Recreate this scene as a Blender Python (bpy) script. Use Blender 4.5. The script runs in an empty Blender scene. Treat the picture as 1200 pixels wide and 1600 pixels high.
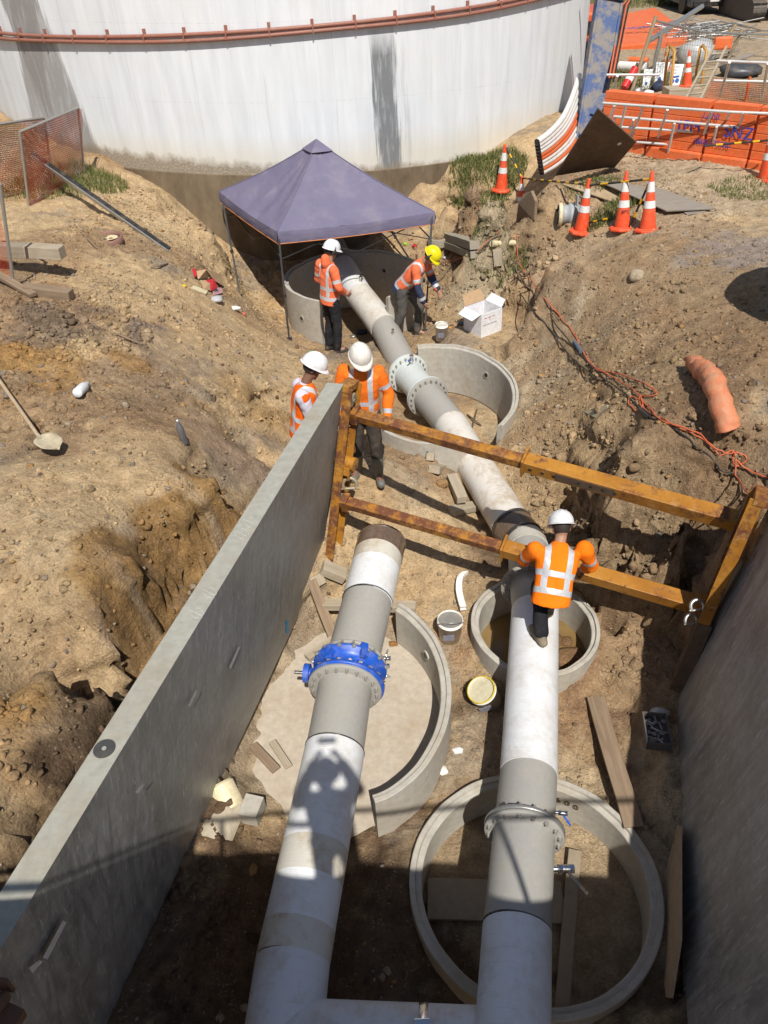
import bpy, bmesh, math, random
import numpy as np
from mathutils import Vector, Matrix, Quaternion, Euler
random.seed(7); np.random.seed(7)
S = bpy.context.scene
C = S.collection
# ------------------------------------------------------------ camera, world, sun
F, PIT, ROLL, H = 1200.0, math.radians(38.5), math.radians(-3.3), 6.3
cd = bpy.data.cameras.new('camera'); cam = bpy.data.objects.new('camera', cd); C.objects.link(cam)
cd.sensor_fit = 'VERTICAL'; cd.sensor_height = 24.0; cd.lens = 24.0*F/1600.0
cd.clip_start = 0.05; cd.clip_end = 900
cam.location = (0, 0, H)
fw = Vector((0, math.cos(PIT), -math.sin(PIT))); dn0 = Vector((0, -math.sin(PIT), -math.cos(PIT))); rt0 = Vector((1, 0, 0))
rt = rt0*math.cos(ROLL) - dn0*math.sin(ROLL)*-1.0
# image right axis x = rt0 cos + dn0 sin ; image down axis = -rt0 sin + dn0 cos
rt = rt0*math.cos(ROLL) - dn0*math.sin(ROLL); dn = rt0*math.sin(ROLL) + dn0*math.cos(ROLL)
# pixel -> ray uses u = dx cos + dy sin, v = -dx sin + dy cos  =>  X axis = (cos, -sin), Y axis = (sin, cos)
cam.matrix_world = Matrix(((rt.x, -dn.x, -fw.x, 0), (rt.y, -dn.y, -fw.y, 0), (rt.z, -dn.z, -fw.z, H), (0, 0, 0, 1)))
S.camera = cam
SUN = Vector((-0.62, 4.09, -5.75)).normalized()
W = bpy.data.worlds.new('World'); S.world = W; W.use_nodes = True
nt = W.node_tree; nt.nodes.clear()
sky = nt.nodes.new('ShaderNodeTexSky'); sky.sky_type = 'NISHITA'; sky.sun_disc = False
sky.sun_elevation = math.asin(-SUN.z); sky.sun_rotation = math.atan2(-SUN.x, -SUN.y)
bgn = nt.nodes.new('ShaderNodeBackground'); bgn.inputs[1].default_value = 0.075
wo = nt.nodes.new('ShaderNodeOutputWorld')
nt.links.new(sky.outputs[0], bgn.inputs[0]); nt.links.new(bgn.outputs[0], wo.inputs[0])
sl = bpy.data.lights.new('sun', 'SUN'); sl.energy = 4.9; sl.angle = math.radians(0.5); sl.color = (1.0, 0.95, 0.87)
so = bpy.data.objects.new('sun', sl); C.objects.link(so); so.rotation_euler = SUN.to_track_quat('-Z', 'Y').to_euler(); so.location = (2, -10, 20)
S.view_settings.view_transform = 'Standard'; S.view_settings.look = 'None'
S.view_settings.gamma = 1; S.view_settings.exposure = 0.10; S.view_settings.use_curve_mapping = False

# ------------------------------------------------------------ helpers
CP, SP, CR, SR = math.cos(PIT), math.sin(PIT), math.cos(ROLL), math.sin(ROLL)
def ray(x, y):
    dx, dy = (x-600)/F, (y-800)/F
    u = dx*CR+dy*SR; v = -dx*SR+dy*CR
    return Vector((u, CP-v*SP, -(SP+v*CP)))
def G(x, y, Z):
    d = ray(x, y); return Vector((0, 0, H)) + d*((Z-H)/d.z)
def GY(x, y, Y):
    d = ray(x, y); return Vector((0, 0, H)) + d*(Y/d.y)
def proj(p):
    X, Y, Z = p[0], p[1], p[2]-H
    z = Y*CP-Z*SP; v = (-Z*CP-Y*SP)/z; u = X/z
    return 600+F*(u*CR-v*SR), 800+F*(u*SR+v*CR)

BASE = {}
class MB:
    def __init__(s): s.v = []; s.f = []; s.mi = []; s.sm = []; s.uv = {}
    def add(s, vs, fs, mi=0, sm=False, uvs=None):
        o = len(s.v); s.v += [tuple(v) for v in vs]
        for k, f in enumerate(fs):
            if uvs: s.uv[len(s.f)] = uvs[k]
            s.f.append([i+o for i in f]); s.mi.append(mi); s.sm.append(sm)
        return s
    def box(s, c, d, R=None, mi=0):
        c = Vector(c); x, y, z = d[0]/2, d[1]/2, d[2]/2
        vs = [Vector(p) for p in ((-x,-y,-z),(x,-y,-z),(x,y,-z),(-x,y,-z),(-x,-y,z),(x,-y,z),(x,y,z),(-x,y,z))]
        if R is not None: vs = [R @ v for v in vs]
        return s.add([v+c for v in vs], [(0,3,2,1),(4,5,6,7),(0,1,5,4),(1,2,6,5),(2,3,7,6),(3,0,4,7)], mi)
    def beam(s, a, b, w, h, up=(0,0,1), mi=0):
        a, b = Vector(a), Vector(b); R = frame(b-a, up)
        return s.box((a+b)/2, (w, h, (b-a).length), R, mi)
    def cyl(s, a, b, r, r2=None, n=16, caps=True, mi=0, sm=True):
        a, b = Vector(a), Vector(b); r2 = r if r2 is None else r2; R = frame(b-a)
        L = (b-a).length; vs = []; fs = []; uvs = []
        for c, q in ((a, r), (b, r2)):
            for i in range(n):
                t = 2*math.pi*i/n; vs.append(c + R @ Vector((q*math.cos(t), q*math.sin(t), 0)))
        for i in range(n):
            j = (i+1) % n; fs.append((i, j, n+j, n+i)); uvs.append([(i/n, 0), ((i+1)/n, 0), ((i+1)/n, L), (i/n, L)])
        s.add(vs, fs, mi, sm, uvs)
        if caps:
            o = len(s.v); s.v += [tuple(v) for v in vs]
            s.f += [[o+i for i in range(n)][::-1], [o+n+i for i in range(n)]]; s.mi += [mi, mi]; s.sm += [False, False]
        return s
    def tube(s, pts, r, n=8, caps=True, mi=0, v0=0.0, radii=None):
        pts = [Vector(p) for p in pts]; m = len(pts); vs = []; fs = []; uvs = []; L = v0
        T0 = (pts[1]-pts[0]).normalized(); Rf = frame(T0); X = Rf.col[0].copy(); Ls = []
        for k in range(m):
            T = (pts[min(k+1, m-1)]-pts[max(k-1, 0)]).normalized()
            X = (X - T*X.dot(T)).normalized(); Yv = T.cross(X)
            if k: L += (pts[k]-pts[k-1]).length
            Ls.append(L); q = radii[k] if radii else r
            for i in range(n):
                t = 2*math.pi*i/n; vs.append(pts[k]+X*(q*math.cos(t))+Yv*(q*math.sin(t)))
        for k in range(m-1):
            for i in range(n):
                j = (i+1) % n; fs.append((k*n+i, k*n+j, (k+1)*n+j, (k+1)*n+i))
                uvs.append([(i/n, Ls[k]), ((i+1)/n, Ls[k]), ((i+1)/n, Ls[k+1]), (i/n, Ls[k+1])])
        s.add(vs, fs, mi, True, uvs)
        if caps:
            s.add([vs[i] for i in range(n)], [tuple(range(n))[::-1]], mi); s.add([vs[(m-1)*n+i] for i in range(n)], [tuple(range(n))], mi)
        return s
    def lathe(s, prof, c=(0,0,0), n=24, R=None, mi=0, sm=True, a0=0.0, a1=360.0, sx=1.0, sy=1.0):
        c = Vector(c); full = abs(a1-a0) >= 359.9; m = n if full else n+1; vs = []; fs = []; uvs = []
        for (r, z) in prof:
            for i in range(m):
                t = math.radians(a0+(a1-a0)*i/n); p = Vector((r*sx*math.cos(t), r*sy*math.sin(t), z))
                vs.append(c + (R @ p if R is not None else p))
        for k in range(len(prof)-1):
            for i in range(n):
                j = (i+1) % m if full else i+1
                fs.append((k*m+i, k*m+j, (k+1)*m+j, (k+1)*m+i))
                uvs.append([(i/n, k), ((i+1)/n, k), ((i+1)/n, k+1), (i/n, k+1)])
        return s.add(vs, fs, mi, sm, uvs)
    def ball(s, c, r, n=12, mi=0, R=None):
        rx, ry, rz = (r, r, r) if not isinstance(r, (tuple, list)) else r
        prof = [(math.sin(math.pi*k/n*1.0) or 1e-4, -math.cos(math.pi*k/n)) for k in range(n+1)]
        vs = []; fs = []; m = n*2
        for (q, z) in prof:
            for i in range(m):
                t = 2*math.pi*i/m; p = Vector((q*rx*math.cos(t), q*ry*math.sin(t), z*rz))
                vs.append(Vector(c)+(R @ p if R is not None else p))
        for k in range(n):
            for i in range(m):
                j = (i+1) % m; fs.append((k*m+i, k*m+j, (k+1)*m+j, (k+1)*m+i))
        return s.add(vs, fs, mi, True)
    def poly(s, pts, th, nrm=None, mi=0):
        pts = [Vector(p) for p in pts]; n = len(pts)
        N = Vector(nrm) if nrm else (pts[1]-pts[0]).cross(pts[2]-pts[0]).normalized()
        lo = [p-N*th for p in pts]
        return s.add(pts+lo, [tuple(range(n)), tuple(range(2*n-1, n-1, -1))]+[(i, i+n, (i+1) % n+n, (i+1) % n) for i in range(n)], mi)
    def mesh(s, name, mats, base=(0,0,0)):
        me = bpy.data.meshes.new(name); b = Vector(base)
        me.from_pydata([(v[0]-b.x, v[1]-b.y, v[2]-b.z) for v in s.v], [], s.f)
        for m in (mats if isinstance(mats, (list, tuple)) else [mats]): me.materials.append(m)
        me.polygons.foreach_set('material_index', s.mi); me.polygons.foreach_set('use_smooth', s.sm)
        if s.uv:
            uvl = me.uv_layers.new(name='UVMap')
            for p in me.polygons:
                u = s.uv.get(p.index)
                if u:
                    for li, q in zip(p.loop_indices, u): uvl.data[li].uv = q
        me.update(); return me
    def build(s, name, mats, parent=None, bev=0, segs=2, base=None, **kw):
        b = Vector(BASE[parent.name]) if parent is not None else Vector(base if base is not None else s.center())
        me = s.mesh(name, mats, b); return link(name, me, parent, b, bev, segs, **kw)
    def center(s):
        a = np.array(s.v); return ((a[:,0].min()+a[:,0].max())/2, (a[:,1].min()+a[:,1].max())/2, a[:,2].min())
def link(name, me, parent, b, bev=0, segs=2, label=None, cat=None, group=None, kind=None):
    o = bpy.data.objects.new(name, me); C.objects.link(o); BASE[o.name] = tuple(b)
    if parent is not None: o.parent = parent
    else: o.location = b
    if bev:
        md = o.modifiers.new('bevel', 'BEVEL'); md.width = bev; md.segments = segs; md.limit_method = 'ANGLE'; md.angle_limit = 0.6
    tag(o, label, cat, group, kind); return o
def tag(o, label=None, cat=None, group=None, kind=None):
    if label: o['label'] = label
    if cat: o['category'] = cat
    if group: o['group'] = group
    if kind: o['kind'] = kind
def thing(name, label, cat, loc, group=None):
    o = bpy.data.objects.new(name, None); C.objects.link(o); o.location = loc; o.empty_display_size = 0.1
    BASE[o.name] = tuple(loc); tag(o, label, cat, group); return o
def frame(d, up=(0,0,1)):
    z = Vector(d).normalized(); u = Vector(up)
    if abs(z.dot(u.normalized())) > 0.98: u = Vector((0, 1, 0)) if abs(z.y) < 0.9 else Vector((1, 0, 0))
    x = u.cross(z).normalized(); y = z.cross(x)
    return Matrix((x, y, z)).transposed()
def inst(name, me, loc, R, parent, **kw):
    o = bpy.data.objects.new(name, me); C.objects.link(o); o.parent = parent
    o.location = Vector(loc)-Vector(BASE[parent.name]); o.rotation_mode = 'QUATERNION'; o.rotation_quaternion = R.to_quaternion()
    BASE[o.name] = BASE[parent.name]; tag(o, **kw); return o
def copytree(src, loc=None, rz=None, label=None, rot=None):
    c = src.copy(); C.objects.link(c)
    if loc is not None: c.location = loc
    if rz is not None: c.rotation_euler = (0, 0, rz)
    if rot is not None: c.rotation_euler = rot
    if label: c['label'] = label
    for ch in src.children:
        d = ch.copy(); C.objects.link(d); d.parent = c
        for g in ch.children:
            e = g.copy(); C.objects.link(e); e.parent = d
    return c
RZ = lambda a: Matrix.Rotation(math.radians(a), 3, 'Z')
RX = lambda a: Matrix.Rotation(math.radians(a), 3, 'X')
RY = lambda a: Matrix.Rotation(math.radians(a), 3, 'Y')

# ------------------------------------------------------------ materials
def hexc(h):
    h = h.lstrip('#'); r = [int(h[i:i+2], 16)/255 for i in (0, 2, 4)]
    return tuple(((c/12.92) if c <= 0.04045 else ((c+0.055)/1.055)**2.4) for c in r)
class NT:
    def __init__(s, name):
        s.m = bpy.data.materials.new(name); s.m.use_nodes = True; s.t = s.m.node_tree; s.n = s.t.nodes
        s.b = s.n['Principled BSDF']; s.tc = s.n.new('ShaderNodeTexCoord')
    def node(s, ty, **kw):
        n = s.n.new(ty)
        for k, v in kw.items():
            if k.startswith('i_'): n.inputs[int(k[2:]) if k[2:].isdigit() else k[2:]].default_value = v
            else: setattr(n, k, v)
        return n
    def l(s, a, b): s.t.links.new(a, b)
    def noise(s, scale, detail=4, rough=0.55, vec=None, dist=0.0):
        n = s.node('ShaderNodeTexNoise'); n.inputs['Scale'].default_value = scale; n.inputs['Detail'].default_value = detail
        n.inputs['Roughness'].default_value = rough; n.inputs['Distortion'].default_value = dist
        s.l(vec if vec is not None else s.tc.outputs['Object'], n.inputs['Vector']); return n.outputs[0]
    def mapr(s, v, a, b, c=0.0, d=1.0):
        n = s.node('ShaderNodeMapRange'); s.l(v, n.inputs[0])
        for i, q in enumerate((a, b, c, d)): n.inputs[i+1].default_value = q
        return n.outputs[0]
    def mix(s, f, a, b, mode='MIX'):
        n = s.node('ShaderNodeMix', data_type='RGBA', blend_type=mode)
        for i, q in ((0, f), (6, a), (7, b)):
            if hasattr(q, 'is_output'): s.l(q, n.inputs[i])
            elif i == 0: n.inputs[0].default_value = q
            else: n.inputs[i].default_value = (*q[:3], 1)
        return n.outputs[2]
    def math(s, op, a, b=0.0, c=None):
        n = s.node('ShaderNodeMath', operation=op)
        for i, q in enumerate((a, b) if c is None else (a, b, c)):
            if hasattr(q, 'is_output'): s.l(q, n.inputs[i])
            else: n.inputs[i].default_value = q
        return n.outputs[0]
    def mapping(s, src, scale=(1,1,1), rot=(0,0,0)):
        n = s.node('ShaderNodeMapping'); n.inputs['Scale'].default_value = scale; n.inputs['Rotation'].default_value = rot
        s.l(src, n.inputs[0]); return n.outputs[0]
    def bump(s, h, strength=0.3, dist=0.01, prev=None):
        n = s.node('ShaderNodeBump'); n.inputs['Strength'].default_value = strength; n.inputs['Distance'].default_value = dist
        s.l(h, n.inputs['Height'])
        if prev is not None: s.l(prev, n.inputs['Normal'])
        return n.outputs[0]
    def out(s, col, rough=0.6, metal=0.0, nrm=None, spec=0.4):
        if hasattr(col, 'is_output'): s.l(col, s.b.inputs['Base Color'])
        else: s.b.inputs['Base Color'].default_value = (*col[:3], 1)
        if hasattr(rough, 'is_output'): s.l(rough, s.b.inputs['Roughness'])
        else: s.b.inputs['Roughness'].default_value = rough
        if hasattr(metal, 'is_output'): s.l(metal, s.b.inputs['Metallic'])
        else: s.b.inputs['Metallic'].default_value = metal
        s.b.inputs['Specular IOR Level'].default_value = spec
        if nrm is not None: s.l(nrm, s.b.inputs['Normal'])
        return s.m
def M(name, col, rough=0.6, metal=0.0, dirt=0.25, dcol=(0.24, 0.17, 0.10), sc=4.0, bump=0.15, bs=40.0, bd=0.004, var=0.12, spec=0.4):
    t = NT(name); n1 = t.noise(sc, 6, 0.62); n2 = t.noise(sc*5.3, 5, 0.6)
    c = t.mix(t.mapr(n2, 0.3, 0.7), tuple(q*(1-var) for q in col), tuple(min(1, q*(1+var)) for q in col))
    if dirt: c = t.mix(t.mapr(n1, 0.48, 0.78, 0, dirt*2), c, dcol)
    nb = t.bump(t.noise(bs, 4, 0.6), bump, bd)
    return t.out(c, t.mapr(n1, 0.3, 0.7, rough-0.08, min(1, rough+0.12)), metal, nb, spec)

def dirt_mat():
    t = NT('soil'); a = t.node('ShaderNodeVertexColor', layer_name='Col')
    P = t.node('ShaderNodeNewGeometry').outputs['Position']
    n1 = t.noise(1.3, 6, 0.6, P); n2 = t.noise(7, 8, 0.68, P); n3 = t.noise(45, 6, 0.7, P); n4 = t.noise(150, 3, 0.7, P)
    c = t.mix(t.mapr(n1, 0.3, 0.7, 0, 1), a.outputs[0], (1.12, 1.05, 0.98), 'MULTIPLY')
    c = t.mix(t.mapr(n2, 0.32, 0.68), t.mix(1.0, c, (0.70, 0.67, 0.64), 'MULTIPLY'), t.mix(1.0, c, (1.22, 1.2, 1.16), 'MULTIPLY'))
    c = t.mix(t.mapr(n3, 0.25, 0.75), t.mix(1.0, c, (0.68, 0.66, 0.64), 'MULTIPLY'), t.mix(1.0, c, (1.26, 1.25, 1.24), 'MULTIPLY'))
    vo = t.node('ShaderNodeTexVoronoi', feature='F1'); vo.inputs['Scale'].default_value = 38; vo.inputs['Randomness'].default_value = 1
    wv = t.node('ShaderNodeVectorMath', operation='ADD'); t.l(P, wv.inputs[0])
    nn = t.node('ShaderNodeTexNoise'); nn.inputs['Scale'].default_value = 12; t.l(P, nn.inputs['Vector'])
    sc = t.node('ShaderNodeVectorMath', operation='SCALE'); sc.inputs['Scale'].default_value = 0.07; t.l(nn.outputs['Color'], sc.inputs[0]); t.l(sc.outputs[0], wv.inputs[1])
    t.l(wv.outputs[0], vo.inputs['Vector'])
    # pale pebble flecks
    peb = t.mapr(t.math('MULTIPLY', t.mapr(vo.outputs['Distance'], 0.32, 0.22), t.mapr(t.noise(9, 3, 0.5, P), 0.52, 0.62)), 0, 1, 0, 0.45)
    c = t.mix(peb, c, (0.50, 0.44, 0.34))
    v2 = t.node('ShaderNodeTexVoronoi', feature='DISTANCE_TO_EDGE'); v2.inputs['Scale'].default_value = 17; t.l(wv.outputs[0], v2.inputs['Vector'])
    crk = t.math('MULTIPLY', t.mapr(v2.outputs['Distance'], 0.0, 0.10, 1, 0), t.mapr(t.noise(2.2, 5, .6, P), 0.46, 0.62)); c = t.mix(t.math('MULTIPLY', crk, 0.45), c, t.mix(1.0, c, (0.35, 0.33, 0.31), 'MULTIPLY'))  # cracks darkened: recess shade put into the soil colour
    b = t.bump(t.noise(3.5, 8, 0.7, P), 0.7, 0.06); b = t.bump(crk, -0.6, 0.02, b)
    b = t.bump(n2, 0.8, 0.045, b); b = t.bump(vo.outputs['Distance'], 0.5, 0.015, b); b = t.bump(n3, 0.9, 0.016, b); b = t.bump(n4, 0.5, 0.004, b)
    return t.out(c, 0.95, 0, b, 0.15)

def concrete(name, col, stain=0.35, scr=False, dcol=(0.30, 0.24, 0.16)):
    t = NT(name); O = t.tc.outputs['Object']
    n1 = t.noise(2.2, 7, 0.62); n2 = t.noise(14, 6, 0.65); n3 = t.noise(90, 4, 0.7)
    c = t.mix(t.mapr(n2, 0.3, 0.7), tuple(q*0.84 for q in col), tuple(q*1.12 for q in col))
    c = t.mix(t.mapr(n1, 0.46, 0.72, 0, stain), c, dcol)
    c = t.mix(t.mapr(n3, 0.6, 0.75, 0, 0.35), c, tuple(q*0.6 for q in col))
    nb = t.bump(n3, 0.25, 0.004); nb = t.bump(n2, 0.2, 0.01, nb)
    if scr:
        m = t.mapping(O, (3, 9, 1.1), (0.55, 0.0, -0.3)); s1 = t.noise(1.0, 8, 0.72, m, 1.2)
        m2 = t.mapping(O, (20, 50, 5), (0.8, 0.0, -.3)); s2 = t.noise(1.0, 4, 0.6, m2, 0.3)
        c = t.mix(t.mapr(s1, 0.38, 0.72, 0, 0.75), t.mix(1.0, c, (0.72, 0.72, 0.73), 'MULTIPLY'), t.mix(1.0, c, (1.5, 1.48, 1.42), 'MULTIPLY'))
        c = t.mix(t.mapr(s2, 0.60, 0.70, 0, 0.5), c, tuple(min(1, q*2.0) for q in col))
        nb = t.bump(s1, 0.25, 0.01, nb)
        return t.out(c, t.mapr(s1, 0.3, 0.7, 0.36, 0.62), 0.15, nb, 0.5)
    return t.out(c, 0.88, 0, nb, 0.25)

def wrap_mat(name, col, dirty=0.4, lines=1.0):
    t = NT(name); uv = t.node('ShaderNodeUVMap').outputs[0]
    sp = t.node('ShaderNodeSeparateXYZ'); t.l(uv, sp.inputs[0])
    O = t.tc.outputs['Object']; n0 = t.noise(5, 3, 0.5)
    ph = t.math('ADD', t.math('ADD', sp.outputs[1], t.math('MULTIPLY', sp.outputs[0], 0.09)), t.math('MULTIPLY', n0, 0.03))
    fr = t.math('FRACT', t.math('MULTIPLY', ph, 11.0))
    ed = t.mapr(fr, 0.0, 0.12, 1, 0)
    fine = t.math('SINE', t.math('MULTIPLY', ph, 330.0))
    brk = t.mapr(t.noise(14, 4, 0.6), 0.4, 0.6)
    n1 = t.noise(2.4, 7, 0.66); n2 = t.noise(16, 5, 0.65); n3 = t.noise(55, 4, 0.7)
    c = t.mix(t.math('MULTIPLY', t.math('MULTIPLY', ed, brk), 0.35*lines), col, tuple(q*0.62 for q in col))
    c = t.mix(t.mapr(t.math('MULTIPLY', n1, t.mapr(n2, 0.2, 0.8, 0.7, 1.3)), 0.46, 0.66, 0, dirty), c, (0.42, 0.33, 0.22))
    c = t.mix(t.mapr(n3, 0.68, 0.76, 0, dirty), c, (0.22, 0.17, 0.12))
    nb = t.bump(ed, 0.35*lines, 0.004); nb = t.bump(fine, 0.12*lines, 0.003, nb); nb = t.bump(n2, 0.15, 0.01, nb)
    return t.out(c, 0.48, 0, nb, 0.5)

def rusty_yellow(name, amt=0.5):
    t = NT(name); n1 = t.noise(6, 8, 0.7); n2 = t.noise(30, 6, 0.7); n3 = t.noise(2.0, 3, 0.5)
    y = t.mix(t.mapr(n3, 0.35, 0.65), hexc('#93601f'), hexc('#b17c2e'))
    y = t.mix(t.mapr(n2, 0.45, 0.7, 0, 0.35), y, hexc('#8a5a22'))
    k = t.mapr(t.math('ADD', t.math('MULTIPLY', n1, 0.75), t.math('MULTIPLY', n2, 0.25)), 0.57-0.16*amt, 0.64-0.10*amt)
    c = t.mix(k, y, t.mix(n2, hexc('#4a2b1c'), hexc('#7a4a30')))
    c = t.mix(t.mapr(t.noise(11, 6, 0.7), 0.56, 0.7, 0, 0.6), c, hexc('#b08a5c'))
    nb = t.bump(k, -0.3, 0.002); nb = t.bump(n2, 0.25, 0.004, nb)
    return t.out(c, t.mapr(k, 0, 1, 0.42, 0.85), 0.0, nb, 0.45)

def wood_mat(name, a, b, axis=0):
    t = NT(name); sc = [30, 30, 30]; sc[axis] = 1.6
    m = t.mapping(t.tc.outputs['Object'], tuple(sc)); n = t.noise(1, 6, 0.65, m, 0.6); n2 = t.noise(5, 5, 0.6)
    c = t.mix(t.mapr(n, 0.3, 0.7), a, b); c = t.mix(t.mapr(n2, 0.5, 0.75, 0, 0.5), c, (0.26, 0.2, 0.13))
    return t.out(c, 0.85, 0, t.bump(n, 0.35, 0.004), 0.2)

def cloth_mat(name, col, var=0.15, sc=9, dirt=0.3):
    t = NT(name); n1 = t.noise(sc, 5, 0.6); n2 = t.noise(260, 2, 0.5)
    c = t.mix(t.mapr(n1, 0.3, 0.7), tuple(q*(1-var) for q in col), tuple(min(1, q*(1+var)) for q in col))
    c = t.mix(t.mapr(t.noise(5, 6, 0.7), 0.52, 0.75, 0, dirt), c, (0.30, 0.2, 0.12))
    return t.out(c, 0.85, 0, t.bump(n1, 0.3, 0.02, t.bump(n2, 0.2, 0.002)), 0.2)

SOIL = dirt_mat()
CONC = concrete('precast_concrete', (0.43, 0.405, 0.355), 0.45, dcol=(.36,.29,.19))
CONC_D = concrete('damp_concrete', (0.30, 0.27, 0.22), 0.6)
CONC_F = concrete('blinding_concrete', (0.47, 0.41, 0.33), 0.55, dcol=(0.36, 0.27, 0.18))
PANEL = concrete('shield_panel', (0.29, 0.29, 0.275), 0.35, True, dcol=(0.12, 0.105, 0.08))
PANELT = concrete('shield_panel_top', (0.34, 0.335, 0.29), 0.6)
WHITE = wrap_mat('white_wrap', (0.70, 0.72, 0.74), 0.32)
WHITED = wrap_mat('soiled_white_wrap', (0.64, 0.61, 0.56), 0.75, 0.8)
CLAYW = wrap_mat('clay_stained_wrap', (0.57, 0.55, 0.49), 0.75, 0.8)
GREYP = M('grey_pipe_coating', (0.34, 0.33, 0.305), 0.42, 0, 0.14, (0.42, 0.36, 0.27), 5, 0.08, 60, 0.003, 0.05)
GREYL = M('pale_flange_coating', (0.45, 0.48, 0.47), 0.42, 0, 0.1, (0.3, 0.27, 0.2), 5, 0.08, 60, 0.003, 0.05)
BLACKT = M('black_tape', (0.035, 0.032, 0.03), 0.22, 0, 0.3, (0.12, 0.09, 0.06), 7, 0.25, 25, 0.006, 0.2, 0.6)
BROWNT = M('brown_tape', (0.13, 0.09, 0.065), 0.24, 0, 0.3, (0.2, 0.15, 0.1), 7, 0.3, 18, 0.006, 0.2, 0.6)
BLUE = M('blue_epoxy', (0.012, 0.09, 0.50), 0.42, 0, 0.22, (0.35, 0.33, 0.3), 9, 0.08, 30, 0.003, 0.1, 0.6)
STEEL = M('galvanised_steel', (0.46, 0.46, 0.44), 0.38, 0.75, 0.2, (0.25, 0.22, 0.18), 20, 0.1)
BOLTM = M('dull_bolt_steel', (0.42, 0.40, 0.36), 0.45, 0.6, 0.2, (0.3, 0.25, 0.2), 30, 0.1)
CHROME = M('bright_steel', (0.7, 0.7, 0.7), 0.2, 1.0, 0.05, sc=30)
YEL = rusty_yellow('yellow_strut_paint', 0.35)
YELR = rusty_yellow('rusted_strut_paint', 0.95)
RUST = M('rusty_plate', (0.105, 0.068, 0.043), 0.85, 0, 0.3, (0.2, 0.14, 0.09), 3, 0.3, 30, 0.006, 0.25)
ORANGE = M('orange_plastic', hexc('#d96a3a'), 0.5, 0, 0.18, (0.5, 0.33, 0.2), 3, 0.05)
CONEO = M('cone_orange', hexc('#e2502a'), 0.5, 0, 0.2, (0.45, 0.28, 0.18), 10, 0.05)
CONEW = M('cone_reflective', (0.72, 0.72, 0.7), 0.4, 0, 0.25, (0.35, 0.3, 0.25), 12, 0.05)
BLACKP = M('black_plastic', (0.02, 0.02, 0.02), 0.45, 0, 0.2, (0.2, 0.16, 0.11), 10)
YELP = M('yellow_tape', hexc('#d9a400'), 0.5, 0, 0.15, sc=10)
WHP = M('white_plastic', (0.72, 0.71, 0.68), 0.4, 0, 0.22, (0.35, 0.28, 0.2), 8)
CREAM = M('cream_plastic', (0.66, 0.58, 0.38), 0.5, 0, 0.3, (0.3, 0.22, 0.13), 8)
YLID = M('yellow_plastic', hexc('#c9b02a'), 0.5, 0, 0.2, sc=8)
WOOD = wood_mat('weathered_timber', (0.30, 0.25, 0.18), (0.44, 0.38, 0.29), 0)
WOODB = wood_mat('brown_timber', (0.17, 0.12, 0.08), (0.30, 0.22, 0.15), 0)
PLY = wood_mat('plywood', (0.36, 0.26, 0.16), (0.46, 0.35, 0.23), 1)
PLYG = wood_mat('grey_plywood', (0.22, 0.19, 0.16), (0.31, 0.28, 0.24), 0)
CARD = M('brown_cardboard', (0.42, 0.28, 0.16), 0.85, 0, 0.1)
CARDW = M('white_cardboard', (0.74, 0.74, 0.76), 0.6, 0, 0.08)
REDP = M('red_print', hexc('#a8202c'), 0.6, 0, 0.1)
BLUEP = M('blue_spray_paint', hexc('#2c3fa0'), 0.7, 0, 0.1)
CYANP = M('cyan_spray_paint', hexc('#2f93c9'), 0.7, 0, 0.3, (0.6, 0.58, 0.52))
GREYT = M('grey_print', (0.2, 0.2, 0.24), 0.7, 0, 0.0)
TENT = None

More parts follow.
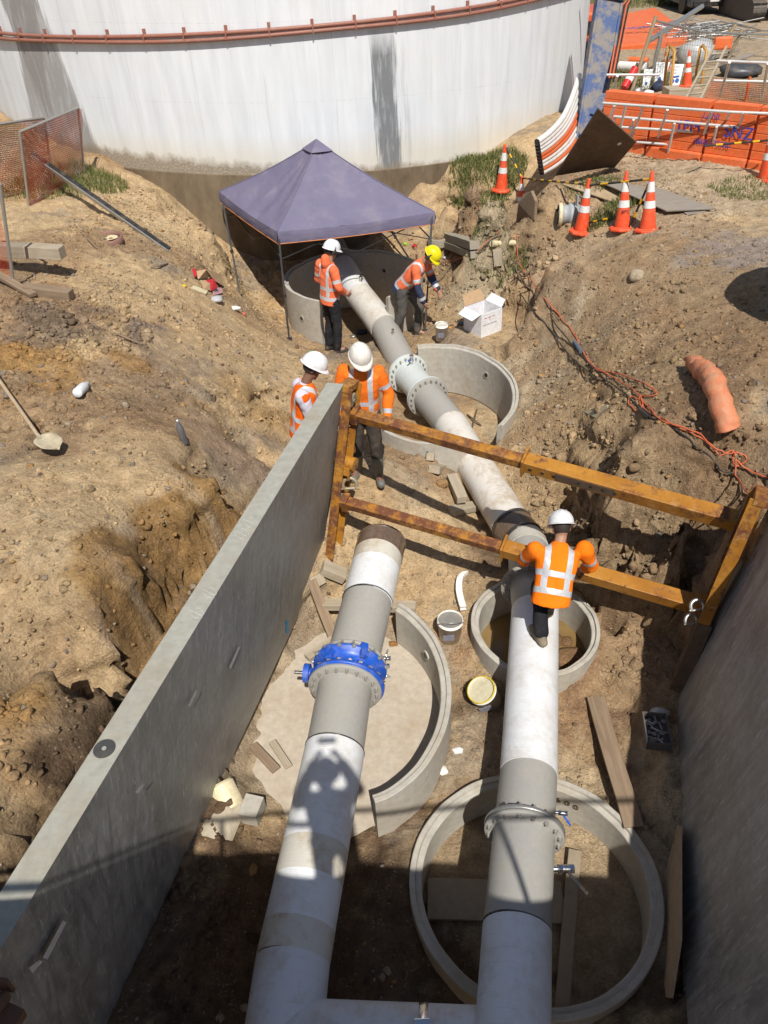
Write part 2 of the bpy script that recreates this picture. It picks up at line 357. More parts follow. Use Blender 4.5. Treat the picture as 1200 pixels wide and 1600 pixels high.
# ------------------------------------------------------------ terrain
TC, TR = Vector((-1.63, 22.28)), 7.15          # storage tank centre and radius
RINGS = [ # cx, cy, rx, ry, rim z, floor z
    (-0.3, 13.15, 1.22, 1.22, 1.2, 0.1), (0.85, 9.5, 1.12, 1.42, 0.9, 0.1),
    (1.5, 5.48, 0.66, 0.70, 0.35, -0.25), (1.03, 2.93, 1.0, 0.98, 0.10, -0.30), (-0.45, 4.7, 0.99, 1.28, 0.5, -0.05)]
anch = []
def A(*t):
    for x, y, z in t: p = G(x, y, z); anch.append((p.x, p.y, z))
A((250,1560,0),(330,1450,0),(350,1300,.05),(300,1590,0),(560,1500,0),(620,1450,0),(600,1350,.05),(700,1180,.05),(740,1110,.05),(720,1020,.1),
  (990,1100,.05),(1020,1200,0),(1040,1000,.15),(960,1040,.1),(1040,1500,0),(940,1120,.05),
  (640,870,.35),(700,880,.3),(690,920,.2),(480,960,.15),(450,1000,.1),(420,1120,.05),
  (600,810,.6),(560,800,.7),(640,800,.55),(700,830,.35),(760,870,.3),
  (570,750,.9),(640,740,.75),(620,780,.7),(680,720,.6),(700,790,.45),(770,830,.3),(720,740,.3),(760,800,.2),
  (600,720,.85),(650,720,.65),(520,560,.7),(600,560,.5),(480,545,.5),(560,540,.5),(630,520,.5),(690,530,.75),
  (760,530,.9),(830,560,1.0),(835,620,.95),(830,680,.9),(800,700,.8),(860,720,.85),(880,770,.7),(850,790,.5),
  (900,600,1.4),(900,540,1.5),(850,480,1.2),(800,440,1.0),(760,420,.9),(720,440,.8),(690,455,.6),(680,480,.3),(700,400,.7),(750,385,.95),
  (740,350,1.5),(720,320,1.9),(700,300,2.0),(760,305,2.45),(800,345,2.4),(812,375,2.35),(800,410,1.3),(840,410,2.0),(870,450,1.6),(920,480,1.8),(960,520,1.95),
  (1000,600,2.05),(1000,680,2.1),(940,650,1.7),(960,720,1.85),(1000,760,2.1),(1060,790,2.1),(1100,700,2.4),(1180,740,2.5),(1140,650,2.45),
  (1050,570,2.25),(1190,500,2.5),(1100,450,2.42),(1000,430,2.3),(900,400,2.25),(1000,390,2.5),(1150,380,2.5),(860,350,2.5),(1000,320,2.5),
  (1190,300,2.5),(850,290,2.5),(790,300,2.5),(740,268,2.5),(900,650,1.3),(900,700,1.1),(930,760,1.4),(955,800,1.6),(905,800,.7),(940,860,.9),
  (960,900,.55),(1000,850,1.4),(1040,890,.9),(1000,930,.5),(1050,960,.3),(900,880,.4),(1100,840,1.9),(1080,900,.8))
A((0,720,2.45),(0,900,2.4),(100,900,2.4),(150,800,2.4),(200,760,2.35),(250,700,2.35),(335,735,2.25),(280,790,2.25),(200,870,2.3),(150,940,2.3),
  (145,1030,2.3),(60,1040,2.4),(0,1150,2.4),(50,1150,2.35),(85,1080,2.25),(115,1110,1.4),(135,1150,1.3),(160,1130,1.6),(185,1085,1.6),(215,1050,1.55),
  (250,980,1.5),(300,900,1.5),(345,800,1.6),(362,752,1.6),(395,715,1.5),(150,1180,2.0),(90,1240,2.15),(30,1330,2.25),(0,1250,2.35),
  (400,680,1.4),(430,640,1.2),(380,640,1.5),(330,650,1.9),(300,600,2.0),(380,590,1.5),(430,580,1.1),(450,610,1.0),(350,540,1.6),(400,530,1.2),(440,535,.8),
  (300,500,2.0),(350,490,1.5),(400,490,.9),(380,462,.65),(335,450,1.3),(300,430,1.95),(315,400,1.9),(322,350,1.95),(250,340,2.15),(200,300,2.35),
  (200,480,2.4),(100,450,2.6),(0,480,2.7),(0,600,2.6),(100,560,2.5),(200,560,2.35),(150,650,2.4),(100,400,2.6),(200,400,2.45),(50,330,2.6),
  (130,290,2.6),(0,300,2.6),(0,400,2.7),(250,440,2.2),(60,262,2.6),(150,263,2.6),(195,273,2.5),(700,258,2.3),(740,256,2.4),(655,268,2.15),(640,290,1.8),(640,325,1.2),(670,340,1.2),(765,500,.9),(735,500,.85),(796,513,.95),(780,480,.95),(800,470,1.02),(780,455,1.0),(745,470,.9),(812,500,1.05),(285,690,2.25),(240,620,2.25),(40,620,2.5),(90,700,2.4))
anch += [(-2.2,13.5,.6),(-1.5,14,.55),(0,14.2,.5),(1.1,14.2,.6),(-2.4,14.3,.6),(-1.7,12.5,.55),(.9,12.3,.5),(1.6,14.4,.9),(2.3,15,1.6),(-2.75,13.6,1.9),(-3.1,14.6,1.2),(-4.0,15.0,2.35),
  (-6,16,2.85),(-5,15.6,2.75),(-7.5,17.5,3.1),(-9,19,3.2),(-8,14,2.8),(3,16,2.5),(6,18,2.5),(9,12,2.5),(9,6,2.5),(4.2,3,2.5),(4.5,.5,2.5),(-5,3,2.5),(-5,0,2.5),(-8,8,2.6),(-3.6,.5,2.4),
  (0,.5,0),(-1.7,.8,0),(1.3,.8,0),(3.9,5.2,2.4),(3.2,2.5,2.4),(0,-1,.2),(0,-3,2.5),(-4,-3,2.5),(4,-3,2.5),(-1.5,7.6,.95),(-1.1,8.2,.85),(-1.6,9,1.0),(3,18,2.5),(-10,20,2.6),(0,26,2.5),(10,25,2.5),(12,0,2.5),(-12,0,2.5)]
anch = np.array(anch)
def rbf_fit(P, z, sm=0.02):
    D = np.hypot(P[:,0][:,None]-P[:,0], P[:,1][:,None]-P[:,1]); n = len(P)
    K = np.zeros((n+1, n+1)); K[:n,:n] = -D+np.eye(n)*sm; K[:n,n] = 1; K[n,:n] = 1
    return np.linalg.solve(K, np.append(z, 0))
WTS = rbf_fit(anch[:,:2], anch[:,2])
def vnoise(x, y, s, seed):
    r = np.random.RandomState(seed).rand(256, 256); X = x*s; Y = y*s
    xi = np.floor(X).astype(int); yi = np.floor(Y).astype(int); fx = X-xi; fy = Y-yi
    fx = fx*fx*(3-2*fx); fy = fy*fy*(3-2*fy); g = lambda a, b: r[a % 256, b % 256]
    return (g(xi,yi)*(1-fx)*(1-fy)+g(xi+1,yi)*fx*(1-fy)+g(xi,yi+1)*(1-fx)*fy+g(xi+1,yi+1)*fx*fy)*2-1
def fbm(x, y, s, o, seed, p=0.55):
    t = 0; a = 1
    for k in range(o):
        c, q = math.cos(0.7*k), math.sin(0.7*k)
        t = t+a*vnoise(x*c-y*q+k*3.1, x*q+y*c, s, seed+k); a *= p; s *= 2.03
    return t
def worley(x, y, s, seed):
    r = np.random.RandomState(seed); jx = r.rand(256, 256); jy = r.rand(256, 256); hv = r.rand(256, 256)
    X = x*s; Y = y*s; xi = np.floor(X).astype(int); yi = np.floor(Y).astype(int)
    f1 = np.full(X.shape, 9.0); f2 = np.full(X.shape, 9.0); hh = np.zeros(X.shape)
    for a in (-1, 0, 1):
        for b in (-1, 0, 1):
            cx = xi+a; cy = yi+b; d = np.hypot(X-cx-jx[cx % 256, cy % 256], Y-cy-jy[cx % 256, cy % 256])
            m = d < f1; f2 = np.where(m, f1, np.minimum(f2, d)); hh = np.where(m, hv[cx % 256, cy % 256], hh); f1 = np.where(m, d, f1)
    return f1, f2, hh
def inpoly(x, y, poly):
    c = np.zeros(x.shape, bool); n = len(poly)
    for i in range(n):
        x1, y1 = poly[i][:2]; x2, y2 = poly[(i+1) % n][:2]
        c ^= ((y1 > y) != (y2 > y)) & (x < (x2-x1)*(y-y1)/((y2-y1) or 1e-9)+x1)
    return c
def sstep(a, b, t):
    t = np.clip((t-a)/(b-a), 0, 1); return t*t*(3-2*t)
LB0, LB1 = Vector((-0.78, 6.64)), Vector((-2.66, 0.0))     # left panel bottom line (inner)
RB0, RB1 = Vector((2.79, 4.83)), Vector((1.25, 0.0))
TRENCH = [(-0.88, 6.75), (-2.76, 0.0), (-3.05, -1.2), (1.6, -1.2), (1.62, 0.0), (3.05, 4.85), (2.9, 5.3), (2.3, 5.6), (0.9, 7.2)]
def heights(x, y):
    z = np.full(x.shape, WTS[-1])
    for (ax, ay, _), w in zip(anch, WTS[:-1]): z = z-w*np.hypot(x-ax, y-ay)
    far = sstep(17, 24, np.hypot(x, y-6)); z = z*(1-far)+2.5*far
    # warp for crumbly edges
    near = 1-sstep(14, 30, np.hypot(x, y-6))
    tr = inpoly(x, y, TRENCH)
    z = np.where(tr, np.minimum(z, 0.2+0.4*sstep(4.8, 7, y)), z)
    if x.ndim == 2 and min(x.shape) > 2:
        sl_ = np.hypot(np.gradient(z, gx, axis=1), np.gradient(z, gy, axis=0)); at_ = 1/(1+sl_*sl_*0.9)
    else: at_ = 1.0
    trm = .35+.65*sstep(-.35, .35, fbm(x, y, .7, 3, 77)); near = near*at_*trm
    pk = inpoly(x+.03*vnoise(x, y, 5, 64)+.015*vnoise(x, y, 14, 66), y+.03*vnoise(x, y, 5, 65), POCKET); z = np.where(pk, np.minimum(z, 1.45+.15*vnoise(x, y, 1.2, 67)), z)
    z = z+(fbm(x, y, 0.9, 3, 11)*0.07+at_*fbm(x, y, 7.0, 3, 12)*.012)*(near*.8+0.3)*np.where(tr, 0.5, 1)
    f1, f2, hh = worley(x+0.06*vnoise(x, y, 6, 5), y+0.06*vnoise(x, y, 6, 6), 3.2, 21)
    patch = sstep(0.0, 0.6, fbm(x, y, 0.55, 3, 31))
    z = z+near*patch*0.05*(hh-0.4)*sstep(0.0, 0.12, f2-f1)
    g1, g2, gh = worley(x, y, 9.5, 22)
    z = z+near*(0.35+0.65*sstep(-0.2, 0.5, fbm(x, y, 0.8, 3, 41)))*0.034*(0.6-g1)*(0.3+gh)*1.6
    e1, e2, eh = worley(x+.02*vnoise(x, y, 15, 8), y, 15.5, 23); z = z+near*sstep(-0.5, 0.4, fbm(x, y, 1.1, 3, 43))*0.020*(0.5-e1)*(0.2+eh)*1.6
    z = z+near*fbm(x, y, 5.5, 4, 51, 0.6)*0.016
    z = z+near*(.038*(np.abs(vnoise(x*1.2+y*.3, y, 2.6, 72))-.3)+.024*(np.abs(vnoise(x, y*1.1+x*.4, 7.5, 73))-.3)+.012*(np.abs(vnoise(x, y, 17, 74))-.3))
    # deep cracks / crevices on the right bank
    for pl, w, d in CREV:
        dd = np.full(x.shape, 9.0)
        for (a, b) in zip(pl[:-1], pl[1:]):
            ax, ay = a; bx, by = b; L2 = (bx-ax)**2+(by-ay)**2+1e-9
            t = np.clip(((x-ax)*(bx-ax)+(y-ay)*(by-ay))/L2, 0, 1); dd = np.minimum(dd, np.hypot(x-ax-t*(bx-ax), y-ay-t*(by-ay)))
        dd = dd+0.05*vnoise(x, y, 4, 61)+0.03*vnoise(x, y, 11, 62)
        z = z-d*(1-sstep(0, w, np.maximum(dd, 0)))
    for (cx, cy, r_, zp) in PADS: w_ = 1-sstep(r_, r_*1.8, np.hypot(x-cx, y-cy)); z = z*(1-w_)+zp*w_
    for (cx, cy, rx, ry, zr, zf) in RINGS:
        ro_ = np.hypot((x-cx)/rx, (y-cy)/ry); z = z+.07*(1-sstep(1.0, 1.22, ro_))*(ro_ > 1)*np.clip(fbm(x, y, 4, 3, 85)+.15, 0, 1)*(zr > .2)
        rr = np.hypot((x-cx)/(rx-0.04), (y-cy)/(ry-0.04))
        if ry > 1.25 and rx < 1:
            an = np.degrees(np.arctan2((y-cy)/ry, (x-cx)/rx)); op = (an < -76) | (an > 55); w_ = np.where(op, sstep(0.93, 1.45, rr+.12*fbm(x, y, 2.2, 4, 71)), (rr >= 1)*1.0); z = np.where(z > zf-.02, zf-.02+(z-zf+.02)*w_, z); keep4 = z.copy()
        z = np.where(rr < 1, np.minimum(z, zf-0.02), z)
        if ry > 1.25 and rx < 1: z = np.where(op, keep4, z)
        if zr < 0.2:
            edge = (rr >= 1) & (rr < 1.25); z = np.where(edge, np.minimum(z, zr-0.06), z)
    z = np.where(np.hypot(x-TC.x, y-TC.y) < TR-0.5, np.minimum(z, 2.3), z)
    return z
POCKET = [tuple(G(x, y, z)[:2]) for x, y, z in ((338,738,2.25),(300,775,2.3),(250,815,2.3),(215,865,2.3),(172,925,2.3),(152,965,2.3),(150,1035,2.3),(185,1060,2.3),(250,1060,1.6),(330,930,2.0),(395,790,2.0),(372,748,2.2))]
PADS = [(*G(768, 512, .95)[:2], .52, .90)]
def PX(*t): return [tuple(G(x, y, z)[:2]) for x, y, z in t]
CREV = [(PX((885,748,.9),(930,780,1.2),(955,810,1.5),(948,850,1.0)), 0.13, 0.65), (PX((1000,790,1.9),(990,830,1.5),(975,870,1.2),(962,900,.7)), 0.09, 0.6),
        (PX((1040,690,2.2),(1018,740,2.1)), 0.05, 0.25), (PX((470,640,1.0),(400,655,1.3),(280,625,2.1)), 0.07, 0.16), (PX((0,690,2.4),(60,660,2.4),(60,700,2.4)), 0.12, 0.2),
        (PX((100,1095,1.8),(135,1150,1.2)), 0.2, 0.5), (PX((880,480,1.9),(900,500,2.0),(960,560,2.2)), 0.05, 0.06), (PX((735,535,.9),(790,560,.9)), 0.12, 0.25), (PX((815,430,1.3),(795,455,1.1)), 0.16, 0.5),
        (PX((60,580,2.5),(160,600,2.4),(230,560,2.3)), 0.06, 0.12), (PX((240,600,2.2),(330,610,1.9),(440,590,1.2)), 0.07, 0.15)]
def axis(a, b, st, lo, hi):
    m = list(np.arange(a, b, st)); s = st; v = m[-1]; R = []
    while v < hi: s *= 1.16; v += s; R.append(v)
    s = st; v = m[0]; L = []
    while v > lo: s *= 1.16; v -= s; L.append(v)
    return np.array(L[::-1]+m+R)
gx = axis(-5.2, 6.2, 0.032, -240, 260); gy = axis(0.6, 16.6, 0.032, -60, 420)
XX, YY = np.meshgrid(gx, gy); ZZ = heights(XX, YY)
_g = np.hypot(np.gradient(ZZ, gx, axis=1), np.gradient(ZZ, gy, axis=0)); _m = sstep(1.5, 3.0, _g)*(~inpoly(XX, YY, [(x+.0, y) for x, y in POCKET]))*((~inpoly(XX, YY, TRENCH)) | (YY > 4.6)); _b = ZZ.copy()
for _ in range(2): _b[1:-1, 1:-1] = (_b[1:-1, 1:-1]*2+_b[:-2, 1:-1]+_b[2:, 1:-1]+_b[1:-1, :-2]+_b[1:-1, 2:])/6
for _R in RINGS: _m = _m*(np.abs(np.hypot((XX-_R[0])/_R[2], (YY-_R[1])/_R[3])-1) > .12)
ZZ = ZZ*(1-_m)+_b*_m
def hz(x, y):
    i = np.clip(np.searchsorted(gx, x)-1, 0, len(gx)-2); j = np.clip(np.searchsorted(gy, y)-1, 0, len(gy)-2)
    u = (x-gx[i])/(gx[i+1]-gx[i]); v = (y-gy[j])/(gy[j+1]-gy[j])
    return ZZ[j,i]*(1-u)*(1-v)+ZZ[j,i+1]*u*(1-v)+ZZ[j+1,i]*(1-u)*v+ZZ[j+1,i+1]*u*v
def T(px, py, dz=0.0):
    d = ray(px, py); o = Vector((0, 0, H)); t = 2.0
    while t < 200:
        p = o+d*t
        if p.z < hz(p.x, p.y)+dz: return Vector((p.x, p.y, hz(p.x, p.y)+dz))
        t += 0.02 if t < 20 else 0.2
    return o+d*30
# soil colours: dry tan, brown, grey, orange clay, damp dark
def soilcol(x, y, z):
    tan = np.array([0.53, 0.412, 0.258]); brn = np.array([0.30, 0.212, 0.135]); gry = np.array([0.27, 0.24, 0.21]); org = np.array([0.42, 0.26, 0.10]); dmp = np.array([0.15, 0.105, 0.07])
    pale = np.array([0.50, 0.42, 0.30])
    a = sstep(-0.5, 0.7, fbm(x, y, 0.5, 5, 71, 0.65))[..., None]; c = tan*(1-a*0.7)+brn*a*0.7
    b = sstep(0.35, 0.9, fbm(x+9, y, 0.9, 5, 81, 0.65))[..., None]*0.6; c = c*(1-b)+gry*b
    b = sstep(0.55, 1.0, fbm(x, y+5, 1.2, 4, 91, 0.6))[..., None]*0.3; c = c*(1-b)+org*b
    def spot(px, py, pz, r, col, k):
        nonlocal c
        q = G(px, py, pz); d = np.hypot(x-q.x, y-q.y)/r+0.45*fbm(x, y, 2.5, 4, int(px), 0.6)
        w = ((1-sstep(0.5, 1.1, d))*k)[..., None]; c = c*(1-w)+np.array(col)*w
    for s_ in [(70,400,2.6,1.1,brn,.6),(30,480,2.6,1.2,brn,.75),(100,520,2.5,.6,(0.2,0.155,0.125),.8),(245,520,2.3,.55,(0.2,0.165,0.15),.85),(180,610,2.4,.9,brn,.65),(240,640,2.3,.7,brn,.65),(150,690,2.4,.6,brn,.5),
               (60,800,2.4,1.0,tan,.8),(180,780,2.4,1.0,tan,.8),(80,560,2.5,.35,org,.7),(30,570,2.5,.3,org,.8),(210,550,2.4,.3,org,.6),(90,600,2.5,.25,org,.6),(20,1080,2.4,.25,org,.7),(400,620,1.4,.45,org,.45),
               (200,860,2.3,.35,(0.33,0.28,0.24),.85),(180,930,2.3,.3,(0.33,0.28,0.24),.8),(230,830,2.2,.25,(0.33,0.28,0.24),.7),(300,850,1.8,.42,(0.30,0.185,0.07),.85),(240,930,1.8,.42,(0.30,0.185,0.07),.85),(340,790,1.8,.3,(0.30,0.185,0.07),.8),(200,990,1.8,.35,(0.30,0.185,0.07),.8),
               (380,740,1.4,.4,(0.33,0.26,0.2),.8),(300,560,1.9,.6,tan,.8),(250,430,2.3,.9,tan,.85),(200,450,2.4,.9,tan,.7),(330,480,1.6,.6,tan,.8),(260,410,2.2,.3,gry,.7),(390,540,1.2,.7,tan,.8),
               (560,800,.7,.6,tan,.9),(650,840,.5,.6,tan,.9),(620,750,.8,.5,pale,.6),(600,880,.4,.5,tan,.7),(570,760,.9,.4,org,.3),
               (680,1000,.15,.4,(0.40,0.27,0.17),.8),(600,1000,.15,.5,(0.42,0.35,0.26),.9),(440,1080,.1,.5,(0.42,0.34,0.24),.9),(380,1200,.1,.4,(0.42,0.34,0.24),.8),
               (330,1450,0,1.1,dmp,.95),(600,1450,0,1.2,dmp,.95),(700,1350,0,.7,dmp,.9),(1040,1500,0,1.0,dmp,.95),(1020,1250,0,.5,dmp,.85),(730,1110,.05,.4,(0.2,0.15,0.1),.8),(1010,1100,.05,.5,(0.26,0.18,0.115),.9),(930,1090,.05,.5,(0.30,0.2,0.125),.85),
               (910,880,.4,.5,brn,.8),(1000,960,.5,.6,(0.28,0.19,0.12),.85),(860,700,.85,.6,(0.36,0.26,0.16),.6),(950,760,1.5,.6,(0.26,0.18,0.115),.6),(790,860,.3,.5,dmp,.8),(760,790,.2,.35,dmp,.7),
               (830,560,1.0,.8,(0.40,0.36,0.28),.7),(760,460,.9,.8,(0.40,0.36,0.27),.8),(830,620,.95,.6,(0.42,0.37,0.28),.7),(860,520,1.2,.7,pale,.6),(720,400,.7,.8,tan,.8),
               (940,1300,-.3,.95,(0.50,0.41,0.28),1),(720,1330,-.3,.5,(0.38,0.30,0.2),.9),(900,1450,-.3,.9,(0.40,0.32,0.22),.95),(600,1100,-.05,1.1,(0.44,0.38,0.29),.8),(480,1120,0,.8,(0.44,0.37,0.27),.8),(740,330,1.8,.9,brn,.7),(830,420,1.8,.7,brn,.75),(860,440,2.0,.4,(0.2,0.14,0.09),.7),(1000,450,2.4,1.8,(0.37,0.275,0.175),.85),(1100,550,2.4,1.3,(0.32,0.225,0.14),.85),(1080,650,2.4,.9,(0.29,0.205,0.13),.8),(950,560,2.2,.9,(0.42,0.32,0.2),.7),
               (1180,400,2.5,.9,(0.31,0.28,0.27),.85),(1060,300,2.5,2.5,(0.42,0.34,0.25),.7),(1000,250,2.5,1.5,(0.30,0.21,0.14),.5),(1120,270,2.5,2,(0.50,0.42,0.31),.7),(930,290,2.5,1.3,(0.38,0.28,0.18),.7),(1120,760,2.4,.9,(0.36,0.27,0.17),.8),(1040,760,2.2,.6,(0.38,0.28,0.18),.8),(1000,680,2.2,.6,(0.40,0.31,0.2),.8)]:
        spot(*s_)
    yard = sstep(18, 22, y)[..., None]*0.8; c = c*(1-yard)+np.array([0.40, 0.34, 0.26])*yard
    return np.clip(c, 0, 1)
ny, nx = XX.shape
# sideways push of steep faces so that cliffs read as broken clods
gzx = np.gradient(ZZ, gx, axis=1); gzy = np.gradient(ZZ, gy, axis=0); st = np.clip(np.hypot(gzx, gzy)-0.7, 0, 3)/3
gm = np.hypot(gzx, gzy)+1e-6; amp = 0.10*st*(gm < 7)
for _R in RINGS: amp = amp*(np.abs(np.hypot((XX-_R[0])/_R[2], (YY-_R[1])/_R[3])-1) > .16)
n3 = fbm(ZZ*1.6+XX*0.35, YY*.6-XX*.5+ZZ*2.4, 2.6, 4, 99, 0.6)+.5*fbm(XX+YY, ZZ*3, 5, 3, 98)
Xd = XX-amp*n3*gzx/gm; Yd = YY-amp*n3*gzy/gm
me = bpy.data.meshes.new('ground'); co = np.stack([Xd, Yd, ZZ], -1).reshape(-1, 3)
idx = np.arange(nx*ny).reshape(ny, nx); q = np.stack([idx[:-1,:-1], idx[:-1,1:], idx[1:,1:], idx[1:,:-1]], -1).reshape(-1, 4)
def fastmesh(me, co, q, col=None):
    k = q.shape[1]; me.vertices.add(len(co)); me.vertices.foreach_set('co', co.astype(np.float32).ravel())
    me.loops.add(q.size); me.loops.foreach_set('vertex_index', q.astype(np.int32).ravel())
    me.polygons.add(len(q)); me.polygons.foreach_set('loop_start', np.arange(0, q.size, k, dtype=np.int32)); me.polygons.foreach_set('loop_total', np.full(len(q), k, dtype=np.int32))
    me.update(calc_edges=True)
    if col is not None:
        at = me.color_attributes.new('Col', 'FLOAT_COLOR', 'POINT'); a = np.ones((len(co), 4), np.float32); a[:,:3] = col; at.data.foreach_set('color', a.ravel())
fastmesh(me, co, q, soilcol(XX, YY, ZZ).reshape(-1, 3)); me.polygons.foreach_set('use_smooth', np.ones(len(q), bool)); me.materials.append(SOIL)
gr = bpy.data.objects.new('ground', me); C.objects.link(gr); gr['kind'] = 'structure'; BASE['ground'] = (0, 0, 0)
#@@PART2
# ------------------------------------------------------------ loose stones and clods
def ico(sub):
    bm = bmesh.new(); bmesh.ops.create_icosphere(bm, subdivisions=sub, radius=1)
    v = np.array([x.co[:] for x in bm.verts]); f = np.array([[y.index for y in x.verts] for x in bm.faces]); bm.free(); return v, f
def rubble(name, n, size, region, sub=1, dens=None, pal=None, sink=0.25, seed=1):
    rs = np.random.RandomState(seed); v0, f0 = ico(sub); k = 0; P = []; Fc = []; Cc = []
    x = rs.uniform(region[0], region[1], n); y = rs.uniform(region[2], region[3], n)
    w = fbm(x, y, 0.9, 4, seed+5); keep = w > rs.uniform(-0.9, 1.0, n)*0.9
    if dens: keep &= dens(x, y)
    for (cx, cy, rx, ry, zr, zf) in RINGS: keep &= ~((np.hypot((x-cx)/(rx+.1), (y-cy)/(ry+.1)) < 1))
    keep &= np.hypot(x-TC.x, y-TC.y) > TR+0.1
    x = x[keep]; y = y[keep]; z = hz(x, y); col = soilcol(x, y, z)
    for i in range(len(x)):
        s = size*rs.lognormal(0, 0.5); s = min(s, size*3.2)
        vv = np.sign(v0)*np.abs(v0)**.7*(1+0.55*(rs.rand(len(v0), 1)-0.5))*np.array([1, rs.uniform(.6, 1), rs.uniform(.45, .8)])*s
        e = Euler((rs.uniform(-.6, .6), rs.uniform(-.6, .6), rs.uniform(0, 6.3))).to_matrix(); vv = vv @ np.array(e).T
        P.append(vv+np.array([x[i], y[i], z[i]+s*(0.35-sink)])); Fc.append(f0+k); k += len(v0)
        b = rs.uniform(0.75, 1.3); c = col[i]*b
        if pal is not None and rs.rand() < 0.25: c = np.array(pal[rs.randint(len(pal))])
        Cc.append(np.tile(c, (len(v0), 1)))
    me = bpy.data.meshes.new(name); fastmesh(me, np.concatenate(P), np.concatenate(Fc), np.clip(np.concatenate(Cc), 0, 1)); me.materials.append(SOIL)
    o = bpy.data.objects.new(name, me); C.objects.link(o); o['kind'] = 'stuff'; return o
PAL = [(0.42,0.36,0.28), (0.3,0.27,0.24), (0.45,0.29,0.14), (0.22,0.15,0.1)]
o = rubble('small_stones', 52000, 0.011, (-4.6, 5.2, 1.6, 15), 1, None, PAL, seed=3); tag(o, 'small stones and crumbs of clay strewn over the dug ground', 'gravel')
o = rubble('clay_clods', 15000, 0.016, (-4.6, 5.2, 1.6, 15), 1, None, PAL, seed=4); tag(o, 'small broken clods of clay lying over the dug ground', 'soil')
cl = G(95, 510, 2.5); cl2 = G(30, 470, 2.6); cl3 = G(40, 1270, 2.25); cl4 = G(380, 700, 1.4)
dn_ = lambda x, y: (np.hypot((x-cl.x)/1.0, (y-cl.y)/.9) < 1) | (np.hypot((x-cl2.x)/1.1, (y-cl2.y)/1.3) < 1) | (np.hypot(x-cl3.x, y-cl3.y) < .9)
o = rubble('dark_soil_clods', 26000, 0.020, (-5, -1.4, 1.2, 10.5), 1, dn_, None, seed=5); tag(o, 'heap of dark crumbly soil clods on the left bank', 'soil')
b1 = G(900, 740, 1.0); b2 = G(960, 840, 1.4); b3 = G(800, 440, 1.2)
dn2 = lambda x, y: (np.hypot((x-b1.x)/.5, (y-b1.y)/.8) < 1) | (np.hypot((x-b2.x)/.5, (y-b2.y)/.7) < 1) | (np.hypot(x-b3.x, y-b3.y) < .7)
o = rubble('broken_bank_clods', 9000, 0.024, (0.5, 4, 4, 13), 2, dn2, None, seed=6); tag(o, 'broken clods tumbled down the cut right bank', 'soil')
def rock(px, py, s, label, col=(0.4, 0.34, 0.26), sq=(1, .8, .7), seed=1):
    rs = np.random.RandomState(seed); v, f = ico(2); d = 1+0.22*(fbm(v[:,0]*1.0+seed, v[:,1]+v[:,2]*.7, 1.1, 3, seed))
    v = np.sign(v)*np.abs(v)**0.75*d[:,None]*np.array(sq)*s; p = T(px, py)
    me = bpy.data.meshes.new('rock'); fastmesh(me, v+np.array([0, 0, s*.35]), f, np.tile(col, (len(v), 1))); me.materials.append(SOIL)
    return link('rock', me, None, p, label=label, cat='rock')
rock(993, 436, .10, 'squarish pale rock alone on the right bank below the three cones', (0.5,0.44,0.34), seed=2)
rock(720, 735, .07, 'brown clay lump beside the blue-capped timber block', (0.36,0.22,0.12), seed=3)
rock(690, 760, .08, 'brown clay lump left of the timber blocks', (0.4,0.26,0.14), seed=4)
rock(990, 735, .06, 'lump of clay on the right bank above the yellow strut end', (0.36,0.27,0.17), seed=5)
rock(615, 1010, .05, 'orange-brown clay lump on the concrete by the left pipe', (0.42,0.24,0.1), seed=6)

def path(pts, n=10):
    P = [Vector(p) for p in pts]; out = []
    for i in range(len(P)-1):
        p0 = P[max(i-1, 0)]; p1, p2 = P[i], P[i+1]; p3 = P[min(i+2, len(P)-1)]
        for k in range(n):
            t = k/n; out.append(.5*((2*p1)+(p2-p0)*t+(2*p0-5*p1+4*p2-p3)*t*t+(3*p1-p0-3*p2+p3)*t**3))
    return out+[P[-1]]
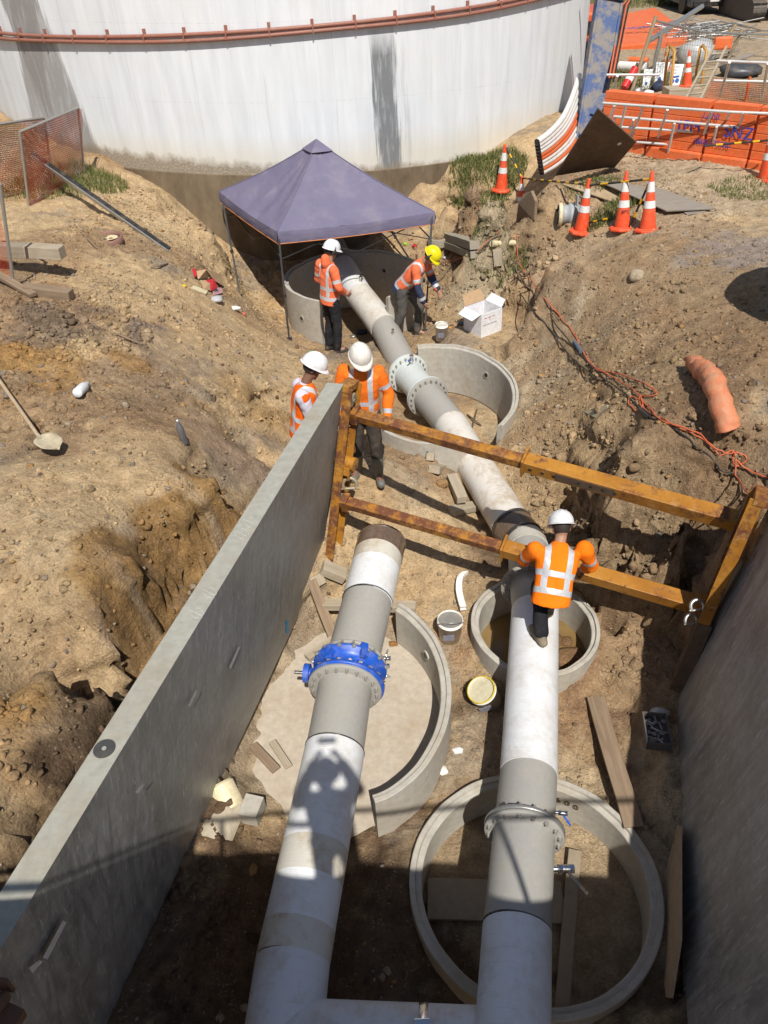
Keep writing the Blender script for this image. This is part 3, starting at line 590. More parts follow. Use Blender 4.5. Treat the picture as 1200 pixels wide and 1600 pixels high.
# ------------------------------------------------------------ storage tank
def tank_mat():
    t = NT('tank_paint'); uv = t.node('ShaderNodeUVMap').outputs[0]; sp = t.node('ShaderNodeSeparateXYZ'); t.l(uv, sp.inputs[0]); u, v = sp.outputs[0], sp.outputs[1]
    P = uv
    st = t.noise(1, 7, 0.62, t.mapping(P, (5, .5, 1))); st2 = t.noise(1, 6, 0.66, t.mapping(P, (16, 1.0, 1))); bl = t.noise(1.1, 6, 0.6, P); fine = t.noise(30, 5, 0.7, P)
    c = t.mix(t.mapr(st, 0.35, 0.7), (0.72, 0.745, 0.77), (0.60, 0.63, 0.66))
    c = t.mix(t.mapr(st2, 0.58, 0.78, 0, 0.3), c, (0.44, 0.44, 0.42))
    c = t.mix(t.mapr(bl, 0.5, 0.8, 0, 0.3), c, (0.64, 0.62, 0.54))
    # tinted cream near the base
    c = t.mix(t.mapr(t.math('ADD', v, t.math('MULTIPLY', bl, 0.5)), 3.35, 2.9, 0, 0.5), c, (0.60, 0.53, 0.38))
    def band(u0, sl, w, z0, k, col):
        nonlocal c
        q = t.math('SUBTRACT', u, t.math('ADD', t.math('MULTIPLY', t.math('SUBTRACT', v, 3.5), sl), u0))
        q = t.math('ADD', q, t.math('MULTIPLY', t.math('SUBTRACT', st2, 0.5), 0.45)); q = t.math('ABSOLUTE', q)
        m = t.mapr(q, w, w-0.09); m = t.math('MULTIPLY', m, t.mapr(t.noise(1, 7, 0.7, t.mapping(P, (9, 1.2, 1))), 0.3, 0.52, 0.45, 1))
        if z0: m = t.math('MULTIPLY', m, t.mapr(v, z0, z0-0.5))
        c = t.mix(t.math('MULTIPLY', m, k), c, col)
    band(-4.35, -0.22, 0.62, 0, 0.8, (0.23, 0.22, 0.21)); band(-4.95, 0.22, 0.42, 0, 0.75, (0.25, 0.235, 0.23)); band(2.12, -0.04, 0.26, 4.75, 0.95, (0.17, 0.18, 0.19)); band(2.5, -0.08, 0.06, 4.6, 0.5, (0.3, 0.3, 0.3)); band(0.55, 0.0, 0.04, 3.2, 0.7, (0.25, 0.24, 0.22)); band(4.1, 0.0, 0.05, 3.6, 0.4, (0.3, 0.28, 0.24))
    # board joints
    for per, wdt in ((1.22, 0.012), (0.61, 0.006)):
        f = t.math('FRACT', t.math('DIVIDE', t.math('ADD', u, t.math('MULTIPLY', bl, 0.03)), per)); l_ = t.mapr(f, 0, wdt, 1, 0)
        c = t.mix(t.math('MULTIPLY', t.math('MULTIPLY', l_, t.mapr(st, 0.4, 0.6)), 0.55), c, (0.33, 0.32, 0.30))
    f = t.math('FRACT', t.math('DIVIDE', v, 1.2)); c = t.mix(t.math('MULTIPLY', t.math('MULTIPLY', t.mapr(f, 0, 0.01, 1, 0), t.mapr(st2, 0.45, 0.6)), 0.5), c, (0.33, 0.32, 0.30))
    # splash line and mould at the foot
    foot = t.math('ADD', t.math('ADD', v, t.math('MULTIPLY', u, 0.044)), t.math('MULTIPLY', t.math('SUBTRACT', t.noise(1, 6, 0.7, t.mapping(P, (3.2, 2, 1))), 0.5), 0.45))
    m = t.math('MULTIPLY', t.mapr(foot, 2.62, 2.48), t.mapr(fine, 0.3, 0.6, 0.5, 1)); c = t.mix(m, c, (0.24, 0.19, 0.13))
    return t.out(c, 0.7, 0, t.bump(fine, 0.15, 0.004), 0.3)
def foot_mat():
    t = NT('buried_concrete'); P = t.node('ShaderNodeNewGeometry').outputs['Position']
    n = t.noise(1, 7, 0.65, t.mapping(P, (2, 2, .9))); n2 = t.noise(6, 6, 0.7, t.mapping(P, (1.6, 1.6, .5))); c = t.mix(t.mapr(n, 0.35, 0.65), (0.10, 0.073, 0.048), (0.22, 0.17, 0.11))
    c = t.mix(t.mapr(n2, 0.58, 0.75, 0, 0.5), c, (0.30, 0.28, 0.24)); return t.out(c, 0.9, 0, t.bump(n2, 0.3, 0.01), 0.2)
tk = thing('storage_tank', 'huge round white concrete tank with dark water stains, filling the top of the view', 'tank', (TC.x, TC.y, 2.4))
FZ = lambda a: 2.4-.32*math.sin(a)
def cylwall(r, z0, z1, n=220, rows=1):
    b = MB(); vs = []; fs = []; uvs = []
    zs = [z0+(z1-z0)*k/rows for k in range(rows+1)]
    for z in zs:
        for i in range(n): a = 2*math.pi*i/n; vs.append((TC.x+r*math.sin(a), TC.y-r*math.cos(a), z if abs(z-2.4) > .05 else FZ(a)+z-2.4))
    for k in range(rows):
        for i in range(n):
            j = (i+1) % n; a0 = 2*math.pi*i/n; a1 = 2*math.pi*(i+1)/n
            if a0 >= math.pi: a0 -= 2*math.pi; a1 -= 2*math.pi
            fs.append((k*n+i, k*n+j, (k+1)*n+j, (k+1)*n+i)); uvs.append([(a0*TR, zs[k]), (a1*TR, zs[k]), (a1*TR, zs[k+1]), (a0*TR, zs[k+1])])
    return b.add(vs, fs, 0, True, uvs)
cylwall(TR, 2.36, 9.0).build('wall', tank_mat(), tk)
b = cylwall(TR+0.05, -0.6, 2.4); n_ = 220; vs = [(TC.x+r_*math.sin(2*math.pi*i/n_), TC.y-r_*math.cos(2*math.pi*i/n_), FZ(2*math.pi*i/n_)+dz) for r_, dz in ((TR+.05, 0), (TR-.1, .004)) for i in range(n_)]
b.add(vs, [(i, (i+1) % n_, n_+(i+1) % n_, n_+i) for i in range(n_)]); b.build('foundation', foot_mat(), tk)
b = MB(); b.lathe([(TR+0.1, 8.9), (TR+0.1, 9.15), (0.01, 9.9)], (TC.x, TC.y, 0), 120, sm=True); b.build('roof', CONC, tk)
def tp(u, z, off): a = u/TR; return Vector((TC.x+(TR+off)*math.sin(a), TC.y-(TR+off)*math.cos(a), z))
cdt = thing('conduit_run', 'twin rust-red conduits clipped along the white tank wall', 'pipe', tuple(tp(0, 4.7, 0.05)))
CM = M('red_brown_conduit', (0.30, 0.125, 0.09), 0.5, 0, 0.2, (0.3, 0.25, 0.2), 6, 0.1)
zc = lambda u: 4.66+0.010*u+.0012*u*u
MB().tube([tp(u, zc(u)+.035, .06) for u in np.arange(-9, 9.01, .25)], .032, 10).build('conduit', CM, cdt)
MB().tube([tp(u, zc(u)-.045+0.01*math.sin(u*1.3), .06) for u in np.arange(-9, 9.01, .25)], .032, 10).build('conduit', CM, cdt)
for u in np.arange(-6.3, 7, 0.72):
    b = MB(); a = u/TR; R = Matrix.Rotation(a, 3, 'Z'); b.box(tp(u, zc(u), .062), (.022, .08, .13), R); b.box(tp(u, zc(u)+.1, .02), (.05, .03, .08), R); b.build('clip', CM, cdt)

# bundle of ducts leaning on the tank
bd = thing('duct_bundle', 'stack of white and orange plastic ducts bent round the foot of the tank', 'pipe', tuple(T(845, 262)))
for k in range(10):
    pts = path([GY(x+dx*k, y+dy*k, G(x+dx*9, y+dy*9, 2.54).y+.02*k) for x, y, dx, dy in ((839, 222, .8, 5.3), (860, 206, 1.0, 5.6), (880, 183, 1.2, 6.0), (895, 150, 1.3, 7.0), (905, 118, 1.4, 8.0))], 5)
    MB().tube(pts, .052, 12, caps=False).build('duct', (WHP, ORANGE)[k in (4, 5, 8)], bd); MB().tube([pts[0]-(pts[1]-pts[0])*.02, pts[1]], .044, 12, caps=True).build('duct_bore', BLACKP, bd)

# ------------------------------------------------------------ precast manhole rings
def arc_wall(b, R, a0, a1, zb, th=0.085, step=0.03, n=56, zt=None, flare=0.0):
    cx, cy, rx, ry, zr, zf = R; zr = zt if zt is not None else zr; vs = []; fs = []
    prof = [(0, zb), (flare, zr-.10) if flare else (0, zr-.10), (0, zr-.005), (-.008, zr), (-th*.45, zr), (-th*.5, zr-step), (-th+.008, zr-step), (-th, zr-step-.008), (-th, zb)]
    m = len(prof); N = n+1
    for i in range(N):
        t = math.radians(a0+(a1-a0)*i/n); wob = .006*math.sin(t*7+cx)+.004*math.sin(t*17)
        for d, z in prof: vs.append((cx+(rx+d)*math.cos(t), cy+(ry+d)*math.sin(t), z+wob if z > zb else z))
    for i in range(n):
        for k in range(m-1): fs.append((i*m+k, (i+1)*m+k, (i+1)*m+k+1, i*m+k+1))
    b.add(vs, fs, 0, False)
    if abs(a1-a0) < 359: b.add([vs[k] for k in range(m)], [tuple(range(m))]); b.add([vs[n*m+k] for k in range(m)], [tuple(range(m))[::-1]])
    return b
def lift_eye(R, ang, z, par, inner=True):
    cx, cy, rx, ry = R[:4]; t = math.radians(ang); s = (-0.088 if rx > 1 else -.118) if inner else 0.002
    p = Vector((cx+(rx+s)*math.cos(t), cy+(ry+s)*math.sin(t), z)); nn = Vector((-math.cos(t), -math.sin(t), 0))*(1 if inner else -1)
    b = MB(); b.cyl(p-nn*.01, p+nn*.006, .055, n=18); b.cyl(p+nn*.004, p+nn*.009, .034, n=14, mi=1); b.build('lifting_socket', [CONC, BLACKP], par)
def ringthing(i, label, arcs, zb, eyes=(), n=56, **kw):
    R = RINGS[i]; t = thing('manhole_ring', label, 'concrete ring', (R[0], R[1], zb), 'precast manhole rings in the trench')
    for a0, a1 in arcs: arc_wall(MB(), R, a0, a1, zb, th=.085 if i in (0, 1, 2) else .10, n=max(12, int(n*abs(a1-a0)/180)), **kw).build('ring_wall', CONC, t)
    for e in eyes: lift_eye(R, e[0], e[1], t, e[2])
    return t
ringthing(0, 'manhole ring under the purple canopy with its front slotted for the pipe', [(-62, 242)], 0.1, [(60, .85, True), (130, .85, True), (222, .8, False)])
ringthing(1, 'wide manhole ring beside the bolted flange pair, slotted for the pipe', [(-48, 100), (150, 285)], 0.1, [(38, .62, True)])
ringthing(2, 'small manhole ring holding muddy water under the man in orange', [(-180, 180)], -0.25)
r5 = ringthing(3, 'largest manhole ring, flush with the floor, stencilled 600 inside', [(-180, 180)], -0.32, n=72)
ringthing(4, 'half manhole ring with a pale concrete floor beside the blue valve', [(-76, 55)], -0.1, [(25, .28, True)], n=70)
b = MB(); R = (RINGS[2][0]-.02, RINGS[2][1]-.02, RINGS[2][2]+.20, RINGS[2][3]+.22, .02, 0); arc_wall(b, R, 175, 262, -.1, th=.17, step=0.0)
b.build('curved_concrete_collar', CONC, label='curved concrete collar piece hugging the small water-filled ring', cat='concrete ring')
# water and mud in the small ring
def disc(name, c, rx, ry, z, m, **kw):
    b = MB(); b.add([(c[0]+rx*math.cos(t), c[1]+ry*math.sin(t), z) for t in np.linspace(0, 2*math.pi, 40, False)], [tuple(range(40))]); return b.build(name, m, **kw)
WM = NT('muddy_water'); WATER = WM.out(WM.mix(WM.mapr(WM.noise(2.5, 4), .35, .65), (0.17, 0.105, 0.035), (0.23, 0.15, 0.06)), 0.08, 0, WM.bump(WM.noise(14, 2), 0.05, .01), 0.6)
disc('water', RINGS[2], .6, .64, -.10, WATER, kind='structure')
b = MB(); b.add([(RINGS[4][0]-.04+.93*math.cos(a)*(1+(.03*math.sin(a*9)+.03*math.sin(a*23+1)+.0)*(math.cos(a) < .3)), RINGS[4][1]+1.2*math.sin(a)*(1+(.03*math.sin(a*11))*(math.cos(a) < .3)), -.045) for a in np.linspace(0, 2*math.pi, 90, False)], [tuple(range(90))]); b.build('concrete_floor', CONC_F, kind='structure')
for k, (x, y, s) in enumerate(((1.88, 5.35, .15), (1.83, 5.1, .13), (1.78, 5.62, .09), (1.72, 5.0, .1), (1.9, 5.6, .08))):
    me = rock(0, 0, s, 'wet brown clay lump in the small ring, number', (0.25, 0.16, 0.09), (1, .9, .6), 20+k); me.location = (x, y, -.14); me['label'] = ('largest wet clay lump in the water of the small ring', 'wet clay lump nearest the viewer but one in the small ring', 'wet clay lump farthest back in the small ring', 'small wet clay lump nearest the viewer in the small ring', 'smallest wet clay lump by the right wall of the small ring')[k]
# digits stencilled in the large ring
def text_mesh(txt, size, ext=0.001):
    cu = bpy.data.curves.new('t', 'FONT'); cu.body = txt; cu.size = size; cu.extrude = ext; cu.align_x = 'CENTER'; cu.align_y = 'CENTER'; cu.resolution_u = 3
    o = bpy.data.objects.new('t', cu); C.objects.link(o); dg = bpy.context.evaluated_depsgraph_get(); me = bpy.data.meshes.new_from_object(o.evaluated_get(dg)); bpy.data.objects.remove(o); return me
def lettering(name, txt, size, loc, R, mat_, parent, ext=0.001):
    me = text_mesh(txt, size, ext); me.materials.clear(); me.materials.append(mat_)
    return inst(name, me, loc, R, parent)
for k, ch in enumerate('600'):
    t = math.radians(65-5.4*k); cx, cy, rx, ry = RINGS[3][:4]; p = (cx+(rx-.119)*math.cos(t), cy+(ry-.119)*math.sin(t), -.05)
    lettering('stencilled_digit', ch, .10, p, Matrix.Rotation(t-math.pi/2, 3, 'Z') @ Matrix.Rotation(math.pi/2, 3, 'X'), BLACKP, r5)
# lumber, planks and ply
def plank(name, a, b_, w, h, m, label, cat='timber', group=None, bev=.004, up=(0,0,1)):
    a, b_ = Vector(a), Vector(b_); d = b_-a; R = frame(d, up); q = MB(); L = d.length
    # length along local X for the grain
    Rm = Matrix((R.col[2], R.col[0], R.col[1])).transposed(); o = thing_mesh(name, (L, w, h), m, bev)
    o.location = (a+b_)/2; o.rotation_mode = 'QUATERNION'; o.rotation_quaternion = Rm.to_quaternion(); tag(o, label, cat, group); return o
def thing_mesh(name, d, m, bev):
    q = MB(); nseg = max(1, int(d[0]/.25)); x, y, z = d[0]/2, d[1]/2, d[2]/2; vs = []; fs = []
    for i in range(nseg+1):
        xx = -x+2*x*i/nseg; j = .004*random.uniform(-1, 1)
        vs += [(xx, -y+j, -z), (xx, y+j, -z), (xx, y+j, z+j), (xx, -y+j, z+j)]
    for i in range(nseg):
        for k in range(4): fs.append((i*4+k, i*4+(k+1) % 4, i*4+4+(k+1) % 4, i*4+4+k))
    fs += [(3, 2, 1, 0), tuple(nseg*4+k for k in range(4))]
    q.add(vs, fs); return q.build(name, m, None, bev, 1, base=(0, 0, 0))

# ------------------------------------------------------------ pipelines
def boltmesh():
    b = MB(); b.lathe([(.0001, -.02), (.021, -.02), (.021, -.014), (.0001, -.014)], n=10, sm=False); b.lathe([(.017, -.014), (.017, .004), (.009, .006), (.009, .022), (.0001, .024)], n=6, sm=False); return b.mesh('bolt', BOLTM)
BOLT = boltmesh()
def flange(par, c, ax, r, ro, th, mflange, nb=16, side=1, bolts=True, phase=0):
    ax = Vector(ax).normalized(); R = frame(ax); b = MB(); prof = [(r*.96, -th/2), (ro-.004, -th/2), (ro, -th/2+.004), (ro, th/2-.004), (ro-.004, th/2), (r*.96, th/2)]
    b.lathe(prof, c, 40, R); fl_ = b.build('flange', mflange, par)
    if bolts:
        for k in range(nb):
            t = 2*math.pi*(k+.5)/nb+phase; pc = Vector(c)+R @ Vector(((r+ro)/2*math.cos(t)*1.01, (r+ro)/2*math.sin(t)*1.01, side*(th/2+.012)))
            Rr = R if side > 0 else R @ Matrix.Rotation(math.pi, 3, 'X')
            inst('bolt', BOLT, pc, Rr, fl_)
def seg(par, name, pts, r, m, n=40, caps=True, v0=0, radii=None): return MB().tube(pts, r, n, caps, 0, v0, radii).build(name, m, par)
# right hand main
rr = .235
A1 = G(527, 396, 1.0); A2 = G(536, 418, .95); A3 = G(562, 462, .85); A4 = G(600, 512, .68); A5 = G(625, 560, .56); A6 = G(637, 584, .5); A7 = G(668, 620, .5); A8 = G(705, 665, .5); A9 = G(760, 757, .5); A10 = G(800, 822, .5); A11 = G(818, 846, .5)
mr = thing('right_water_main', 'long right-hand water main running from the canopy down the trench', 'pipe', tuple(G(740, 720, .2)))
seg(mr, 'grey_section', [A1+(A1-A2)*2.0, A1, A2], rr*.97, GREYP)
seg(mr, 'white_wrap', path([A2, G(549, 440, .9), A3], 4), rr, WHITE)
CLW = wrap_mat('clay_stained_wrap_far', (0.60, 0.58, 0.53), 0.5, 1.3)
seg(mr, 'clay_stained_wrap', path([A3, G(581, 486, .77), A4], 5), rr*1.02, CLW)
seg(mr, 'grey_section', path([A4, A5, A6], 4), rr*.97, GREYP)
d1 = (A7-A6).normalized()
GL = M('white_green_coating', (0.52, 0.56, 0.55), .4, 0, .1, (.3,.27,.2), 5, .08, 60, .003, .05)
seg(mr, 'short_spool', [A6+d1*.03, A7-d1*.03], rr*.97, GL)
flange(mr, A6-d1*.02, d1, rr, rr+.085, .03, GL, 20, -1, True); flange(mr, A6+d1*.016, d1, rr, rr+.087, .03, GL, 20, 1, True)
flange(mr, A7-d1*.022, d1, rr, rr+.085, .03, GL, 20, -1, False); flange(mr, A7+d1*.014, d1, rr, rr+.085, .03, GREYP, 20, 1, True)
seg(mr, 'grey_section', path([A7+d1*.03, A8], 3), rr*.97, GREYP)
seg(mr, 'soiled_wrap', path([A8, G(732, 712, .5), A9, A10], 5), rr, WHITED)
seg(mr, 'brown_tape_joint', path([A10, A11], 3), rr*1.05, BROWNT)
dt = (A11-A10).normalized(); flange(mr, A10+dt*.01, dt, rr, rr*1.07, .06, BLACKT, 0, 1, False); flange(mr, A11-dt*.03, dt, rr, rr*1.07, .05, BLACKT, 0, 1, False)
B1 = G(826, 862, .56); B2 = G(829, 905, .6); B3 = G(836, 955, .62); B4 = G(826, 1210, .62); B5 = G(819, 1300, .64); B6 = G(808, 1450, .68); B7 = G(800, 1640, .72)
GL2 = M('joint_collar_coating', (0.50, 0.48, 0.42), .5, 0, .25, (.3,.24,.16), 7, .15)
seg(mr, 'joint_collar', path([A11, A11+(B1-A11)*.5+Vector((.01,.03,0)), B1], 4), rr*.98, GL2)
seg(mr, 'grey_section', path([B1, B2, B3], 4), rr*.96, GREYP)
flange(mr, G(829, 916, .6), B2-B3, rr, rr+.075, .03, M('aged_flange', (.30,.28,.24), .6), 16, -1, True)
seg(mr, 'white_wrap', path([B3, B4], 12), rr*1.0, WHITE)
seg(mr, 'grey_section', [B4, B5], rr*.985, GREYP)
d2 = (B4-B5).normalized()
flange(mr, B5+d2*.02, d2, rr, rr+.075, .03, STEEL, 16, 1, True); flange(mr, B5-d2*.016, d2, rr, rr+.07, .03, GREYP, 16, -1, True, )
seg(mr, 'grey_section', [B5-d2*.03, B6], rr*1.0, GREYP); flange(mr, B6, d2, rr, rr*1.012, .015, BLACKT, 0, 1, False)
seg(mr, 'white_wrap', path([B6+d2*-.01, B7], 6), rr*1.01, WHITE)
# lettering sprayed on the soiled wrap
def on_pipe_text(par, txt, c, ax, r, size, m, up=Vector((0,0,1)), tilt=0.0):
    ax = Vector(ax).normalized(); nrm = (Vector((0, 0, H))-Vector(c)); nrm = (nrm-ax*nrm.dot(ax)).normalized()
    me = text_mesh(txt, size, 0.0); me.materials.clear(); me.materials.append(m); y = nrm.cross(ax)
    for v in me.vertices:
        s_, h_ = v.co.x, v.co.y; t = (h_)/r+tilt; v.co = ax*s_+nrm*((r+.004)*math.cos(t))+y*((r+.004)*math.sin(t))
    return inst('sprayed_marking', me, c, Matrix.Identity(3), par)
axw = (A9-A10).normalized()
on_pipe_text(mr, 'PW-600', G(783, 790, .5), -axw, rr, .10, CYANP, tilt=-.25); on_pipe_text(mr, 'EXIST', G(781, 784, .5), -axw, rr, .075, CYANP, tilt=-.62)
# valves
def ball_valve(par, base, d, s=1.0, handle=None, hm=None):
    d = Vector(d).normalized(); b = MB(); p = Vector(base)
    b.cyl(p, p+d*.05*s, .018*s, n=10); b.cyl(p+d*.05*s, p+d*.075*s, .03*s, n=6, sm=False); b.cyl(p+d*.075*s, p+d*.12*s, .026*s, n=12); b.cyl(p+d*.12*s, p+d*.15*s, .031*s, n=6, sm=False)
    v = b.build('tap_body', CHROME, par, .001)
    if handle is not None:
        h = Vector(handle); q = p+d*.097*s; b = MB(); b.cyl(q, q+h.normalized()*.045*s, .008*s, n=8); b.beam(q+h.normalized()*.045*s, q+h.normalized()*.045*s+h*1.0*s+d*.02, .022*s, .006*s); b.build('tap_handle', hm or BLUE, v)
sd = Vector((1, -.2, 0))
ball_valve(mr, B5+d2*.14+Vector((.22, 0, .03)), sd, .7, (.02, -.09, -.01)); ball_valve(mr, (B5+B6)/2+Vector((.225, .04, .02)), Vector((1, 0, -.1)), 1.15, (.07, -.11, -.03), BLACKP)
ball_valve(mr, A6+d1*.12+Vector((.02, -.02, .22)), (0, 0, 1), 1.1, (-.03, -.06, 0)); ball_valve(mr, A4+(A5-A4)*.6+Vector((0, -.05, .21)), (0, 0, 1), .7)
for dx in (0, .07): ball_valve(mr, A3+Vector((.03+dx*.2, .05+dx, .2)), (.05, -.1, 1), .9)
# left hand main
rl = .262
L0 = G(596, 848, .70); L1 = G(591, 868, .70); L2 = G(574, 940, .66); L3 = G(549, 1040, .58); L4 = G(539, 1075, .56); L5 = G(523, 1172, .52); L6 = G(446, 1560, .5); L7 = G(432, 1700, .5)
ml = thing('left_water_main', 'left-hand water main with an open far end and a blue valve', 'pipe', tuple(G(530, 1150, .1)))
dl = (L0-L7).normalized()
seg(ml, 'end_collar', [L0, L1+dl*-.02], rl*1.03, BROWNT); flange(ml, L0, dl, rl*.8, rl*1.05, .03, BROWNT, 0, 1, False)
seg(ml, 'clay_band', [L1, L1+(L2-L1)*.3], rl*1.005, CLAYW)
seg(ml, 'white_wrap', path([L1+(L2-L1)*.28, L2], 5), rl, WHITE)
seg(ml, 'grey_section', [L2, L3], rl*.975, GREYP); seg(ml, 'grey_section', [L4, L5], rl*.97, GREYP)
seg(ml, 'white_wrap', path([L5, L5+(L6-L5)*.46], 6), rl, WHITE, v0=1)
seg(ml, 'clay_band', path([L5+(L6-L5)*.46, L5+(L6-L5)*.60], 3), rl*1.006, CLAYW); seg(ml, 'white_wrap', path([L5+(L6-L5)*.60, L5+(L6-L5)*.77], 3), rl, WHITE, v0=2)
seg(ml, 'clay_band', path([L5+(L6-L5)*.77, L5+(L6-L5)*.88], 3), rl*1.006, CLAYW); WH2 = wrap_mat('scuffed_white_wrap', (0.62, 0.64, 0.67), .5); seg(ml, 'white_wrap', path([L5+(L6-L5)*.88, L7], 8), rl, WH2, v0=3)
for q in (L2, L5): flange(ml, q, dl, rl, rl*1.015, .015, BLACKT, 0, 1, False)
flange(ml, L4-dl*.0, dl, rl, rl+.085, .035, GREYP, 20, -1, True); flange(ml, L3+dl*.035, dl, rl, rl+.07, .03, GREYP, 20, 1, False)
bv = thing('butterfly_valve', 'bright blue butterfly valve bolted into the left-hand main', 'valve', tuple((L3+L4)/2-Vector((0, 0, .3))))
Rv = frame(dl); cv = (L3+L4)/2+dl*.005; b = MB(); hv = (L3-L4).length/2-.012
b.lathe([(rl*.9, -hv), (rl+.09, -hv), (rl+.098, -hv+.01), (rl+.098, -hv+.035), (rl+.03, -hv+.045), (rl+.03, hv-.045), (rl+.092, hv-.035), (rl+.092, hv-.008), (rl+.085, hv), (rl*.9, hv)], cv, 44, Rv); 
sx = Rv.col[0] if Rv.col[0].x < 0 else -Rv.col[0]
vb_ = b.build('valve_body', BLUE, bv)
for a in (62, 118):
    q = Vector((math.cos(math.radians(a)), 0, math.sin(math.radians(a)))); MB().box(cv+q*(rl+.085)+dl*(hv*.35), (.07, hv*1.3, .06), RY(90-a)).build('valve_lug', BLUE, bv, .008)
p0 = cv+sx*(rl+.05); b = MB(); b.cyl(p0-sx*.08, p0+sx*.07, .05, n=16); b.cyl(p0+sx*.06, p0+sx*.115, .092, n=24); b.build('gear_neck', BLUE, bv, .004); MB().cyl(p0+sx*.11, p0+sx*.21, .018, n=12).build('stem', CHROME, bv)
for sgn in (1, -1):
    for k in range(20):
        t = 2*math.pi*(k+.5)/20; rd = (Rv.col[0]*math.cos(t)+Rv.col[1]*math.sin(t)).normalized()
        pc = cv+rd*(rl+.074)+dl*(hv+.024 if sgn > 0 else -(hv-.056))
        inst('bolt', BOLT, pc, Rv if sgn > 0 else frame((rd-dl*.3)), vb_)
for k in range(16):
    t = 2*math.pi*(k+.5)/16; rd = (Rv.col[0]*math.cos(t)+Rv.col[1]*math.sin(t)).normalized(); inst('bolt', BOLT, cv+rd*(rl+.112)+dl*(hv-.03), frame(rd), vb_)
for k, dy in enumerate((-.04, .05)): ball_valve(ml, L3+dl*(.02+dy)+Vector((.25, 0, .0)), (1, -.1, 0), .8, (.0, .05, .04), CHROME)
# cross main at the bottom of the view
cm = thing('cross_water_main', 'wrapped cross pipe along the very bottom edge with a shiny clamp', 'pipe', tuple(G(600, 1610, .3)))
XA = G(440, 1632, .5); XB = G(840, 1650, .5)
seg(cm, 'white_wrap', path([XA, XB], 6), rl*1.0, WH2); 
c_ = XA+(XB-XA)*.56; dx_ = (XB-XA).normalized(); flange(cm, c_, dx_, rl*1.0, rl*1.03, .06, CHROME, 0, 1, False); MB().box(c_+Vector((0, .06, rl+.02)), (.1, .05, .05)).build('clamp_bolt', CHROME, cm, .004)

# ------------------------------------------------------------ trench shield
tb = thing('trench_shield', 'trench box of two scraped grey wall panels held apart by rusty yellow struts', 'trench box', (0.3, 4, .1))
TI0 = G(537, 600, 2.6); TI1 = G(-70, 1600, 2.6); BI0 = G(500, 890, .15); BI1 = G(100, 1750, .15)
dT = (TI0-TI1).normalized(); TI1 = TI1-dT*.8; BI1 = BI1-(BI0-BI1).normalized()*.6
def wallpanel(name, ti0, ti1, bi0, bi1, offd, par, m=(PANEL, PANELT)):
    off = Vector(offd); b = MB(); n = 10; vs = []
    for i in range(n+1):
        s = i/n; a = ti0+(ti1-ti0)*s; c = bi0+(bi1-bi0)*s
        vs += [a, c, c+off, a+off]
    fs = []; 
    for i in range(n):
        for k in range(4): fs.append((i*4+k, (i+1)*4+k, (i+1)*4+(k+1) % 4, i*4+(k+1) % 4))
    fs2 = [(0, 1, 2, 3), (n*4+3, n*4+2, n*4+1, n*4)]
    top = [f for f in fs if f[0] % 4 == 3]; rest = [f for f in fs if f[0] % 4 != 3]
    b.add(vs, rest+fs2, 0); b.add(vs, top, 1); bm_ = b.build(name, list(m), par); return bm_
offL = Vector((-dT.y, dT.x, 0))*.17+Vector((0, 0, -.0))
PL = wallpanel('wall_panel', TI0, TI1, BI0, BI1, offL, tb)
# round sticker disc on the panel top
q = G(163, 1170, 2.604); b = MB(); b.cyl(q, q+Vector((0, 0, .004)), .062, n=32); b.cyl(q+Vector((0, 0, .004)), q+Vector((0, 0, .007)), .013, n=16, mi=1); b.build('round_marker', [M('marker_grey', (.055,.055,.055), .6, 0, .1), PANELT], None, label='dark round marker disc lying on top of the left wall panel', cat='marker')
def ppt(px, py, off=.004):
    n_ = (TI0-BI0).cross(BI1-BI0).normalized(); n_ = n_ if n_.x > 0 else -n_; d = ray(px, py); o = Vector((0, 0, H)); return o+d*((BI0-o).dot(n_)/d.dot(n_))+n_*off
CHALK = M('chalk_mark', (.5,.5,.48), .8, 0, .2)
for q4, m_, nm in (((((97,1438),(103,1441),(73,1499),(66,1496)), CHALK, 'chalk_mark')), (((446,970),(450,970),(451,990),(447,990)), CYANP, 'blue_mark'), (((305,1078),(308,1079),(296,1104),(293,1102)), CHALK, 'scrape_mark'), (((222,1225),(225,1226),(214,1240),(210,1237)), CHALK, 'scrape_mark'), (((60,1500),(66,1502),(50,1520),(44,1512)), CHALK, 'scrape_mark'), (((372,1010),(374,1012),(360,1045),(357,1042)), CHALK, 'scrape_mark')):
    b = MB(); b.add([ppt(*p) for p in q4], [(0, 1, 2, 3)]); b.build(nm, m_, tb)
for cx_, cy_ in ((372, 838), (302, 962), (385, 820), (322, 930)):
    MB().tube([G(cx_+9*math.cos(t*1.7)+2*t, cy_+5*math.sin(t*2.3)-1.5*t, 2.603) for t in np.linspace(0, 5, 16)], .0025, 4).build('chalk_scribble', CHALK, tb)
# right panel
BR0 = G(1056, 1062, .15); BR1 = G(1072, 1750, .15); lean = Vector((.42, .05, 0)); TRt = BR0+lean+Vector((0, 0, 2.35)); TR1 = BR1+lean+Vector((0, 0, 2.35)); dR = (BR0-BR1).normalized(); BR1 = BR1-dR*.8; TR1 = TR1-dR*.8
offR = Vector((dR.y, -dR.x, 0))*.17
PR = wallpanel('wall_panel', TRt, TR1, BR0, BR1, offR, tb, (concrete('shield_panel_plain', (.33,.32,.30), .5, True, (.17,.15,.11)), PANELT))
PR.data.flip_normals()
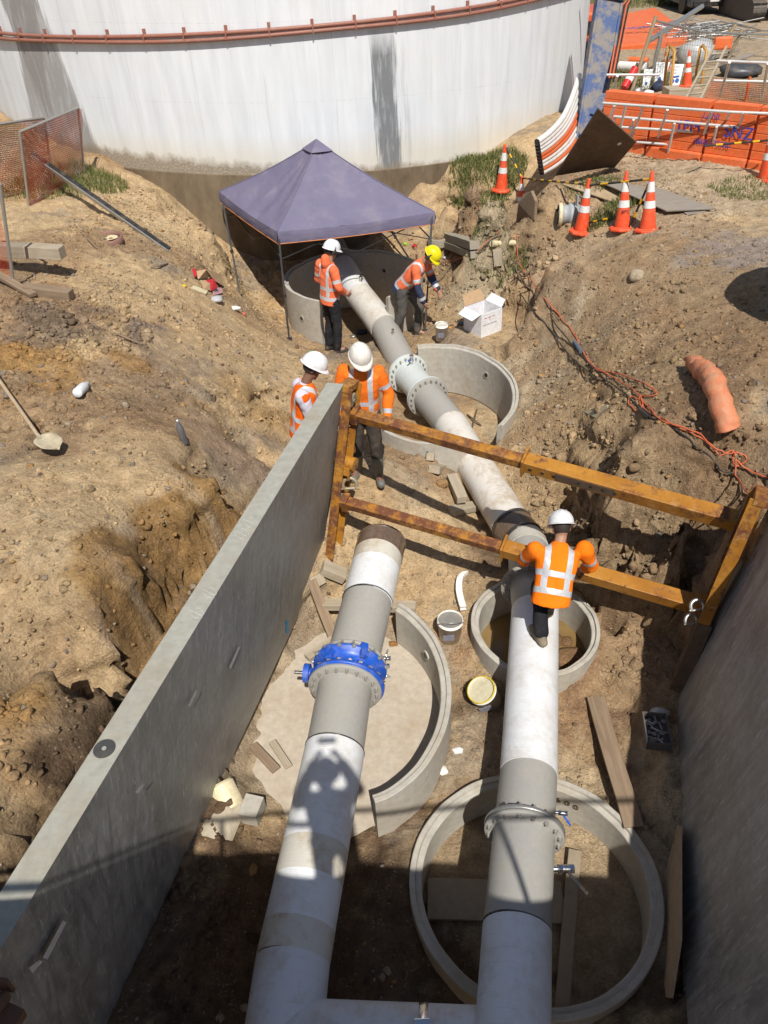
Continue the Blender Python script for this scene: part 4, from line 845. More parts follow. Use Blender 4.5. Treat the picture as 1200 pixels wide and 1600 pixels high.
# posts and struts
def strutbox(par, name, a, b_, w, h, m, up, **kw): return MB().beam(a, b_, w, h, up).build(name, m, par, .006, **kw)
def post(par, top, bot, inward, dirv, holes=True):
    """channel post: web against the panel, flanges each side, bolts, lugs"""
    top, bot, inward, dirv = Vector(top), Vector(bot), Vector(inward).normalized(), Vector(dirv).normalized()
    ax = (bot-top).normalized(); u = inward
    side = ax.cross(u).normalized(); L = (bot-top).length
    w = MB(); w.beam(top, bot, .20, .022, u); web = w.build('post', YEL, par, .003)
    for s in (-1, 1):
        MB().beam(top+side*s*.10+u*.045, bot+side*s*.10+u*.045-ax*.12, .016, .10, u).build('post_flange', YELR if s > 0 else YEL, par, .003)
    for k in range(8):
        p = top+ax*(L*(.1+.105*k))+side*.072*(-1 if k % 2 else 1)+u*.012
        inst('bolt', BOLT, p, frame(u, ax), web)
    MB().beam(top-ax*.02, top+ax*.05, .23, .13, u).build('post_cap', YELR, par, .004)
    return u, side, ax, L
P0 = G(545, 600, 2.55); P1 = G(512, 895, .2); SU0 = G(556, 648, 2.2); SU1 = G(1165, 818, 1.95); SL0 = G(541, 785, 1.2); SL1 = G(1090, 945, 1.0)
inw = (SU1-SU0).normalized()
post(tb, P0, P1, inw, dT)
axp = (P1-P0).normalized(); sdp = axp.cross(inw).normalized()
for q, ang in ((P0+axp*.16, 35), (P0+axp*1.32, 20)):
    R = frame(inw, axp) @ Matrix.Rotation(math.radians(ang), 3, 'Z'); b = MB(); b.box(q+inw*.05, (.13, .09, .05), R); b.cyl(q+inw*.07, q+inw*.09, .022, n=12); b.build('locking_cleat', M('cleat_grey', (.25,.23,.17), .5, .3, .4), tb, .005)
q = P0+axp*.88+inw*.02; b = MB(); b.cyl(q, q+inw*.16, .075, n=20); b.box(q+inw*.08+axp*.07, (.16, .10, .10), frame(inw, axp)); b.build('pivot_lug', YEL, tb, .006)
def shackle(c, R, s, m):
    pts = [Vector(c)+R @ Vector((s*math.cos(t), s*math.sin(t)-s*.2, 0)) for t in np.linspace(-.6, math.pi+.6, 16)]; b = MB(); b.tube(pts, s*.28, 10); b.cyl(pts[0]-(pts[-1]-pts[0])*.25, pts[-1]+(pts[-1]-pts[0])*.25, s*.22, n=10)
    return b.build('shackle', m, tb)
GR_ = M('worn_shackle', (.34,.29,.21), .5, .4, .4); shackle(P0+axp*1.12+inw*.14, frame(Vector((0,-1,.3))), .075, GR_); shackle(P0+axp*.98+inw*.12-sdp*.0+axp*.02, frame(Vector((1,-.2,0))), .055, YELR)
shackle(P0+axp*.82-sdp*.16*(1 if sdp.y < 0 else -1)+inw*.05, frame(inw), .055, YELR)
upS = Vector((0, -.35, 1)).normalized()
def strut(a, b_, knee, par, far=(YEL, YELR)):
    d = (b_-a).normalized(); R = frame(d, upS); k = a+(b_-a)*knee
    MB().beam(a, k+d*.05, .11, .105, upS).build('strut_inner', far[1], par, .008); so_ = MB().beam(k, b_, .145, .14, upS).build('strut_outer', far[0], par, .006)
    MB().beam(k-d*.012, k+d*.012, .20, .23, upS).build('strut_collar', YEL, so_, .004)
    e = MB(); e.beam(a-d*.04, a+d*.03, .15, .17, upS); e.build('strut_shoe', YELR, par, .004); e = MB(); e.beam(b_-d*.03, b_+d*.04, .17, .19, upS); e.build('strut_shoe', YEL, par, .004)
    return d, R, k
d, R, k = strut(SU0, SU1, .475, tb)
RU = R
for j, f_ in enumerate((.06, .16, .25, .44, .53, .62, .71)):
    p = k+(SU1-k)*(f_*.62); n_ = -R.col[1] if R.col[1].z > 0 else R.col[1]; n_ = -R.col[0] if R.col[0].y > 0 else R.col[0]
    n_ = Vector((-d.y*0, 0, 0))+ (d.cross(upS)).normalized(); n_ = n_ if n_.y < 0 else -n_
    b = MB(); b.cyl(p+n_*.069, p+n_*.0745, .024, n=16); b.cyl(p+n_*.074, p+n_*.0760, .017, n=14, mi=1); b.build('pin_hole', [YELR, BLACKP], tb)
MB().beam(k+(SU1-k)*.16+n_*.0700, k+(SU1-k)*.44+n_*.0700, .10, .01, n_).build('wear_plate', RUST, tb, .002)
d, R, k = strut(SL0, SL1, .485, tb, (rusty_yellow('bright_strut_paint', .15), YELR))
for f_ in (.12, .42): 
    p = k+(SL1-k)*f_; b = MB(); b.cyl(p+n_*.069, p+n_*.0745, .024, n=16); b.cyl(p+n_*.074, p+n_*.0760, .017, n=14, mi=1); b.build('pin_hole', [YELR, BLACKP], tb)
P2 = G(1186, 790, 2.35); P3 = G(1062, 1075, .2); inr = -inw
axr = (P3-P2).normalized(); post(tb, P2-axr*.1, P3, inr, dR); MB().beam(P2+axr*1.25+inr*.03, P3+inr*.03-axr*.05, .235, .13, inr).build('post_shade_plate', RUST, tb, .006)  # lower plate in rust brown: the shade on the post put into its colour
for f_ in (.12, .42): q = P2+axr*(f_*2.2); R = frame(inr, axr); b = MB(); b.box(q+inr*.05, (.13, .1, .05), R); b.cyl(q+inr*.07, q+inr*.085, .03, n=14); b.build('locking_cleat', YELR, tb, .005)
for s_, f_ in ((.06, .52), (.055, .60)): shackle(P2+axr*(f_*2.2)+inr*.14, frame(Vector((0,-1,.3+f_))), s_, STEEL)
# near frame end at the bottom left corner
NB = G(8, 1570, 2.62); b = MB(); b.beam(NB+Vector((-.16, .02, 0)), NB+Vector((.06, -.06, -.06)), .10, .10); b.beam(NB+Vector((-.2, .1, .05)), NB+Vector((.02, .06, .04)), .02, .12); b.cyl(NB+Vector((0, .02, .03)), NB+Vector((0, -.05, .09)), .03, n=12); b.build('near_frame_end', M('dark_rust', (.10,.05,.03), .8, 0, .2), tb, .006)
#@@PART3
# ------------------------------------------------------------ canopy
def tent_mat():
    t = NT('canopy_fabric'); n = t.noise(2.5, 6, 0.65); n2 = t.noise(700, 2, 0.5); n3 = t.noise(12, 5, .6)
    c = t.mix(t.mapr(n, .3, .7), (0.135, 0.125, 0.195), (0.17, 0.155, 0.23)); c = t.mix(t.mapr(n, .52, .8, 0, .35), c, (0.28, 0.25, 0.24)); c = t.mix(t.mapr(n3, .6, .75, 0, .12), c, (.3, .28, .28))
    return t.out(c, .75, 0, t.bump(t.noise(3.5, 3, .5, t.mapping(t.tc.outputs['Object'], (1, 1, 2.5))), .35, .05, t.bump(n2, .1, .002)), .3)
TENTM = tent_mat(); ZE = 2.24
cFL, cFR, cBL = G(433, 362, ZE), G(679, 331, ZE), G(342, 299, ZE); cBR = cBL+cFR-cFL; cc = (cFL+cFR+cBL+cBR)/4
tn = thing('canopy_tent', 'dusty purple pop-up canopy standing over the slotted manhole ring', 'canopy', (cc.x, cc.y, .55))
apex = G(497, 224, 3.2); cm_ = Vector((cc.x, cc.y, 0)); apex = Vector(((apex.x+cc.x)/2, (apex.y+cc.y)/2, 3.22))
b = MB(); cor = [cFL, cFR, cBR, cBL]
for i in range(4):
    a, c = cor[i], cor[(i+1) % 4]; n = 30; g = []
    for r in range(n+1):
        row = []
        for q in range(n+1):
            e = a+(c-a)*(q/n); w = r/n; p = e+(apex-e)*w
            sag = math.sin(math.pi*q/n)*(1-w); p.z -= .15*sag*(0.4+w*1.6)+0.05*math.sin(math.pi*w)+sag*.018*math.sin(q*.9+i+w*5)+.012*math.sin((q/n)*26+i*2)*(1-w)*w*3+.01*math.sin(w*19+q*.4)*sag
            row.append(p)
        g.append(row)
    vs = [p for row in g for p in row]; b.add(vs, [(r*(n+1)+q, r*(n+1)+q+1, (r+1)*(n+1)+q+1, (r+1)*(n+1)+q) for r in range(n) for q in range(n)], 0, True)
    for v in ():
        pass
b.build('canopy_roof', TENTM, tn)
for i in range(4): MB().tube([cor[i]+(apex-cor[i])*w-Vector((0, 0, .05*math.sin(math.pi*w)-.004)) for w in np.linspace(0, .98, 14)], .008, 6).build('ridge_seam', TENTM, tn)
b = MB()
for i in range(4):
    a, c = cor[i], cor[(i+1) % 4]; n = 16; vs = []
    out_ = ((a+c)/2-cc); out_.z = 0; out_.normalize()
    for q in range(n+1):
        e = a+(c-a)*(q/n); sg = math.sin(math.pi*q/n)*.04; w = .008*math.sin(q*2.3+i*2)
        vs += [e-Vector((0, 0, sg)), e+out_*(.02+w)-Vector((0, 0, .09+sg*.8)), e+out_*(.01-w)-Vector((0, 0, .19+sg*.6))]
    b.add(vs, [(q*3+k, q*3+k+1, q*3+k+4, q*3+k+3) for q in range(n) for k in range(2)], 0, True)
b.build('valance', TENTM, tn)
OT = M('orange_piping', (.55, .2, .06), .6, 0, .1)
for i in range(4):
    a, c = cor[i], cor[(i+1) % 4]; out_ = ((a+c)/2-cc); out_.z = 0; out_.normalize()
    MB().tube([a+(c-a)*(q/10)+out_*.012-Vector((0, 0, .195+math.sin(math.pi*q/10)*.024)) for q in range(11)], .007, 6).build('hem_piping', OT, tn)
cap = [apex+(x-cc)*.14-Vector((0, 0, .0)) for x in cor]; b = MB()
for x in cap: x.z = apex.z-.13
for i in range(4): b.add([cap[i], cap[(i+1) % 4], apex+Vector((0, 0, .04))], [(0, 1, 2)])
b.build('vent_cap', TENTM, tn)
TL = M('canopy_leg_steel', (.03, .03, .033), .5, .1, .1)
feet = [T(452, 530), T(664, 517), Vector((1.0, 14.2, .6)), T(375, 462)]
for c, f_ in zip(cor, feet):
    tp_ = c+(cc-c)*.02-Vector((0, 0, .03)); tp_.z = c.z-.03; f2 = Vector((f_.x, f_.y, max(f_.z, .45)))
    f2 = f_; R_ = frame(tp_-f2); m_ = f2+(tp_-f2)*.42
    MB().beam(m_, tp_, .032, .032).build('leg', TL, tn); MB().beam(f2, m_+(tp_-m_)*.06, .025, .025).build('leg_inner', TL, tn); MB().box(f2+Vector((0, 0, .008)), (.09, .09, .015)).build('foot_plate', TL, tn); MB().box(m_, (.05, .05, .06)).build('leg_clamp', BLACKP, tn, .004)
for i in range(4):
    a, c = cor[i]-Vector((0, 0, .08)), cor[(i+1) % 4]-Vector((0, 0, .08)); a2 = a+(cc-a)*.03; c2 = c+(cc-c)*.03; a2.z = a.z; c2.z = c.z
    m_ = (a2+c2)/2; lo = Vector((0, 0, -.42))
    b = MB(); b.beam(a2, m_+lo, .02, .012); b.beam(m_+lo, c2, .02, .012); b.beam(a2+lo*.9, m_, .02, .012); b.beam(m_, c2+lo*.9, .02, .012); b.build('scissor_brace', TL, tn)
MB().cyl(apex-Vector((0, 0, .55)), apex+Vector((0, 0, .02)), .015, n=8).build('peak_pole', TL, tn)
# star picket post beside the canopy
MB().beam(T(655, 517), T(655, 517)+Vector((-.02, .05, 1.3)), .035, .03).build('iron_picket', RUST, None, label='rusty iron picket standing just inside the right front canopy leg', cat='post')

# ------------------------------------------------------------ people
def evalmesh(mb, voxel, smooth=3, name='tmp'):
    me = mb.mesh(name, [SOIL]); o = bpy.data.objects.new(name, me); C.objects.link(o)
    r = o.modifiers.new('r', 'REMESH'); r.mode = 'VOXEL'; r.voxel_size = voxel; r.use_smooth_shade = True
    if smooth: sm = o.modifiers.new('s', 'SMOOTH'); sm.iterations = smooth; sm.factor = .5
    dg = bpy.context.evaluated_depsgraph_get(); m2 = bpy.data.meshes.new_from_object(o.evaluated_get(dg)); bpy.data.objects.remove(o); m2.name = name
    m2.materials.clear(); return m2
def limb(b, pts, rad):
    pts = [Vector(p) for p in pts]
    for i in range(len(pts)-1): b.cyl(pts[i], pts[i+1], rad[i], rad[i+1], 14)
    for p, r in zip(pts, rad): b.ball(p, r*.995, 6)
def torso(b, secs):
    """secs: (centre, halfwidth, halfdepth, right vector, forward vector)"""
    n = 20; vs = []
    for c, w, d, r, f in secs:
        for i in range(n):
            t = 2*math.pi*i/n; cx, sy = math.cos(t), math.sin(t); cx = abs(cx)**.85*(1 if cx > 0 else -1); sy = abs(sy)**.85*(1 if sy > 0 else -1)
            vs.append(Vector(c)+Vector(r)*w*cx+Vector(f)*d*sy)
    m = len(secs); fs = [(k*n+i, k*n+(i+1) % n, (k+1)*n+(i+1) % n, (k+1)*n+i) for k in range(m-1) for i in range(n)]+[tuple(range(n))[::-1], tuple((m-1)*n+i for i in range(n))]
    b.add(vs, fs)
def segd(p, a, b_):
    L = b_-a; t = max(0, min(1, (p-a).dot(L)/L.length_squared)); return (p-a-L*t).length, t
SKIN_ = M('skin', (.36, .2, .13), .55, 0, .1, (.3, .2, .12), 12); SKIND = M('tanned_skin', (.2, .1, .065), .55, 0, .1, (.2, .12, .08), 12)
REFL = M('reflective_tape', (.50, .52, .55), .35, .1, .25, (.35, .28, .2), 9)
def head_mesh(b, c, hf, hr, hu, s=1.0):
    R = Matrix((hr, hf, hu)).transposed(); c = Vector(c); q = lambda x, y, z: c+R @ Vector((x, y, z))*s
    b.ball(q(0, -.005, .02), (.074*s, .094*s, .105*s), 9, R=R); b.ball(q(0, .028, -.045), (.055*s, .062*s, .066*s), 8, R=R)
    b.ball(q(0, .096, -.008), (.013*s, .02*s, .024*s), 5, R=R); b.ball(q(0, .10, -.018), (.017*s, .014*s, .012*s), 5, R=R)
    b.ball(q(0, .078, -.06), (.026*s, .018*s, .011*s), 5, R=R); b.ball(q(0, .07, -.095), (.024*s, .02*s, .018*s), 5, R=R); b.ball(q(0, .082, .026), (.05*s, .014*s, .01*s), 5, R=R)
    for sx in (-1, 1): b.ball(q(.074*sx, -.008, -.005), (.01*s, .02*s, .03*s), 5, R=R)
def hand_mesh(b, w, d, palm, side, s=1.0, curl=.35):
    """w wrist, d finger direction, palm normal, side=+1 thumb to d x palm"""
    d = Vector(d).normalized(); palm = (Vector(palm)-d*Vector(palm).dot(d)).normalized(); x = d.cross(palm)*side
    w = Vector(w); b.ball(w+d*.045*s, (.041*s, .05*s, .018*s), 6, R=Matrix((x, d, palm)).transposed()); limb(b, [w-d*.02*s, w+d*.03*s], [.027*s, .027*s])
    for k, L in enumerate((.068, .076, .071, .055)):
        o = w+d*.085*s+x*(.030-.020*k)*s; a = curl
        d1 = (d*math.cos(a)+palm*math.sin(a)); d2 = (d*math.cos(a*2.3)+palm*math.sin(a*2.3)); d3 = d*math.cos(a*3.4)+palm*math.sin(a*3.4)
        p1 = o+d1*L*.45*s; p2 = p1+d2*L*.33*s; limb(b, [o-d*.02*s, p1, p2, p2+d3*L*.25*s], [.0095*s, .009*s, .0085*s, .0075*s])
    o = w+d*.03*s+x*.034*s; t1 = (d*.6+x*.7+palm*.3).normalized(); p1 = o+t1*.04*s; limb(b, [o, p1, p1+(d*.85+x*.2+palm*.4).normalized()*.03*s], [.013*s, .011*s, .009*s])
def helmet(par, c, hf, hr, hu, m, s=1.0, muffs=False, sticker=None):
    R = Matrix((hr, hf, hu)).transposed(); s = s*.93; c = Vector(c)+hu*.045*s; b = MB(); n = 28; rows = 9; vs = []
    for k in range(rows+1):
        e = math.pi/2*k/rows
        for i in range(n):
            t = 2*math.pi*i/n; r = math.cos(e)**.75; x = .124*r*math.cos(t); y = .150*r*math.sin(t); z = .135*math.sin(e)
            ridge = .008*max(0, math.cos(math.pi*x/.06))*(abs(x) < .03)*(k > 1); vs.append(c+R @ Vector((x, y, z+ridge))*s)
    b.add(vs, [(k*n+i, k*n+(i+1) % n, (k+1)*n+(i+1) % n, (k+1)*n+i) for k in range(rows) for i in range(n)], 0, True)
    sh = b.build('helmet', m, par)
    b = MB(); vs = []
    for j, (g, dz) in enumerate(((0, .004), (1, -.006), (1, -.012), (0, -.004))):
        for i in range(n):
            t = 2*math.pi*i/n; f = max(0, math.sin(t)); ex = (.014+.042*f**2.5)*g; vs.append(c+R @ Vector(((.122+ex*.8)*math.cos(t), (.148+ex)*math.sin(t), dz-.02*f*g))*s)
    b.add(vs, [(k*n+i, k*n+(i+1) % n, (k+1) % 4*n+(i+1) % n, (k+1) % 4*n+i) for k in range(4) for i in range(n)], 0, True); b.build('helmet_brim', m, sh)
    b = MB()
    for x in (-.045, 0, .045): b.tube([c+R @ Vector((x, .13*math.cos(a), .012+.128*math.sin(a)*(1-abs(x)*1.2)))*s for a in np.linspace(.4, 2.7, 12)], .006*s, 6)
    b.build('helmet_rib', m, sh)
    if muffs:
        for sx in (-1, 1):
            q = c+R @ Vector((.118*sx, -.01, -.035))*s; MB().ball(q, (.028*s, .036*s, .05*s), 7, R=R).build('ear_muff', BLACKP, sh); MB().tube([q+hu*.03, q+hu*.07+hr*.012*sx, c+R @ Vector((.112*sx, -.0, .05))*s], .007, 6).build('muff_arm', BLACKP, sh)
    if sticker: q = c+R @ Vector((-.085, -.075, .085))*s; n_ = (q-c).normalized(); MB().cyl(q+n_*.0, q+n_*.012, .018, n=12).build('helmet_sticker', sticker, sh)
def person(label, foot, yaw, P, jm, tm, bootm, skin, helm, muffs=False, vest=False, sleeve=None, sticker=None, sc=1.0, tuckbands=True, boots='short', hood=None, cuffs=None, hidden_hair=True):
    """P: dict of joints in the local frame (x right, y forward, z up)"""
    J = {k: Vector(v)*sc for k, v in P.items()}; root = thing('person', label, 'person', tuple(foot)); root.rotation_euler = (0, 0, yaw); BASE[root.name] = (0, 0, 0)
    up = (J['neck']-J['pel']).normalized(); rv = (J['rsh']-J['lsh']); rv = (rv-up*rv.dot(up)).normalized(); fv = up.cross(rv).normalized()
    hp = (J['rhip']-J['lhip']).normalized(); hu0 = Vector((0, 0, 1)); hfv = hu0.cross(hp).normalized()
    hd = Vector(P.get('look', (0, 1, -.3))).normalized(); hu = (Vector(P.get('hup', up))); hu = (hu-hd*hu.dot(hd)).normalized(); hr = hd.cross(hu); hc = J['head']
    ch = J['pel'].lerp(J['neck'], .62); wa = J['pel'].lerp(J['neck'], .28); s = sc
    # body (skin): one mesh
    b = MB(); torso(b, [(J['pel'], .13*s, .09*s, hp, hfv), (wa, .12*s, .085*s, rv, fv), (ch, .15*s, .10*s, rv, fv), (J['neck']-up*.04*s, .12*s, .07*s, rv, fv)])
    limb(b, [J['neck']-up*.06*s, J['neck'], hc-hu*.05*s], [.06*s, .054*s, .052*s]); head_mesh(b, hc, hd, hr, hu, s)
    for a in 'lr':
        limb(b, [J[a+'sh'], J[a+'el'], J[a+'wr']], [.046*s, .036*s, .027*s]); limb(b, [J[a+'hip'], J[a+'kn'], J[a+'an']], [.075*s, .05*s, .035*s]); limb(b, [J[a+'an'], J[a+'to']], [.035*s, .03*s])
        fd = (J[a+'wr']-J[a+'el']).normalized(); pn = Vector(P.get(a+'palm', (0, 0, -1))) ; hdv = Vector(P.get(a+'hdir', tuple(fd))); hand_mesh(b, J[a+'wr'], hdv, pn, 1 if a == 'r' else -1, s*1.02, P.get('curl', .35))
    me = evalmesh(b, .0105, 1, 'body'); me.materials.append(skin); me.polygons.foreach_set('use_smooth', [True]*len(me.polygons)); body = link('body', me, root, (0, 0, 0))
    # trousers
    b = MB(); torso(b, [(J['lhip'].lerp(J['rhip'], .5)-Vector((0, 0, .05))*s, .165*s, .115*s, hp, hfv), (J['pel'], .165*s, .12*s, hp, hfv), (wa, .15*s, .11*s, rv, fv)])
    for a in 'lr':
        k1 = J[a+'hip'].lerp(J[a+'kn'], .5); a1 = J[a+'kn'].lerp(J[a+'an'], .5); end = J[a+'kn'].lerp(J[a+'an'], .45 if boots == 'gum' else .95)
        limb(b, [J[a+'hip'], k1, J[a+'kn'], J[a+'kn'].lerp(end, .5), end], [.098*s, .088*s, .073*s, .072*s, .068*s])
    me = evalmesh(b, .014, 2, 'trousers'); wrinkle(me, .010, 16, 3); me.materials.append(tm); link('trousers', me, root, (0, 0, 0))
    # boots
    for a in 'lr':
        b = MB(); an, to = J[a+'an'], J[a+'to']; dirv = (to-an); dirv.z = min(dirv.z, -0.0); fl = Vector((dirv.x, dirv.y, 0)).normalized(); sole = min(an.z, to.z)-.055*s
        heel = Vector((an.x, an.y, sole+.05*s))-fl*.045*s; tip = Vector((an.x, an.y, sole+.045*s))+fl*.15*s; mid = heel.lerp(tip, .55)
        limb(b, [heel, mid, tip], [.045*s, .05*s, .046*s]); topb = an.lerp(J[a+'kn'], .62 if boots == 'gum' else .22); limb(b, [heel+fl*.03*s+Vector((0,0,.02)), an, topb], [.05*s, .055*s, (.075 if boots == 'gum' else .058)*s])
        me = evalmesh(b, .0115, 2, 'boot'); 
        for v in me.vertices: v.co.z = max(v.co.z, sole+.004)
        wrinkle(me, .004, 14, 9); me.materials.append(bootm); link('boot', me, root, (0, 0, 0))
        bb = MB(); prof = []; 
        for t in np.linspace(0, 2*math.pi, 20, False): 
            cxx = math.cos(t); w_ = .048 if cxx > 0 else .040; prof.append(Vector((an.x, an.y, 0))+fl*(.052+.115*cxx)*s+Vector((-fl.y, fl.x, 0))*w_*math.sin(t)*s)
        bb.add([Vector((p.x, p.y, sole)) for p in prof]+[Vector((p.x, p.y, sole+.022*s)) for p in prof], [tuple(range(20))[::-1], tuple(range(20, 40))]+[(i, (i+1) % 20, 20+(i+1) % 20, 20+i) for i in range(20)]); bb.build('sole', BLACKP if boots != 'gum' else M('boot_sole', (.3,.28,.24), .8), root)
    # jacket or vest
    def jacket(name, mats, arms, bands, grow=1.0, vestcut=False):
        b = MB(); hem = J['pel']-up*.10*s
        torso(b, [(hem, .178*s*grow, .132*s*grow, hp.lerp(rv, .5), hfv.lerp(fv, .5)), (J['pel'], .172*s*grow, .128*s*grow, rv, fv), (wa, .168*s*grow, .125*s*grow, rv, fv), (ch, .192*s*grow, .132*s*grow, rv, fv), (J['neck']-up*.075*s, .185*s*grow, .11*s*grow, rv, fv), (J['neck']-up*.02*s, .085*s*grow, .075*s*grow, rv, fv), (J['neck']+up*.01*s, .068*s*grow, .066*s*grow, rv, fv)])
        for a in 'lr':
            e = .92 if arms else .16
            if arms: limb(b, [J[a+'sh'], J[a+'sh'].lerp(J[a+'el'], .5), J[a+'el'], J[a+'el'].lerp(J[a+'wr'], .55), J[a+'el'].lerp(J[a+'wr'], .95)], [.078*s, .07*s, .062*s, .058*s, .05*s])
            else: limb(b, [J[a+'sh'], J[a+'sh'].lerp(J[a+'el'], .15)], [.08*s, .072*s])
        me = evalmesh(b, .0125, 2, name); wrinkle(me, .012, 11, 5 if arms else 7)
        bm = bmesh.new(); bm.from_mesh(me)
        def cut(p, n): g = bm.verts[:]+bm.edges[:]+bm.faces[:]; bmesh.ops.bisect_plane(bm, geom=g, dist=.0006, plane_co=p, plane_no=n)
        TB = [(J['pel']+up*.0*s, .026*s), (J['pel']+up*.155*s, .026*s)] if bands else []
        for p, h in TB: cut(p-up*h, up); cut(p+up*h, up)
        xs = (.075*s, .128*s)
        if bands:
            for sg in (-1, 1):
                for x in xs: cut(ch+rv*sg*x, rv)
        AB = []
        if arms and bands:
            for a in 'lr':
                for (u, v_, t) in ((J[a+'sh'], J[a+'el'], .62), (J[a+'el'], J[a+'wr'], .72)):
                    d_ = (v_-u).normalized(); p = u+(v_-u)*t; cut(p-d_*.025*s, d_); cut(p+d_*.025*s, d_); AB.append((u, v_, t, d_, p))
        bm.to_mesh(me); bm.free()
        for m in mats: me.materials.append(m)
        cutc = P.get('lower_colour_z'); mi = []
        for f in me.polygons:
            c = f.center; k = 0; dt_ = min(segd(c, J['pel']-up*.1*s, J['neck'])[0]*0.62, 9); da = min([segd(c, J[a+'sh'], J[a+'el']) for a in 'lr']+[segd(c, J[a+'el'], J[a+'wr']) for a in 'lr'], key=lambda q: q[0]) if arms else (9, 0)
            ontor = (dt_ < da[0] or not arms) or (abs((c-ch).dot(rv)) < .14*s and (c-J['neck']).dot(up) < .02)
            near_arm = [min(segd(c, u, v_)[0], 9) < .1*s and abs((c-p).dot(d_)) < .0251*s for (u, v_, t, d_, p) in AB]
            x = abs((c-ch).dot(rv)); z_ = (c-J['pel']).dot(up)
            if ontor and bands:
                for p, h in TB:
                    if abs((c-p).dot(up)) < h: k = 1
                if xs[0] < x < xs[1] and z_ > .02*s and (fv.dot(c-ch) > -10): k = 1
            if any(near_arm) and not (x < .14*s and z_ < .5*s): k = 1
            if len(mats) > 2 and not k:
                if cuffs and ((not ontor and arms and min(segd(c, J['rel'], J['rwr'])[0] if 0 else segd(c, J['rel'], J['rwr'])[0], segd(c, J['lel'], J['lwr'])[0]) < .085*s) or z_ < cuffs*s): k = 2
            mi.append(k)
        me.polygons.foreach_set('material_index', mi); me.polygons.foreach_set('use_smooth', [True]*len(mi)); return link(name, me, root, (0, 0, 0))
    if vest:
        jacket('shirt', [sleeve], True, False, .96); jacket('vest', [jm, REFL], False, True, 1.05)
    else: jacket('jacket', [jm, REFL]+([cuffs_m] if cuffs else []), True, True)
    if hood: b = MB(); limb(b, [J['neck']-fv*.06*s, J['neck']-fv*.07*s+up*.07*s], [.085*s, .07*s]); me = evalmesh(b, .012, 2, 'hood'); me.materials.append(jm); link('hood', me, root, (0, 0, 0))
    b = MB(); b.ball(hc+hu*.02*s-hd*.012*s, (.082*s, .098*s, .10*s), 8, R=Matrix((hr, hd, hu)).transposed()); 
    bm_ = b; bm_.v = [tuple(Vector(v)) for v in bm_.v]; o = bm_.build('hair', M('dark_hair', (.03, .022, .018), .7, 0, 0), root)
    me = o.data; bm = bmesh.new(); bm.from_mesh(me); bmesh.ops.bisect_plane(bm, geom=bm.verts[:]+bm.edges[:]+bm.faces[:], plane_co=hc+hd*.035*s, plane_no=(hd*.9-hu*.35), clear_outer=True); bmesh.ops.bisect_plane(bm, geom=bm.verts[:]+bm.edges[:]+bm.faces[:], plane_co=hc-hu*.045*s, plane_no=-hu, clear_outer=True); bm.to_mesh(me); bm.free()
    helmet(root, hc, hd, hr, hu, helm, s, muffs, sticker)
    return root
def wrinkle(me, amp, sc, seed):
    n = len(me.vertices); co = np.zeros(n*3); me.vertices.foreach_get('co', co); co = co.reshape(-1, 3); no = np.zeros(n*3); me.vertices.foreach_get('normal', no); no = no.reshape(-1, 3)
    d = fbm(co[:,0]*1.0+co[:,2]*.6, co[:,2]*1.3-co[:,1]*.8, sc*.45, 3, seed)*.6+(1-np.abs(fbm(co[:,0]+co[:,1]*.7, co[:,2]*1.8+co[:,0], sc*.35, 2, seed+9)))*.55-.3
    co += no*(d*amp)[:,None]; me.vertices.foreach_set('co', co.ravel()); me.update()
OJ = cloth_mat('hi_vis_orange', hexc('#f5780f'), .12, 9, .12); OJF = cloth_mat('faded_hi_vis_orange', hexc('#e0704a'), .12, 9, .3); OJV = cloth_mat('vest_orange', hexc('#f2660d'), .1, 9, .05); OJ1 = cloth_mat('muddy_hi_vis_orange', hexc('#e8721f'), .12, 9, .4)
NAVY = cloth_mat('navy_cloth', (.03, .04, .08)); BLK = cloth_mat('black_trousers', (.018, .018, .022), .3, 9, .15); GRYT = cloth_mat('grey_work_trousers', (.085, .08, .075), .3, 8, .3); DGT = cloth_mat('dark_muddy_trousers', (.05, .043, .037), .3, 8, .35); SHIRT = cloth_mat('pale_shirt', (.55, .52, .60), .1, 12, .05)
GUM = M('grey_gumboot', (.13, .14, .13), .5, 0, .45, (.3, .25, .17), 8); BOOT = M('dusty_boot', (.23, .19, .13), .8, 0, .5, (.35, .28, .19), 12); BOOTD = M('dark_boot', (.04, .035, .03), .7, 0, .4)
HW = M('white_helmet', (.70, .71, .72), .3, 0, .06, (.4, .35, .28), 9, .03); HWD = M('dusty_white_helmet', (.66, .63, .58), .4, 0, .3, (.5, .42, .34), 8, .05); HY = M('yellow_helmet', hexc('#d8cc10'), .35, 0, .08, sc=9)
GREENP = M('green_sticker', (.03, .35, .12), .5, 0, 0)
def pose(**kw):
    d = dict(pel=(0,0,.93), neck=(0,.02,1.45), lsh=(-.185,.0,1.39), rsh=(.185,.0,1.39), lel=(-.25,-.02,1.12), rel=(.25,-.02,1.12), lwr=(-.25,.08,.87), rwr=(.25,.08,.87),
             lhip=(-.09,0,.88), rhip=(.09,0,.88), lkn=(-.11,.03,.49), rkn=(.11,.03,.49), lan=(-.12,-.02,.09), ran=(.12,-.02,.09), lto=(-.14,.12,.04), rto=(.14,.12,.04), head=(0,.05,1.62), look=(0,1,-.35), lpalm=(.8,.2,0), rpalm=(-.8,.2,0))
    d.update(kw); return d
